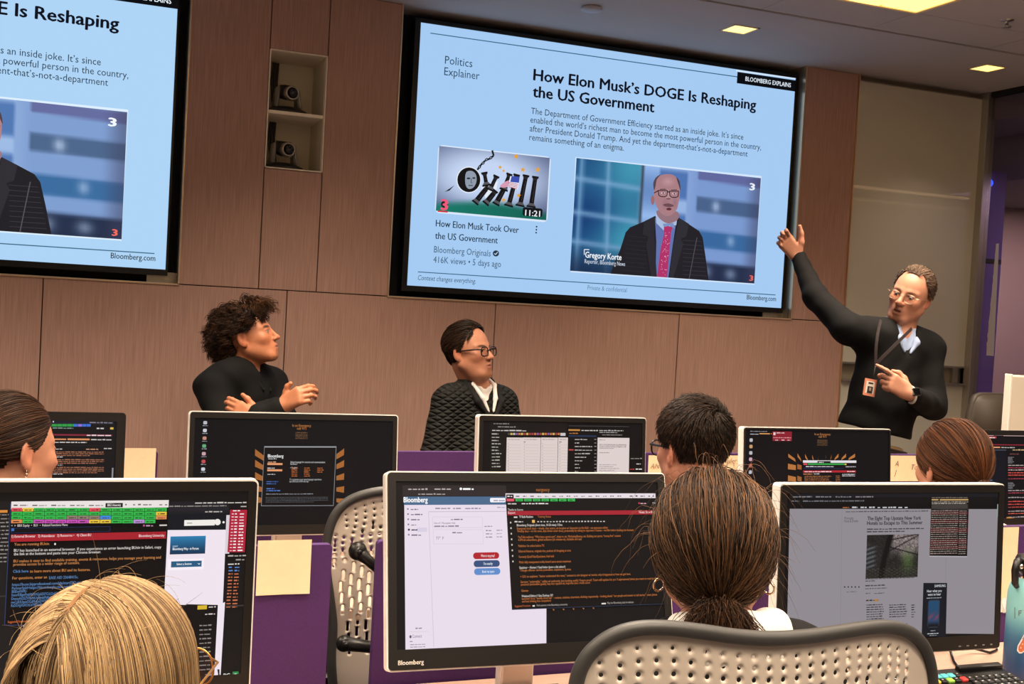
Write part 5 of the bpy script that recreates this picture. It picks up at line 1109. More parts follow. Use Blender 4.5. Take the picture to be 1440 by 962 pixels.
# ------------------------------------------------------------------ smooth solids for bodies and clothes (one continuous surface each)
def ball_frame(fwd, up):
    y = np.array(fwd, float); y /= np.linalg.norm(y); z = np.array(up, float); z = z-y*(z@y); z /= np.linalg.norm(z); x = np.cross(y, z)
    return np.stack([x, y, z], 1)          # columns: right side, forward, up of the subject
class Solid:
    def __init__(s): s.p = []
    def cone(s, a, b, r1, r2=None, k=.01, op='u'): s.p.append(('c', np.array(a, float), np.array(b, float), r1, r1 if r2 is None else r2, k, op)); return s
    def chain(s, pts, rs, k=.01, op='u'):
        for i in range(len(pts)-1): s.cone(pts[i], pts[i+1], rs[i], rs[i+1], k, op)
        return s
    def ell(s, c, r, M=None, k=.01, op='u'): s.p.append(('e', np.array(c, float), np.array(r, float), np.eye(3) if M is None else np.array(M, float), 0, k, op)); return s
    def box(s, c, hsz, rad, M=None, k=.01, op='u'): s.p.append(('b', np.array(c, float), np.array(hsz, float), np.eye(3) if M is None else np.array(M, float), rad, k, op)); return s
    def plane(s, o, n, k=.004): s.p.append(('p', np.array(o, float), np.array(n, float), None, 0, k, 'cut')); return s
    def bounds(s):
        lo = np.full(3, 9e9); hi = -lo
        for q in s.p:
            if q[-1] != 'u': continue
            if q[0] == 'c': a = np.minimum(q[1]-q[3], q[2]-q[4]); b = np.maximum(q[1]+q[3], q[2]+q[4])
            else: e = np.abs(q[3]) @ (q[2]+(q[4] if q[0] == 'b' else 0)); a, b = q[1]-e, q[1]+e
            lo = np.minimum(lo, a); hi = np.maximum(hi, b)
        return lo, hi
    def mesh(s, h=.006, fine=()):
        """surface nets on a grid that is finer where fine = [(centre, half sizes, step)] says so"""
        lo, hi = s.bounds(); lo = lo-.02; hi = hi+.02; ax = []
        for d in range(3):
            pts = [lo[d]]
            while pts[-1] < hi[d]:
                st = h
                for c, hs, fs in fine:
                    if c[d]-hs[d]-h < pts[-1] < c[d]+hs[d]: st = min(st, fs)
                pts.append(pts[-1]+st)
            ax.append(np.array(pts))
        X, Y, Z = [a.astype(np.float32) for a in ax]; D = np.full((len(X), len(Y), len(Z)), .5, np.float32)
        for q in s.p:
            k, op = q[5], q[6]
            if q[0] == 'p':
                d = ((X-q[1][0])*q[2][0])[:, None, None]+((Y-q[1][1])*q[2][1])[None, :, None]+((Z-q[1][2])*q[2][2])[None, None, :]
                np.maximum(D, d, out=D); continue
            if q[0] == 'c': a = np.minimum(q[1]-q[3], q[2]-q[4]); b = np.maximum(q[1]+q[3], q[2]+q[4])
            else: e = np.abs(q[3]) @ (q[2]+(q[4] if q[0] == 'b' else 0)); a, b = q[1]-e, q[1]+e
            mg = k+.02; sl = [slice(max(0, np.searchsorted(A, a[i]-mg)-1), np.searchsorted(A, b[i]+mg)+1) for i, A in enumerate((X, Y, Z))]
            x, y, z = X[sl[0]][:, None, None], Y[sl[1]][None, :, None], Z[sl[2]][None, None, :]
            if q[0] == 'c':
                ba = q[2]-q[1]; L2 = max(float(ba@ba), 1e-9); px, py, pz = x-q[1][0], y-q[1][1], z-q[1][2]
                t = np.clip((px*ba[0]+py*ba[1]+pz*ba[2])/L2, 0, 1); d = np.sqrt((px-ba[0]*t)**2+(py-ba[1]*t)**2+(pz-ba[2]*t)**2)-(q[3]+(q[4]-q[3])*t)
            else:
                M = q[3]; px, py, pz = x-q[1][0], y-q[1][1], z-q[1][2]; l = [px*M[0, i]+py*M[1, i]+pz*M[2, i] for i in range(3)]
                if q[0] == 'e':
                    r = q[2]; k0 = np.sqrt((l[0]/r[0])**2+(l[1]/r[1])**2+(l[2]/r[2])**2); k1 = np.sqrt((l[0]/r[0]**2)**2+(l[1]/r[1]**2)**2+(l[2]/r[2]**2)**2)+1e-9; d = k0*(k0-1)/k1
                else:
                    w = [np.abs(l[i])-q[2][i] for i in range(3)]; d = np.sqrt(sum(np.maximum(v, 0)**2 for v in w))+np.minimum(np.maximum(np.maximum(w[0], w[1]), w[2]), 0)-q[4]
            B = D[sl[0], sl[1], sl[2]]
            if op == 'u':
                g = np.maximum(k-np.abs(B-d), 0)/max(k, 1e-6); D[sl[0], sl[1], sl[2]] = np.minimum(B, d)-g*g*k*.25
            else:
                d = -d; g = np.maximum(k-np.abs(B-d), 0)/max(k, 1e-6); D[sl[0], sl[1], sl[2]] = np.maximum(B, d)+g*g*k*.25
        Sg = D < 0; c = np.zeros(tuple(n-1 for n in D.shape), np.uint8)
        for i in (0, 1):
            for j in (0, 1):
                for l in (0, 1): c += Sg[i:D.shape[0]-1+i, j:D.shape[1]-1+j, l:D.shape[2]-1+l]
        I, J, K = np.nonzero((c > 0) & (c < 8)); idx = np.full(c.shape, -1, np.int32); idx[I, J, K] = np.arange(len(I))
        acc = np.zeros((len(I), 3)); cnt = np.zeros(len(I)); G = {}
        for i in (0, 1):
            for j in (0, 1):
                for l in (0, 1): G[i, j, l] = D[I+i, J+j, K+l]
        P = lambda i, j, l: np.stack([X[I+i], Y[J+j], Z[K+l]], 1)
        for u in G:
            for d in range(3):
                if u[d]: continue
                v = list(u); v[d] = 1; v = tuple(v); A, B = G[u], G[v]; m = (A < 0) != (B < 0); t = np.where(m, A/np.where(m, A-B, 1), 0)[:, None]
                acc += np.where(m[:, None], P(*u)*(1-t)+P(*v)*t, 0); cnt += m
        V = acc/cnt[:, None]; F = []
        for d in range(3):
            e1, e2 = [q for q in range(3) if q != d]
            A = [slice(None)]*3; B = [slice(None)]*3; A[d] = slice(0, -1); B[d] = slice(1, None)
            sa, sb = Sg[tuple(A)], Sg[tuple(B)]; W = np.stack(np.nonzero(sa != sb), 1); ok = (W[:, e1] > 0) & (W[:, e2] > 0) & (W[:, e1] < Sg.shape[e1]-1) & (W[:, e2] < Sg.shape[e2]-1); W = W[ok]
            o1 = np.zeros(3, int); o1[e1] = 1; o2 = np.zeros(3, int); o2[e2] = 1
            q = [idx[tuple((W-a).T)] for a in (o1*0, o1, o1+o2, o2)]; Q = np.stack(q, 1)
            fl = sa[tuple(W.T)]; fl = fl if d != 1 else ~fl; Q[fl] = Q[fl][:, ::-1]
            F.append(Q[(Q >= 0).all(1)])
        F = np.vstack(F)[:, ::-1]
        # light relaxation
        for _ in range(2):
            nb = np.zeros_like(V); n = np.zeros(len(V))
            for a, b in ((0, 1), (1, 2), (2, 3), (3, 0)):
                np.add.at(nb, F[:, a], V[F[:, b]]); np.add.at(n, F[:, a], 1); np.add.at(nb, F[:, b], V[F[:, a]]); np.add.at(n, F[:, b], 1)
            V = V*.55+.45*nb/np.maximum(n, 1)[:, None]
        return V, F

# ------------------------------------------------------------------ anatomy
def add_head(s, M, o, jaw=1.0, fem=False, nose=1.0, mouth=0, lo=1.0, brow=1.0):
    """head in local axes (x right, y forward, z up); o is midway between the ears at eye height"""
    L = lambda x, y, z: o+M@np.array([x, y, z])
    s.ell(L(0, -.012, .03), (.0755, .098, .088), M, .01); s.ell(L(0, .028, -.02), (.064, .062, .085), M, .03)
    s.ell(L(0, .035, -.055), (.052*jaw, .055, .058), M, .03); s.cone(L(-.018, .074, -.1*lo), L(.018, .074, -.1*lo), .0165, .0165, .022)
    for x in (-1, 1):
        s.cone(L(x*.054*jaw, .0, -.055), L(x*.022, .068, -.097*lo), .016, .014, .03)
        s.cone(L(x*.012, .083, .020), L(x*.045, .066, .019), .0095*brow, .008, .014)                 # brow
        s.ell(L(x*.04, .062, -.022), (.022, .022, .02), M, .02)                                # cheekbone
        s.ell(L(x*.0315, .099, .0015), (.016, .0155, .0105), M, .012, 'd')                       # eye socket
        s.ell(L(x*.0315, .0765, .001), (.0125, .0125, .012), M, .003); s.cone(L(x*.021, .0865, .0075), L(x*.043, .0815, .006), .0034, .003, .004); s.cone(L(x*.023, .0865, -.007), L(x*.042, .0815, -.0065), .003, .0026, .004)   # lids
        s.ell(L(x*.0125*nose, .099*1, -.034), (.0072, .0105, .0075), M, .006)                    # nostril wing
        s.ell(L(x*.0075*nose, .104, -.0415), (.003, .0045, .003), M, .002, 'd')
        E = M@np.array([[math.cos(.3), x*math.sin(.3), 0], [-x*math.sin(.3), math.cos(.3), 0], [0, 0, 1]]).T
        s.ell(L(x*.0775, -.012, -.006), (.0065, .0175, .031), E, .006); s.ell(L(x*.0755, -.006, -.03), (.006, .010, .011), E, .008)      # ear
        s.ell(L(x*.0845, -.0085, .0), (.0052, .0095, .0185), E, .004, 'd')
    s.cone(L(0, .087, .012), L(0, .111*nose**.3, -.026), .0075, .0095*nose, .011); s.ell(L(0, .1135, -.0315), (.0105*nose, .0105, .0095), M, .008)
    s.ell(L(0, .082, -.066), (.027, .018, .02), M, .018)
    if mouth: s.ell(L(0, .104, -.069), (.015, .016, .0045+.004*mouth), M, .003, 'd')
    s.cone(L(-.017, .0905, -.0605), L(0, .0985, -.0575), .0042, .0055, .006); s.cone(L(.017, .0905, -.0605), L(0, .0985, -.0575), .0042, .0055, .006)
    s.cone(L(-.014, .089, -.0735-.004*mouth), L(.014, .089, -.0735-.004*mouth), .0055, .0055, .006); s.ell(L(0, .0955, -.0735-.004*mouth), (.012, .005, .005), M, .006)
    s.cone(L(-.016, .1, -.0662), L(.016, .1, -.0662), .0016, .0016, .003, 'd') if not mouth else None
    return L
def add_hand(s, M, w, side, curls, spread=(.0, .0, .0, .0), thumb=None, sc=1.0, thumb_r=1.0):
    """M columns: x towards the thumb edge (side=+1) , y to the fingers, z out of the back of the hand; w = wrist"""
    L = lambda x, y, z: w+M@(np.array([x*side, y, z])*sc)
    ks = [(.027, .088), (.009, .092), (-.010, .088), (-.027, .080)]; ln = [(.043, .026, .021), (.047, .029, .022), (.044, .027, .021), (.034, .021, .019)]
    for (kx, ky), l, cu, sp in zip(ks, ln, curls, spread):
        s.cone(L(kx*.45, .006, 0), L(kx, ky, .001), .0155*sc, .0112*sc, .014)
        p = np.array([kx, ky, .0]); a = 0; rr = (.0098, .0088, .0080, .0068)
        for i in range(3):
            a += cu[i] if np.ndim(cu) else cu*(1, 1.15, .8)[i]
            q = p+l[i]*np.array([math.sin(sp)*math.cos(a), math.cos(a)*math.cos(sp), -math.sin(a)]); s.cone(L(*p), L(*q), rr[i]*sc, rr[i+1]*sc, .004); p = q
    T = thumb or [(.022, .018, -.006), (.044, .046, -.012), (.057, .074, -.014), (.062, .100, -.012)]
    s.chain([L(*p) for p in T], [.0155*sc, .0132*sc, .0108*sc, .0085*sc], .008)
    s.box(L(0, .05, -.004), (.024*sc, .034*sc, .004*sc), .008*sc, M, .012)
SKIN = mat('skin', rough=.5, attr=True, spec=.4, noise=((90, 90, 90), .05, 3))
def skin_col(V, M, o, base, lip=None, stubble=0, brow=None, blush=.12, hand_pts=(), age=0, extra=None):
    B = np.array(lin(base)); C = np.tile(B, (len(V), 1)); q = (V-o)@M; x, y, z = np.abs(q[:, 0]), q[:, 1], q[:, 2]
    g = lambda cx, cy, cz, sx, sy, sz: np.exp(-((x-cx)/sx)**2-((y-cy)/sy)**2-((z-cz)/sz)**2)[:, None]
    red = np.array([1.0, .55, .48]); mixin = lambda C, col, w: C*(1-w)+np.array(col)*w
    C = mixin(C, B*red*1.06, np.clip(blush*2.2*(g(.042, .065, -.03, .022, .04, .022)+g(0, .11, -.03, .014, .03, .012)+g(.082, -.01, -.005, .02, .03, .04)*1.2), 0, .6))
    if stubble: C = mixin(C, B*np.array([.45, .42, .42]), np.clip(stubble*(g(.0, .085, -.085, .055, .035, .03)+.8*g(.05, .03, -.07, .02, .05, .03)+.7*g(0, .1, -.05, .03, .02, .007)), 0, .75))
    if lip: C = mixin(C, lin(lip), np.clip(1.15*(g(.0, .097, -.0665, .018, .012, .0085)), 0, .9))
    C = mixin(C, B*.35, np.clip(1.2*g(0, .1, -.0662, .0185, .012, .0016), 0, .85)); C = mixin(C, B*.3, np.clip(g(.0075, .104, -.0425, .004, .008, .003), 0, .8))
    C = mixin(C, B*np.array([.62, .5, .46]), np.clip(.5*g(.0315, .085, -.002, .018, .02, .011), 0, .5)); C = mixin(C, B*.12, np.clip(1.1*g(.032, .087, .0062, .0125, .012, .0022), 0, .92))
    if brow is not None: C = mixin(C, lin(brow[0]), np.clip(1.4*brow[1]*np.exp(-((x-.031)/.0165)**4-((z-.0215+((x-.031)**2)*9)/.0042)**2)[:, None]*(y > .05)[:, None], 0, .92))
    if extra is not None: C = extra(V, C, q)
    return C
def eyes(M, o, root, gaze=(0, 0), iris='#5a4632'):
    for x in (-1, 1):
        c = o+M@np.array([x*.0315, .0778, .0006]); d = M@np.array([math.sin(gaze[0]), math.cos(gaze[0]), math.sin(gaze[1])]); d /= np.linalg.norm(d)
        m = MB(); m.ell(c, (.0122, .0122, .0112), n=20)
        P = np.array(m.v); a = ((P-c)@d)/np.linalg.norm(P-c, axis=1); m.c = [lin('#0a0806') if v > .965 else lin(iris) if v > .87 else lin('#9c8f86') for v in a]
        m.build('eye', mat('eye_surface', rough=.15, attr=True), root)

# ------------------------------------------------------------------ hair
HAIR = mat('hair_strands', rough=.5, attr=True, spec=.18)
SK_C, SK_R = np.array([0, -.012, .032]), np.array([.0775, .100, .0895])
def strands(roots, d0, length, nseg, force, stiff=.6, off=None, curl=None, jitter=.0, C=SK_C, R=SK_R, neck=False):
    """grow strands in head space, keeping them outside the skull ellipsoid"""
    N = len(roots); P = [roots]; p = roots.copy(); d = d0/np.linalg.norm(d0, axis=1)[:, None]; st = np.broadcast_to(np.asarray(length, float), (N,))/nseg
    off = np.full(N, .04) if off is None else off; ph = rng.uniform(0, 6.28, N); fr = rng.uniform(.7, 1.3, N)
    for i in range(nseg):
        f = force(p, d, (i+1)/nseg); f = f/(np.linalg.norm(f, axis=1)[:, None]+1e-9); d = d*stiff+f*(1-stiff)+rng.normal(0, jitter, (N, 3)) if jitter else d*stiff+f*(1-stiff)
        d /= np.linalg.norm(d, axis=1)[:, None]; p = p+d*st[:, None]
        q = (p-C)/R; m = np.linalg.norm(q, axis=1); need = 1+off; k = np.maximum(m, need)/m
        pn = C+q*k[:, None]*R; p = pn; P.append(p.copy())
    P = np.stack(P, 1)
    if curl:
        amp, fq = curl; T = np.gradient(P, axis=1); T /= np.linalg.norm(T, axis=2)[:, :, None]+1e-9; a = np.cross(T, np.array([.3, .5, .8])); a /= np.linalg.norm(a, axis=2)[:, :, None]+1e-9; b = np.cross(T, a)
        s = np.linspace(0, 1, nseg+1)[None, :]; w = np.minimum(1, s*3)*amp; th = ph[:, None]+fr[:, None]*fq*s*6.28
        P = P+(a*np.cos(th)[:, :, None]+b*np.sin(th)[:, :, None])*w[:, :, None]
    return P
def hair_arrays(P, r, cols, taper=.35):
    """three-sided tapered tubes for many strands at once"""
    N, m, _ = P.shape; T = np.gradient(P, axis=1); T /= np.linalg.norm(T, axis=2)[:, :, None]+1e-9
    a = np.cross(T, np.array([.21, .37, .9])); a /= np.linalg.norm(a, axis=2)[:, :, None]+1e-9; b = np.cross(T, a)
    rad = np.broadcast_to(np.asarray(r, float), (N,))[:, None]*(1-(1-taper)*np.linspace(0, 1, m)[None, :]**2)
    V = np.stack([P+(a*math.cos(t)+b*math.sin(t))*rad[:, :, None] for t in (0, 2.094, 4.189)], 2)      # N,m,3,3
    base = (np.arange(N)*m*3)[:, None, None]+(np.arange(m-1)*3)[None, :, None]; k = np.arange(3)[None, None, :]; k2 = (np.arange(3)+1) % 3
    F = np.stack([base+k, base+k2[None, None, :], base+3+k2[None, None, :], base+3+k], -1).reshape(-1, 4)
    return V.reshape(-1, 3), F, np.repeat(cols, m*3, axis=0)
def hair_obj(name, sets, M, o, parent, cap=None):
    Vs, Fs, Cs, n = [], [], [], 0
    for P, r, cols in sets:
        V, F, C = hair_arrays(P, r, cols); V = o+V@M.T; Vs.append(V); Fs.append(F+n); Cs.append(C); n += len(V)
    if cap is not None:
        V, F, c = cap; Vs.append(V); Fs.append(F+n); Cs.append(np.tile(np.array(lin(c)), (len(V), 1))); n += len(V)
    return np_mesh(name, np.vstack(Vs), np.vstack(Fs), HAIR, parent, np.vstack(Cs))
def hair_cols(N, dark, light, pw=1.0):
    t = rng.random((N, 1))**pw; return np.array(lin(dark))*(1-t)+np.array(lin(light))*t
def scalp(N, cond, spread=1.0, tries=14):
    d = rng.normal(size=(N*tries, 3)); d /= np.linalg.norm(d, axis=1)[:, None]; d = d[cond(d)][:N]; return SK_C+d*SK_R*1.005, d
def head_pose(yaw, pitch, roll):
    """yaw 0 looks into the lens, + turns to the picture's right; roll + leans the crown to the right"""
    t = -CF; cy, sy, cp, sp = math.cos(math.radians(yaw)), math.sin(math.radians(yaw)), math.cos(math.radians(pitch)), math.sin(math.radians(pitch))
    f = (t*cy+CR*sy)*cp+CU*sp; r = math.radians(roll); return ball_frame(f, CU*math.cos(r)+CR*math.sin(r))
def bump_cloth(name, col, rough=.85, **k): return mat(name, col, rough, spec=.2, **k)
def cloth(name, s, material, parent, h=.007, fine=(), wr=0.0):
    V, F = s.mesh(h, fine)
    if wr:   # soft folds
        q = V*np.array([38, 38, 22]); n = np.sin(q[:, 0]+1.7*np.sin(q[:, 2]))*np.sin(q[:, 1]*.8+q[:, 2]*1.3+1.1*np.sin(q[:, 0]*.7)); c = V.mean(0); d = V-c; d[:, 2] *= .2; d /= np.linalg.norm(d, axis=1)[:, None]+1e-9
        V = V+d*(n*wr)[:, None]
    return np_mesh(name, V, F, material, parent)
# ------------------------------------------------------------------ the people
def torso(s, nb, T, sw=.165, i=0.0, belly=0.0, hip=True):
    P = lambda x, y, z: nb+T@np.array([x, y, z])
    s.ell(P(0, .005, -.145), (.150+i, .104+i, .17+i), T, .05); s.ell(P(0, .012+belly*.4, -.30), (.142+i+belly*.5, .108+i+belly, .15+i), T, .06)
    if hip: s.ell(P(0, .0, -.44), (.158+i, .122+i, .11+i), T, .06)
    s.cone(P(-sw, 0, -.05), P(sw, 0, -.05), .056+i, .056+i, .05)
    for x in (-1, 1): s.cone(P(0, -.015, -.005), P(x*sw*.92, -.005, -.04), .046+i, .05+i, .05)
    return P
def neck(s, o, M, nb, r=.054, k=.03): s.cone(o+M@np.array([0, -.028, -.05]), nb+np.array([0, 0, .0]), r, r*1.06, k)
def glasses(M, o, parent, col, w=.0235, h=.0185, rim=.0022, z=-.004, y=.103, rnd=2.6, lens=True, metal=0, gap=.0345, temple=True):
    L = lambda p: o+M@np.array(p); t = np.linspace(0, 2*math.pi, 33)[:-1]
    root = bpy.data.objects.new('glasses', None); COL.objects.link(root); root.parent = parent; root.matrix_parent_inverse = parent.matrix_world.inverted(); root.empty_display_size = .02; root.location = L((0, .1, 0)); bpy.context.view_layer.update()
    g = mat('glasses_'+('metal' if metal else 'acetate')+col.strip('#'), hexc(col), .3, metal=metal)
    def ring(x, f=1.0):
        return [L((x*gap+f*w*math.copysign(abs(math.cos(a))**(2/rnd), math.cos(a)), y-.10*abs(x*gap+f*w*math.cos(a))**1.0*.28-.004*math.sin(a)*0, z+f*h*math.copysign(abs(math.sin(a))**(2/rnd), math.sin(a)))) for a in t]
    m = MB()
    for x in (-1, 1): m.tube(ring(x), rim, 8, closed=True)
    m.tube([L((-.0125, y-.001, z+.004)), L((0, y+.003, z+.007)), L((.0125, y-.001, z+.004))], rim, 8); root_fr = m.build('frame', g, root)
    if temple:
        for x in (-1, 1):
            m = MB(); m.tube([L((x*(gap+w), y-.004, z+h*.5)), L((x*.0735, y-.02, z+h*.55)), L((x*.0785, .02, z+.008)), L((x*.0795, -.012, z+.005)), L((x*.079, -.026, z-.012))], [rim*1.15, rim*1.3, rim*1.2, rim, rim*.9], 8); m.build('temple_arm', g, root)
    if lens:
        for x in (-1, 1): m = MB(); R = ring(x, .97); m.add(R, [tuple(range(len(R)))]); m.build('lens', M_LENSG, root)
    return root
M_LENSG = glass_mat('spectacle_glass', (.95, .95, .95), .25)
def cap_shell(cond, off, n=72, wob=0.0):
    """under-layer of the hair: the part of the scalp where hair grows, lifted off the skull"""
    u = np.linspace(0, 2*math.pi, 2*n, endpoint=False); v = np.linspace(-1.5, 1.5707, n); U, Vv = np.meshgrid(u, v, indexing='ij')
    d = np.stack([np.cos(Vv)*np.cos(U), np.cos(Vv)*np.sin(U), np.sin(Vv)], -1); ok = cond(SK_C+d*SK_R)
    k = 1+off+wob*np.sin(U*9+3*np.sin(Vv*5))*np.sin(Vv*11); P = (SK_C+d*SK_R*k[..., None]).reshape(-1, 3); f = []
    I, J = np.meshgrid(np.arange(2*n), np.arange(n-1), indexing='ij'); I2 = (I+1) % (2*n); m = ok[I, J] & ok[I2, J] & ok[I2, J+1] & ok[I, J+1]
    F = np.stack([I*n+J, I2*n+J, I2*n+J+1, I*n+J+1], -1)[m]; used = np.unique(F); mp = -np.ones(len(P), int); mp[used] = np.arange(len(used)); return P[used], mp[F]
def grow_roots(N, cond, lift=1.01):
    out = np.zeros((0, 3))
    while len(out) < N:
        d = rng.normal(size=(N*3, 3)); d /= np.linalg.norm(d, axis=1)[:, None]; p = SK_C+d*SK_R*lift; out = np.vstack([out, p[cond(p)]])
    return out[:N]
def normals(p): n = (p-SK_C)/SK_R**2; return n/np.linalg.norm(n, axis=1)[:, None]
def tang(v, p): n = normals(p); return v-n*(v*n).sum(1)[:, None]
def simple_chair(x, y, fw, sz, label, colr=(44, 43, 44), hw=.22):
    fw = np.array([fw[0], fw[1], 0.]); fw /= np.linalg.norm(fw); Mx = Matrix(((fw[1], fw[0], 0, x), (-fw[0], fw[1], 0, y), (0, 0, 1, 0), (0, 0, 0, 1)))
    t = thing('stool', label, 'stool', (x, y, 0), 'plain stools under seated people')
    cm = mat('chair_fabric', colr, .9)
    m = MB(); m.box((-hw, -hw, sz-.07), (hw, hw, sz), .03, M=Mx, seg=3); m.build('seat', cm, t)
    m = MB(); m.cyl(Mx @ Vector((0, 0, .06)), Mx @ Vector((0, 0, sz-.06)), .025); m.build('gas_column', M_DARKMET, t)
    m = MB()
    for k in range(5): a = k*1.2566; m.tube([Mx @ Vector((0, 0, .08)), Mx @ Vector((hw*1.1*math.cos(a), hw*1.1*math.sin(a), .022))], [.02, .02], 8)
    m.build('star_base', M_DARKMET, t); return t
def legs_seated(root, hip, fw, knee_z, floor_to, trouser, shoe, spread=.1):
    rt = np.array([fw[1], -fw[0], 0]); s = Solid(); s.ell(hip, (.17, .14, .12), ball_frame(fw, (0, 0, 1)), .05)
    for x in (-1, 1):
        h = hip+rt*x*.09; k = h+fw*.40+rt*x*.03; k[2] = knee_z; a = k+fw*.02; a[2] = floor_to+.09; s.chain([h, k, a], [.088, .066, .05], .03)
    cloth('trousers', s, trouser, root, .011)
    for x in (-1, 1):
        h = hip+rt*x*.12+fw*.42; h[2] = floor_to+.045; q = Solid(); q.cone(h-fw*.07, h+fw*.15+np.array([0, 0, -.008]), .042, .036, .02); q.plane((0, 0, floor_to+.003), (0, 0, -1)); cloth('shoe', q, shoe, root, .008)
M_BLKCLOTH = bump_cloth('black_knit', (11, 10.5, 10.5), bump=('n', (260, 260, 260), .12, .002)); M_BLKCLOTH2 = bump_cloth('charcoal_rib', (28, 28, 27), bump=('n', (200, 200, 200), .2, .002)); M_KHAKI = bump_cloth('khaki_twill', (150, 122, 84)); M_DENIM = bump_cloth('dark_trousers', (34, 36, 44)); M_SHOE = mat('black_leather', (22, 20, 19), .35)
M_BLUESH = bump_cloth('blue_shirt', (150, 166, 196)); M_WHITESH = bump_cloth('white_shirt', (232, 226, 220)); M_QUILT = bump_cloth('quilted_knit', (34, 34, 31), .7, bump=('quilt', (11, 11, 15), .9, .012))

# === the standing man who points at the display
def man_standing():
    o = at(1281, 415, -1.400); M = head_pose(-40, -4, 25)
    root = thing('person', 'standing person in a black pullover pointing at the display, badge on a lanyard', 'person', (o[0]-.12, -1.38, 0))
    nb = at(1264, 467, -1.370); hipc = at(1219, 655, -1.360); up = nb-hipc; T = ball_frame((-.18, -1, 0), up)
    shR, shL = at(1193, 463, -1.360), at(1303, 490, -1.400)
    elR, wrR = at(1147, 418, -1.160), at(1121.5, 360, -0.940); elL, wrL = at(1312, 571, -1.490), at(1279, 554, -1.650)
    def clothes(i, hip=True):
        s = Solid(); torso(s, nb, T, .15, i, .012, hip)
        s.cone(nb+T@np.array([-.06, 0, -.05]), shR, .066+i, .056+i, .05); s.cone(nb+T@np.array([.06, 0, -.05]), shL, .06+i, .056+i, .05)
        return s
    body = clothes(-.016, False); neck(body, o, M, nb+T@np.array([0, .0, -.02]), .055)
    L = add_head(body, M, o, 1.06, mouth=1, nose=1.08)
    body.chain([shR, elR, wrR], [.05, .042, .027], .02); body.chain([shL, elL, wrL], [.05, .042, .027], .02)
    yR = -.62*CR+.70*CU-.15*CF; zR = CF+.25*CR; HR = ball_frame(yR, zR)
    add_hand(body, HR, wrR+.0*yR, -1, (.55, .6, .65, .7), (.05, .0, -.04, -.1), [(.022, .02, -.006), (.050, .040, -.006), (.074, .070, -.002), (.088, .098, .0)], 1.05)
    yL = -.80*CR+.52*CU-.12*CF; HL = ball_frame(yL, -CF+.2*CU-.1*CR)
    add_hand(body, HL, wrL, 1, (.25, .75, .95, 1.05), (.08, .02, -.02, -.06), [(.022, .02, -.008), (.046, .044, -.02), (.056, .072, -.03), (.05, .096, -.036)], 1.0)
    hR, hL = wrR+HR[:, 1]*.08, wrL+HL[:, 1]*.08
    V, F = body.mesh(.008, [(o, (.115, .125, .14), .0026), (hR, (.11, .11, .11), .0034), (hL, (.11, .11, .11), .0034)])
    np_mesh('body', V, F, SKIN, root, skin_col(V, M, o, '#b98268', '#9c5d54', .2, ('#6a4a38', .8), .16)); eyes(M, o, root, (-.1, -.25), '#54606a')
    s = clothes(-.004); s.cone(nb+T@np.array([0, .14, .03]), nb+T@np.array([-.0, .125, -.115]), .05, .012, .01, 'd'); s.cone(nb+T@np.array([0, .0, .0]), nb+T@np.array([0, -.0, .055]), .068, .066, .01); s.cone(nb+T@np.array([0, .08, .08]), nb+T@np.array([0, .125, -.075]), .066, .014, .008, 'd'); s.plane(nb+T@np.array([0, .0, .040]), T@np.array([0, .25, 1])); s.plane(nb+T@np.array([0, 0, -.36]), T@np.array([0, 0, -1]))
    cloth('shirt', s, M_BLUESH, root, .005, [(nb+T@np.array([0, .05, -.02]), (.14, .14, .12), .0035)])
    s = clothes(.008); s.chain([shR, elR, wrR-.01*yR], [.066, .052, .037], .03); s.chain([shL, elL, wrL*.84+elL*.16], [.066, .056, .040], .03)
    s.cone(nb+T@np.array([0, .0, .02]), nb+T@np.array([0, -.01, .12]), .066, .07, .01, 'd'); s.cone(nb+T@np.array([0, .10, .05]), nb+T@np.array([-.0, .14, -.125]), .07, .012, .01, 'd'); s.plane(nb+T@np.array([0, 0, -.445]), T@np.array([0, 0, -1]))
    cs = Solid()
    for x in (-1, 1): cs.chain([nb+T@np.array(v) for v in ((0, -.064, .045), (x*.060, -.02, .040), (x*.060, .05, .008), (x*.042, .090, -.035), (x*.014, .110, -.085))], [.010, .012, .014, .014, .006], .012)
    cloth('shirt_collar', cs, M_BLUESH, root, .0042)
    cloth('pullover', s, M_BLKCLOTH, root, .006, wr=.0035)
    # trousers, belt, shoes
    s = Solid(); s.ell(hipc, (.165, .125, .13), T, .05); s.ell(hipc+T@np.array([0, 0, .06]), (.15, .112, .1), T, .04)
    for x, dx in ((-1, -.08), (1, .12)):
        h = hipc+T@np.array([x*.085, 0, -.06]); a = np.array([hipc[0]+dx, -1.34, .07]); k = (h+a)/2+np.array([0, -.02, .03]); s.chain([h, k, a], [.088, .066, .058], .04)
    s.plane(hipc+T@np.array([0, 0, .11]), T@np.array([0, 0, 1])); cloth('trousers', s, M_KHAKI, root, .009, wr=.002)
    m = MB(); ring = [hipc+T@np.array([.153*math.cos(a), .115*math.sin(a), .085]) for a in np.linspace(0, 6.283, 40)[:-1]]
    for dz in (-.009, 0, .009): m.tube([p+T@np.array([0, 0, dz]) for p in ring], .0065, 6, closed=True)
    m.build('belt', mat('belt_leather', (38, 30, 26), .4), root)
    for dx in (-.08, .12):
        q = Solid(); c = np.array([hipc[0]+dx, -1.36, .045]); q.cone(c+(0, .05, 0), c+(-.02, -.17, -.008), .045, .038, .02); q.plane((0, 0, .003), (0, 0, -1)); cloth('shoe', q, M_SHOE, root, .008)
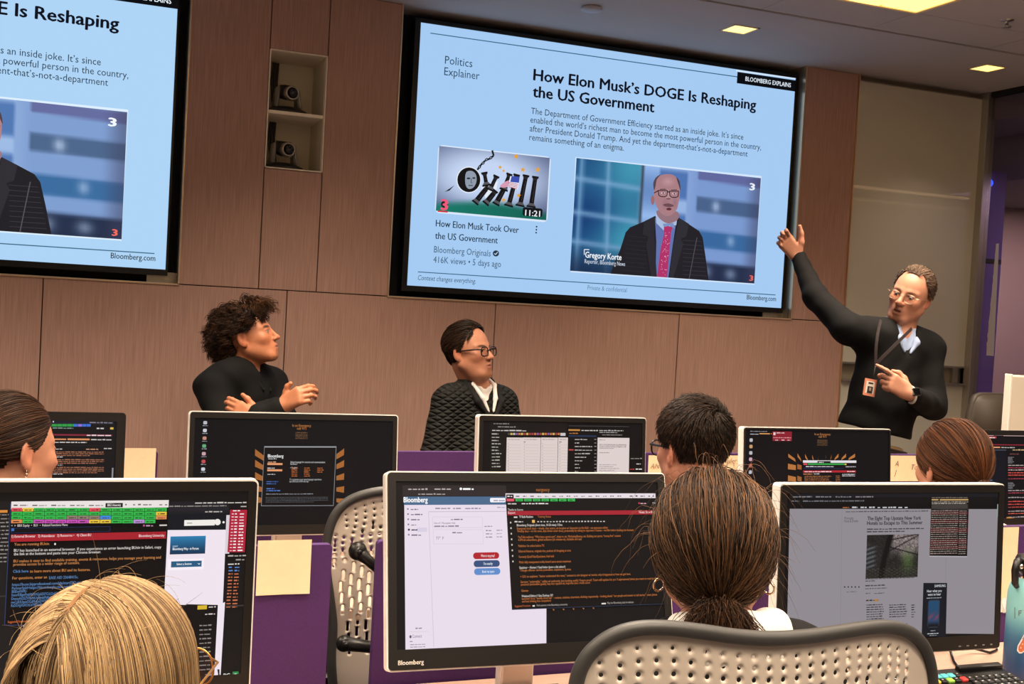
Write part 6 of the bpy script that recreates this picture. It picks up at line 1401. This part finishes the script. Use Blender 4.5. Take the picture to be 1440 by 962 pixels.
    # hair: short, receding, greying brown
    def cond(p): x, y, z = np.abs(p[..., 0]), p[..., 1], p[..., 2]; return np.where(z > .085, y < .052-.35*np.clip(.04-x, -.02, .04)*0-.02*(x > .028), np.where(z > .01, y < .010+.40*(z-.01), (y < -.028))) & (z > -.07)
    r = grow_roots(3200, cond); P = strands(r, normals(r)*.8+tang(np.array([[0, -1.0, .1]]), r), rng.uniform(.018, .034, len(r)), 6, lambda p, d, t: tang(np.tile([[0, -.8, -.45]], (len(p), 1)), p)+normals(p)*.12, .55, rng.uniform(.02, .11, len(r)), jitter=.08)
    hair_obj('hair', [(P, .0011, hair_cols(len(r), '#3b2c22', '#8a7260', 1.3))], M, o, root, (o+cap_shell(cond, .03)[0]@M.T, cap_shell(cond, .03)[1], '#4a382c'))
    glasses(M, o, root, '#b9a890', .024, .0185, .0009, metal=.8, z=-.004)
    # lanyard ribbons, badge, watch
    Lr = lambda px, py, y: at(px, py, y)
    knot = Lr(1231.5, 512, -1.535)
    m = MB()
    for pts in ([Lr(1239, 450, -1.49), Lr(1231.5, 472, -1.56), Lr(1231, 497, -1.535), knot], [Lr(1282, 462, -1.46), Lr(1268, 476, -1.545), Lr(1250, 493, -1.545), knot]):
        Q = np.array(pts); Q = np.array([Q[0]*(1-t)**3+3*Q[1]*t*(1-t)**2+3*Q[2]*t*t*(1-t)+Q[3]*t**3 for t in np.linspace(0, 1, 10)])
        for a, b in zip(Q[:-1], Q[1:]):
            d = (b-a)/np.linalg.norm(b-a); w = np.cross(d, [0, -1, 0]); w = w/np.linalg.norm(w)*.0075; nrm = np.array([0, -.0016, 0])
            m.add([a-w, a+w, b+w, b-w, a-w+nrm, a+w+nrm, b+w+nrm, b-w+nrm], [(0, 1, 2, 3), (7, 6, 5, 4), (0, 4, 5, 1), (1, 5, 6, 2), (2, 6, 7, 3), (3, 7, 4, 0)])
    m.tube([knot, Lr(1228, 530, -1.545)], .0028, 6); m.build('lanyard', mat('lanyard_ribbon', (52, 44, 44), .6), root)
    yb = -1.55; P4 = [Lr(1217, 531.5, yb), Lr(1233.5, 534.5, yb), Lr(1229.5, 558.5, yb), Lr(1213.5, 555, yb)]
    def quad(mb, a, b, c2, d, off, mi): 
        e = lambda u, v: (P4[0]*(1-u)+P4[1]*u)*(1-v)+(P4[3]*(1-u)+P4[2]*u)*v+np.array([0, -off, 0]); mb.add([e(a, b), e(c2, b), e(c2, d), e(a, d)], [(0, 1, 2, 3)], mi)
    m = MB(); e0 = np.array([0, .003, 0]); m.add([p for p in P4]+[p+e0 for p in P4], [(0, 1, 2, 3), (7, 6, 5, 4), (0, 4, 5, 1), (1, 5, 6, 2), (2, 6, 7, 3), (3, 7, 4, 0)])
    quad(m, .14, .14, .86, .86, .0006, 1); quad(m, .28, .44, .74, .84, .0012, 2); quad(m, .3, .2, .7, .3, .0012, 2); quad(m, .42, .5, .6, .7, .0018, 3)
    m.build('badge', [mat('badge_frame', (226, 146, 116), .4), mat('badge_white', (236, 228, 216), .4), mat('badge_photo', (46, 42, 42), .5), mat('badge_face', (168, 150, 138), .5)], root)
    wc = wrL*.94+elL*.06; ax = (elL-wrL)/np.linalg.norm(elL-wrL); Mw = ball_frame(-CF+.4*CU+.3*CR, ax); m = MB()
    m.tube([wc+Mw[:, 0]*.034*math.cos(a)+Mw[:, 1]*.031*math.sin(a) for a in np.linspace(0, 6.283, 28)[:-1]], .0055, 8, closed=True)
    fc = wc+Mw[:, 1]*.035; Mx = Matrix(((Mw[0, 0], Mw[0, 1], Mw[0, 2], fc[0]), (Mw[1, 0], Mw[1, 1], Mw[1, 2], fc[1]), (Mw[2, 0], Mw[2, 1], Mw[2, 2], fc[2]), (0, 0, 0, 1)))
    m.box((-.017, -.005, -.02), (.017, .005, .02), .004, mi=1, M=Mx); m.box((-.014, .0045, -.017), (.014, .0056, .017), .001, mi=2, M=Mx); m.build('wristwatch', [mat('watch_band', (222, 214, 206), .5), mat('watch_case', (70, 70, 72), .3, metal=.7), M_LENS], root)
    return root
man_standing()

# === the seated man in the quilted pullover
def man_seated():
    Y = -.72; o = at(660, 494.5, Y); M = head_pose(58, 3, -2)
    root = thing('person', 'seated person in a dark quilted pullover and black-rimmed glasses, facing right', 'person', (o[0], Y, 0))
    nb = at(671, 541, Y+.01); T = ball_frame((.30, -1, 0), (.03, 0, 1)); sw = .150
    P = lambda x, y, z: nb+T@np.array([x, y, z])
    sh = {x: P(x*.158, 0, -.085) for x in (-1, 1)}; el = {-1: P(-.225, .03, -.345), 1: P(.225, .03, -.345)}; wr = {-1: P(-.12, .26, -.40), 1: P(.12, .27, -.40)}
    def base(i, arms=True):
        s = Solid(); torso(s, nb-T[:, 2]*.022, T, sw-.02, i-.004, .03)
        return s
    body = base(-.018); neck(body, o, M, P(0, 0, -.015), .057); add_head(body, M, o, 1.06, nose=1.0, lo=.98)
    body.ell(o+M@np.array([0, .04, -.1]), (.045, .04, .03), M, .03)
    for x in (-1, 1):
        body.chain([sh[x], el[x], wr[x]], [.05, .042, .027], .02); H = ball_frame(wr[x]-el[x], (0, 0, 1)); add_hand(body, H, wr[x], -x if x == 1 else 1, (.5, .55, .6, .65))
    V, F = body.mesh(.009, [(o, (.12, .125, .145), .0027), (wr[1], (.1, .12, .06), .005), (wr[-1], (.1, .12, .06), .005)])
    np_mesh('body', V, F, SKIN, root, skin_col(V, M, o, '#bd8163', '#a8665a', .22, ('#3b2a20', .9), .16)); eyes(M, o, root, (.15, .02), '#3f3226')
    s = base(-.006); s.cone(P(0, 0, 0), P(0, -.008, .05), .07, .066, .012); s.cone(P(.0, .09, .06), P(.0, .125, -.085), .072, .010, .006, 'd'); s.plane(P(0, 0, .02), T@np.array([0, .4, 1])); cloth('shirt', s, M_WHITESH, root, .005, [(P(0, .04, -.02), (.13, .13, .1), .0034)])
    s = base(.010)
    s.cone(P(0, -.004, 0), P(0, -.012, .048), .082, .076, .02)
    for x in (-1, 1): s.chain([sh[x], el[x], wr[x]], [.064, .060, .042], .035)
    s.cone(P(0, .0, .0), P(0, -.01, .1), .071, .072, .008, 'd'); s.cone(P(0, .10, .06), P(.0, .145, -.135), .088, .022, .008, 'd'); s.plane(P(0, 0, .036), T@np.array([0, .4, 1]))
    cloth('quilted_pullover', s, M_QUILT, root, .006, [(P(0, .05, -.03), (.15, .15, .12), .0042)], wr=.002)
    cs = Solid()
    for x in (-1, 1): cs.chain([P(0, -.072, .03), P(x*.068, -.02, .022), P(x*.076, .045, -.012), P(x*.062, .10, -.065), P(x*.010, .132, -.135)], [.013, .014, .014, .013, .008], .012)
    cloth('pullover_collar', cs, M_BLKCLOTH2, root, .0045)
    cs = Solid()
    for x in (-1, 1): cs.chain([P(0, -.056, .042), P(x*.056, -.02, .038), P(x*.058, .05, .004), P(x*.034, .095, -.05), P(x*.013, .116, -.105)], [.007, .008, .009, .010, .006], .008)
    cloth('shirt_collar', cs, M_WHITESH, root, .0042)
    m = MB(); m.tube([P(.0, .128, -.115), P(0, .140, -.17), P(0, .143, -.24)], .0022, 6); m.tube([P(0, .142, -.125)+T[:, 0]*.007*math.cos(a)+T[:, 2]*.007*math.sin(a) for a in np.linspace(0, 6.28, 14)[:-1]], .0022, 6, closed=True); m.build('zipper', M_DARKMET, root)
    def cond(p): x, y, z = p[..., 0], p[..., 1], p[..., 2]; a = np.abs(x); return np.where(z > .088, y < .052, np.where(z > .02, y < .018+.45*(z-.02)-.0*a, np.where(z > -.004, y < .012, y < -.035))) & (z > -.05)
    r = grow_roots(4200, cond)
    P_ = strands(r, normals(r)*.25+tang(np.array([[.25, -1, .05]]), r), rng.uniform(.045, .075, len(r)), 9, lambda p, d, t: tang(np.array([[.12, -1.0, -.5]])*(1-np.clip((.012-p[:, 2:])/.03, 0, 1))+np.array([[0, .9, -1.0]])*np.clip((.012-p[:, 2:])/.03, 0, 1), p), .5, .05+.11*rng.random(len(r))*np.clip(r[:, 2]*14, .25, 1.1), jitter=.03)
    # a fallen lock over the temple
    q = np.array([[.045, .052, .085]]*26)+rng.normal(0, .0018, (26, 3)); Q = strands(q, np.tile([[.5, .4, -.6]], (26, 1)), .05, 8, lambda p, d, t: tang(np.tile([[.55, -.45, -1.0]], (len(p), 1)), p), .5, np.full(26, .035)+rng.uniform(0, .02, 26))
    hair_obj('hair', [(P_, .0013, hair_cols(len(r), '#150e0a', '#4a3424', 1.6)), (Q, .001, hair_cols(26, '#1a120c', '#2a1d14'))], M, o, root, (o+cap_shell(cond, .06)[0]@M.T, cap_shell(cond, .06)[1], '#1d140e'))
    glasses(M, o, root, '#15110f', .0245, .0195, .0026, z=-.004, rnd=3.2)
    legs_seated(root, nb+np.array([0, .02, -.46]), np.array([.0, -1, 0]), .55, 0, M_DENIM, M_SHOE)
    simple_chair(nb[0], Y+.05, (0, -1), nb[2]-.56, 'plain dark stool under the person in the quilted pullover')
man_seated()

# === the curly-haired person with folded arms
def curly():
    Y = -.72; o = at(349.5, 474, Y); M = head_pose(90, 15, 3)
    root = thing('person', 'curly-haired person in black in profile, one forearm raised with a tattooed wrist', 'person', (o[0], Y, 0))
    nb = at(345, 517, Y+.01); T = ball_frame((.82, -.62, 0), (.12, .05, 1)); sw = .15
    P = lambda x, y, z: nb+T@np.array([x, y, z]); sh = {1: at(298, 545, Y-.10), -1: at(383, 540, Y+.12)}
    elR = at(318, 606, Y-.22); wrR = at(396, 571, Y-.36); elL = at(402, 604, Y-.02); wrL = at(362, 584, Y-.36)
    elR2 = at(365, 612, Y-.40)
    def base(i): s = Solid(); torso(s, nb, T, .13, i, .0); s.cone(P(0, -.02, -.05), sh[1], .06+i, .054+i, .05); s.cone(P(0, 0, -.05), sh[-1], .06+i, .054+i, .05); return s
    body = base(-.016); neck(body, o, M, P(0, .0, -.03), .049); add_head(body, M, o, .96, nose=.95, lo=.97, brow=.8)
    body.chain([sh[1], elR, wrR], [.048, .04, .026], .02); body.chain([sh[-1], elL, wrL], [.046, .04, .026], .02)
    y = .80*CR+.46*CU-.28*CF; H = ball_frame(y, -CF+.35*CU-.25*CR); add_hand(body, H, wrR, -1 if (H[:, 0]@CU) < 0 else 1, (.62, .68, .74, .8), (.04, .01, -.02, -.06), [(.022, .02, -.006), (.044, .036, -.004), (.058, .052, .002), (.062, .070, .004)], .98)
    y2 = -.75*CR+.45*CU-.2*CF; H2 = ball_frame(y2, -CF+.3*CU); add_hand(body, H2, wrL-.02*CU, 1, (.5, .6, .7, .8), sc=.95)
    hr = wrR+H[:, 1]*.07; h2 = wrL+H2[:, 1]*.07
    V, F = body.mesh(.008, [(o, (.12, .12, .14), .0026), (hr, (.1, .1, .1), .0032), (h2, (.1, .1, .1), .0036)])
    tp = wrR-H[:, 1]*.012
    def tattoo(V, C, q):
        d = V-tp; t = d@H[:, 1]; k = (np.abs(t) < .022)*(np.linalg.norm(d, axis=1) < .045); n = np.sin(t*330)*np.sin((d@H[:, 0])*420); w = (k*(n > -.2)*.72)[:, None]; return C*(1-w)+np.array(lin('#3d3630'))*w
    np_mesh('body', V, F, SKIN, root, skin_col(V, M, o, '#bd7a56', '#a0604e', 0, ('#2e2018', 1.0), .16, extra=tattoo)); eyes(M, o, root, (0, .1), '#3f3226')
    s = base(.004); s.chain([sh[1], elR, wrR-.028*y], [.068, .060, .047], .035); s.chain([sh[-1], elL, wrL], [.064, .056, .042], .035)
    s.cone(P(0, 0, .03), P(0, -.02, .1), .06, .066, .01, 'd'); s.cone(P(.0, .09, .05), P(.0, .125, -.10), .055, .008, .01, 'd'); s.plane(P(0, 0, -.44), T@np.array([0, 0, -1])); cloth('black_shirt', s, M_BLKCLOTH, root, .006, wr=.004)
    s = Solid()                                                       # turned-down collar
    s.chain([P(0, -.075, .012), P(.062, -.03, .02), P(.058, .05, -.015), P(.030, .105, -.085)], [.013, .014, .015, .009], .012); s.chain([P(0, -.075, .012), P(-.062, -.03, .02), P(-.058, .05, -.015), P(-.030, .105, -.085)], [.013, .014, .015, .009], .012)
    cloth('collar', s, M_BLKCLOTH, root, .005)
    m = MB()
    for x in (-1, 1): m.tube([P(x*.03, .128, -.12), P(x*.018, .14, -.2), P(0, .142, -.29)], .0026, 6)
    m.build('lanyard', mat('lanyard_ribbon', (52, 44, 44)), root)
    def cond(p): x, y_, z = np.abs(p[..., 0]), p[..., 1], p[..., 2]; return np.where(z > .075, y_ < .075, np.where(z > .02, y_ < .03+.55*(z-.02), y_ < -.045)) & (z > -.085)
    NG = 330; g = grow_roots(NG, cond); n = normals(g); top = np.clip((g[:, 2]-.05)/.06, 0, 1)[:, None]; fr = np.clip((g[:, 1]-.0)/.05, 0, 1)[:, None]*top
    G = strands(g, n*.7+np.array([[0, -.5, .1]]), rng.uniform(.045, .078, NG)+.012*fr[:, 0], 16, lambda p, d, t: normals(p)*(.35-.5*t)+np.array([[0, -.75, -.55]])*(1-fr)*(1-.5*top)+np.array([[0, .7, .35-.9*t]])*fr, .7, rng.uniform(.06, .24, NG), (.0075, 1.3), .04)
    K = 15; off = rng.normal(0, 1, (NG, K, 1, 3))*np.linspace(.0065, .0058, 17)[None, None, :, None]; ph = rng.normal(0, .0036, (NG, K, 17, 3)).cumsum(2)*.18
    P_ = (G[:, None]+off+ph).reshape(-1, 17, 3); cc = np.repeat(hair_cols(NG, '#150d08', '#54361f', 1.4), K, 0)*rng.uniform(.6, 1.5, (NG*K, 1))
    f = np.array([[.03, .075, .082], [.038, .07, .075], [.022, .08, .08]])[rng.integers(0, 3, 60)]+rng.normal(0, .003, (60, 3)); Pf = strands(f, np.tile([[.3, .6, -.5]], (60, 1)), rng.uniform(.03, .05, 60), 12, lambda p, d, t: np.tile([[.1, .1, -1]], (len(p), 1)), .6, np.full(60, .05), (.004, 1.4), .02)
    hair_obj('hair', [(P_, .0011, cc), (Pf, .0009, hair_cols(60, '#1a100a', '#4a3220'))], M, o, root, (o+cap_shell(cond, .09, wob=.03)[0]@M.T, cap_shell(cond, .09, wob=.03)[1], '#1c120c'))
    legs_seated(root, nb+np.array([-.02, .03, -.47]), np.array([.55, -.83, 0]), .58, 0, M_KHAKI, M_SHOE)
    simple_chair(nb[0], Y+.06, (.55, -.83), nb[2]-.57, 'plain dark stool under the curly-haired person')
curly()
# === the people seen from behind at the desks
def seated_back(o, M, fw, root, top_mat, skin, desk_z, lip=None, sw=.145, drop=.165, collar=None, neck_r=.05, jaw=1.0, fem=True, brow=None, stub=0, top_name='pullover', i=.008, seat_drop=.43, fine=.0032, lean=.0, trouser=None, reach=.24, head_kw={}):
    nb = o-np.array([fw[0], fw[1], 0])*.035+np.array([0, 0, -drop]); T = ball_frame((fw[0], fw[1], 0), (fw[0]*lean, fw[1]*lean, 1)); P = lambda x, y, z: nb+T@np.array([x, y, z])
    sh = {x: P(x*sw*1.05, 0, -.06) for x in (-1, 1)}; el = {x: P(x*(sw+.06), .12, -.27) for x in (-1, 1)}; wr = {x: np.append(P(x*.075, .12+reach, 0)[:2], desk_z+.035) for x in (-1, 1)}
    b = Solid(); torso(b, nb, T, sw-.02, -.014); neck(b, o, M, P(0, 0, -.02), neck_r); add_head(b, M, o, jaw, **head_kw)
    for x in (-1, 1):
        b.chain([sh[x], el[x], wr[x]], [.046, .04, .026], .02); add_hand(b, ball_frame(wr[x]-el[x]+np.array([0, 0, .1]), (0, 0, 1)), wr[x], -x, (.35, .4, .45, .5), sc=.93)
    V, F = b.mesh(.010, [(o, (.115, .125, .14), fine)]); np_mesh('body', V, F, SKIN, root, skin_col(V, M, o, skin, lip, stub, brow, .14))
    s = Solid(); torso(s, nb, T, sw-.02, i)
    for x in (-1, 1): s.chain([sh[x], el[x], wr[x]], [.062, .054, .036], .035)
    s.cone(P(0, .01, .0), P(0, .01, .1), neck_r+.012, neck_r+.02, .012, 'd')
    cloth(top_name, s, top_mat, root, .009, wr=.003)
    if collar is not None:
        c = Solid()
        for x in (-1, 1): c.chain([P(0, -.070, .040), P(x*.052, -.056, .038), P(x*.072, -.01, .026), P(x*.066, .05, -.02), P(x*.030, .095, -.06)], [.019, .019, .018, .015, .010], .03); c.chain([P(0, -.076, .005), P(x*.056, -.058, .004), P(x*.078, -.01, -.006)], [.02, .02, .018], .03)
        cloth('shirt_collar', c, collar, root, .005)
    hip = P(0, .0, -seat_drop); legs_seated(root, hip, np.array([fw[0], fw[1], 0.]), max(.47, hip[2]-.04), 0, trouser or M_DENIM, M_SHOE)
    return nb, P, hip
def gather(roots, target, N_seg, bulge, dn=(0, 0, 0), jit=.0015):
    """strands combed over the skull from their roots to one gathering point"""
    t = np.linspace(0, 1, N_seg+1)[None, :, None]; a = (roots-SK_C)/SK_R; b = (target-SK_C)/SK_R; a /= np.linalg.norm(a, axis=1)[:, None]; lb = np.linalg.norm(b); b = b/lb
    ang = np.arccos(np.clip(a@b, -1, 1))[:, None, None]; sn = np.sin(ang)+1e-6; q = np.sin((1-t)*ang)/sn*a[:, None]+np.sin(t*ang)/sn*b
    k = 1+bulge[:, None, None]*np.sin(np.pi*np.clip(t*.92+.08, 0, 1))**.7+(lb-1)*t**3
    w = rng.normal(0, jit, (len(roots), N_seg+1, 3)).cumsum(1)*.5; w -= w[:, -1:]*t
    return SK_C+q*k*SK_R+w
def earring_hoop(root, c, nrm, r=.0085, w=.0016, colr=(222, 206, 176)):
    n = np.array(nrm, float); n /= np.linalg.norm(n); a = np.cross(n, (0, 0, 1.)); a /= np.linalg.norm(a); b = np.cross(n, a); m = MB()
    m.tube([c+a*r*math.cos(t)+b*r*math.sin(t) for t in np.linspace(0, 6.283, 22)[:-1]], w, 8, closed=True); m.build('earring', mat('earring_metal', colr, .2, metal=.95), root)

# dark-haired person with a low bun, in front of the near perforated chair
o = at(1003, 776, -3.915); M = head_pose(172, 8, 0); fw = np.array([M[0, 1], M[1, 1]]); fw /= np.linalg.norm(fw)
root = thing('person', 'dark-haired person with a messy low bun and hoop earrings, seen from behind', 'person', (o[0], o[1], 0))
seated_back(o, M, (0, 1), root, M_BLKCLOTH, '#b98468', DESK_A, collar=bump_cloth('white_collar', (236, 232, 226)), sw=.15, drop=.128, top_name='black_jumper', seat_drop=.44, lean=.08)
def cond(p): x, y, z = np.abs(p[..., 0]), p[..., 1], p[..., 2]; return np.where(z > .06, y < .085, np.where(z > .0, y < .04+.5*z, y < -.035)) & (z > -.075)
r = grow_roots(3400, cond); tgt = np.array([.004, -.116, -.040])
P1 = gather(r, tgt, 18, rng.uniform(.07, .19, len(r)), jit=.0028)
cols = hair_cols(len(r), '#1c130e', '#6a4a30', 1.5)
N = 1300; a = rng.uniform(0, 6.283, N); rad = rng.uniform(.25, 1, N)**.5
c0 = tgt+np.stack([np.cos(a)*.010, np.full(N, -.004), np.sin(a)*.010], 1); end = rng.uniform(.6, 1.0, N)
t = np.linspace(0, 1, 14)[None, :, None]; fan = np.stack([np.cos(a)*.052*rad+rng.normal(0, .004, N), -.014-.030*np.sqrt(1-rad**2*.9), np.sin(a)*.027*rad-.008+rng.normal(0, .004, N)], 1)
tip = np.stack([np.cos(a)*.030*rad+rng.normal(0, .013, N), rng.uniform(-.026, .002, N), -.030-.034*rng.random(N)], 1)
P2 = c0[:, None]*(1-t)+(tgt+fan)[:, None]*t+np.where(t > .5, (t-.5)*2, 0)**1.5*(tip-fan*.55)[:, None]*end[:, None, None]+rng.normal(0, .002, (N, 14, 3)).cumsum(1)*.7
fl = grow_roots(90, lambda p: cond(p) & ((np.abs(p[:, 0]) > .05) | (p[:, 2] > .08))); P3 = strands(fl, normals(fl)+rng.normal(0, .5, (90, 3)), rng.uniform(.03, .09, 90), 12, lambda p, d, t: normals(p)*.25+np.array([[0, -.3, -.8]]), .8, rng.uniform(.05, .5, 90), jitter=.1)
hair_obj('hair', [(P1, .0008, cols), (P2, .0009, hair_cols(N, '#1a110d', '#5a3e2a', 1.4)), (P3, .00028, hair_cols(90, '#3a2a1e', '#7a5a40'))], M, o, root, (o+cap_shell(cond, .075)[0]@M.T, cap_shell(cond, .075)[1], '#21160f'))
for x in (-1, 1): earring_hoop(root, o+M@np.array([x*.0815, -.012, -.050]), M@np.array([.55*x, .8, 0]), .0095)

# blonde person at the lower left
o = at(163, 984, -4.18); M = head_pose(172, 4, -2); fw = np.array([M[0, 1], M[1, 1]]); fw /= np.linalg.norm(fw)
root = thing('person', 'blonde person with parted straight hair and thin gold glasses, seen from behind', 'person', (o[0], o[1], 0))
nb, P, hip = seated_back(o, M, (.15, .99), root, bump_cloth('grey_jumper', (86, 84, 88)), '#c08c6e', DESK_A, sw=.145, drop=.175, top_name='grey_jumper', seat_drop=.44)
simple_chair(hip[0], hip[1]+.06, (0, 1), hip[2]-.10, 'plain dark stool under the blonde person', hw=.17)
def cond(p): x, y, z = p[..., 0], p[..., 1], p[..., 2]; return (z > -.06) & np.where(z > .05, y < .08, y < .03+.6*(z-.0)) & (y < .085)
N = 7500; side = np.where(rng.random(N) < .5, -1, 1); px_ = -.012; yy = rng.uniform(-.085, .078, N)
q = np.stack([np.full(N, px_)+side*rng.uniform(.0006, .004, N), yy, np.zeros(N)], 1); rr = 1-((q[:, 0]-SK_C[0])/SK_R[0])**2-((q[:, 1]-SK_C[1])/SK_R[1])**2; q[:, 2] = SK_C[2]+SK_R[2]*np.sqrt(np.maximum(rr, .02))
bk = np.clip(-(yy+.02)/.06, 0, 1)[:, None]; sd = side[:, None]
P1 = strands(q, np.concatenate([sd*1.0, -.12-.7*bk, .10+0*sd], 1), rng.uniform(.26, .34, N), 28, lambda p, d, t: np.concatenate([sd*max(.85-3.8*t, .0)*(1-.6*bk), (-.10-.8*bk)*max(0, 1-5*t)-.01, -.35-1.1*t+0*sd], 1), .62, .025+.055*rng.random(N), jitter=.008)
rb = grow_roots(4200, lambda p: cond(p) & (((p[:, 1] < .035) & (p[:, 2] < .075)) | ((p[:, 1] < -.05) & (np.abs(p[:, 0]) > .0)))); P2 = strands(rb, tang(np.array([[0, -.1, -1]]), rb)+normals(rb)*.1, rng.uniform(.18, .26, len(rb)), 20, lambda p, d, t: np.tile([[0, -.02, -1]], (len(p), 1))+normals(p)*.05*(1-t), .6, .015+.04*rng.random(len(rb)), jitter=.008)
fly = grow_roots(60, lambda p: p[:, 2] > .07); P3 = strands(fly, tang(rng.normal(0, 1, (60, 3)), fly)+normals(fly)*.35, rng.uniform(.03, .07, 60), 12, lambda p, d, t: normals(p)*(.1-.5*t), .9, rng.uniform(.03, .1, 60))
def bl(n): return hair_cols(n, '#4a3524', '#bc9c70', 1.1)
hair_obj('hair', [(P1, .0006, bl(N)), (P2, .0006, bl(len(rb))*.75), (P3, .00022, bl(60))], M, o, root, (o+cap_shell(cond, .018)[0]@M.T, cap_shell(cond, .018)[1], '#7a5636'))
glasses(M, o, root, '#c8934c', .025, .022, .0011, metal=.9, y=.108)

# short-haired man at the far row
o = at(975, 630, -2.90); M = head_pose(-154, -2, 0); root = thing('person', 'person with short dark hair, stubble and dark glasses, seen from behind', 'person', (o[0], o[1], 0))
nb, P, hip = seated_back(o, M, (-.1, .99), root, bump_cloth('navy_jumper', (30, 32, 40)), '#b9826a', DESK_B, collar=M_WHITESH, sw=.165, drop=.18, neck_r=.058, jaw=1.08, stub=.9, top_name='navy_jumper', seat_drop=.45)
simple_chair(hip[0], hip[1]+.06, (0, 1), hip[2]-.10, 'plain dark stool under the short-haired man', hw=.17)
def cond(p): x, y, z = np.abs(p[..., 0]), p[..., 1], p[..., 2]; return np.where(z > .088, y < .062, np.where(z > .015, y < .018+.5*(z-.015), y < -.03)) & (z > -.065)
r = grow_roots(6200, cond); wh = np.array([.012, -.075, .075])
def whorl(p): d = p-wh; d = tang(d, p); s = np.cross(normals(p), d); return d/(np.linalg.norm(d, axis=1)[:, None]+1e-6)+.6*s/(np.linalg.norm(s, axis=1)[:, None]+1e-6)
ln = .014+.020*np.clip((r[:, 2]-.0)/.09, 0, 1)
P1 = strands(r, normals(r)*.9+whorl(r)*.9, ln, 6, lambda p, d, t: whorl(p)+normals(p)*(.35-.2*t)+np.array([[0, 0, -.25]]), .6, .03+.10*rng.random(len(r))*np.clip((r[:, 2]+.05)/.12, .15, 1), jitter=.12)
hair_obj('hair', [(P1, .0010, hair_cols(len(r), '#0e0906', '#3c2a1e', 1.6))], M, o, root, (o+cap_shell(cond, .035)[0]@M.T, cap_shell(cond, .035)[1], '#1a110c'))
glasses(M, o, root, '#15110f', .0245, .0195, .0024, z=-.002, rnd=3.2)

# straight-haired person at the far row, right
o = at(1337, 655, -2.93); M = head_pose(-163, -4, 0); root = thing('person', 'person with smooth brown hair tied back, seen from behind near the dark chair', 'person', (o[0], o[1], 0))
nb, P, hip = seated_back(o, M, (0, 1), root, bump_cloth('pale_top', (214, 204, 192)), '#bd8a70', DESK_B, sw=.145, drop=.175, top_name='pale_top')
simple_chair(hip[0], hip[1]+.06, (0, 1), hip[2]-.10, 'plain dark stool under the person with brown hair tied back', hw=.17)
def cond(p): x, y, z = np.abs(p[..., 0]), p[..., 1], p[..., 2]; return np.where(z > .06, y < .08, np.where(z > .0, y < .035+.5*z, y < -.035)) & (z > -.07)
r = grow_roots(3600, cond); tgt = np.array([.0, -.122, -.045]); P1 = gather(r, tgt, 16, rng.uniform(.07, .13, len(r)), jit=.0008)
N = 500; P2 = strands(tgt+rng.normal(0, .007, (N, 3)), np.tile([[0, -1, -.3]], (N, 1)), rng.uniform(.14, .2, N), 12, lambda p, d, t: np.tile([[0, .05, -1]], (N, 1)), .6, np.full(N, .02), jitter=.03)
hair_obj('hair', [(P1, .0010, hair_cols(len(r), '#24130b', '#7a4a2a', 1.5)), (P2, .0010, hair_cols(N, '#24130b', '#6a4026'))], M, o, root, (o+cap_shell(cond, .05)[0]@M.T, cap_shell(cond, .05)[1], '#2c180e'))
m = MB(); c = o+M@(tgt+np.array([0, -.004, -.002])); m.tube([c+M@np.array([.013*math.cos(a), 0, .013*math.sin(a)]) for a in np.linspace(0, 6.283, 18)[:-1]], .004, 8, closed=True); m.build('hair_tie', M_BLACK, root)

# person with the dangling earring at the far left
o = at(12, 632, -2.76); M = head_pose(149, -4, 2); root = thing('person', 'person with sleek pulled-back brown hair and a dangling earring, at the left edge', 'person', (o[0], o[1], 0))
nb, P, hip = seated_back(o, M, (.25, .97), root, M_BLKCLOTH, '#b98266', DESK_B, sw=.145, drop=.17, top_name='black_top', brow=('#3a281e', .9), lip='#a86458', head_kw=dict(nose=.92))
simple_chair(hip[0], hip[1]+.06, (0, 1), hip[2]-.10, 'plain dark stool under the person with the dangling earring', hw=.17)
def cond(p): x, y, z = np.abs(p[..., 0]), p[..., 1], p[..., 2]; return np.where(z > .055, y < .068, np.where(z > -.005, y < .022+.6*z, y < -.04)) & (z > -.065)
r = grow_roots(4600, cond); tgt = np.array([.0, -.12, .0]); P1 = gather(r, tgt, 16, rng.uniform(.035, .075, len(r)), jit=.0006)
N = 500; a = rng.uniform(0, 6.283, N); P2 = strands(tgt+np.stack([np.cos(a)*.012, 0*a-.004, np.sin(a)*.012], 1), np.stack([np.cos(a), 0*a-.6, np.sin(a)], 1), rng.uniform(.05, .09, N), 14, lambda p, d, t: np.cross(p-tgt-np.array([0, -.02, 0]), np.array([0, 1.0, 0]))/.03+(tgt+np.array([0, -.022, 0])-p)/.03*.5, .7, np.full(N, .02))
hair_obj('hair', [(P1, .0009, hair_cols(len(r), '#1c110b', '#5c3c26', 1.6)), (P2, .0010, hair_cols(N, '#1c110b', '#5c3c26'))], M, o, root, (o+cap_shell(cond, .028)[0]@M.T, cap_shell(cond, .028)[1], '#24160e'))
e0 = o+M@np.array([.082, -.012, -.040]); m = MB()
for k in range(7): m.ell(e0+np.array([.0012*math.sin(k*2.1), 0, -.0065*k]), (.0014, .0014, .0034), n=8)
m.ell(e0+np.array([0, 0, -.052]), (.003, .003, .004), n=10); m.tube([e0+np.array([0, 0, .002]), e0+np.array([0, 0, -.05])], .0005, 5); m.build('earring', mat('earring_metal', (222, 206, 176)), root)
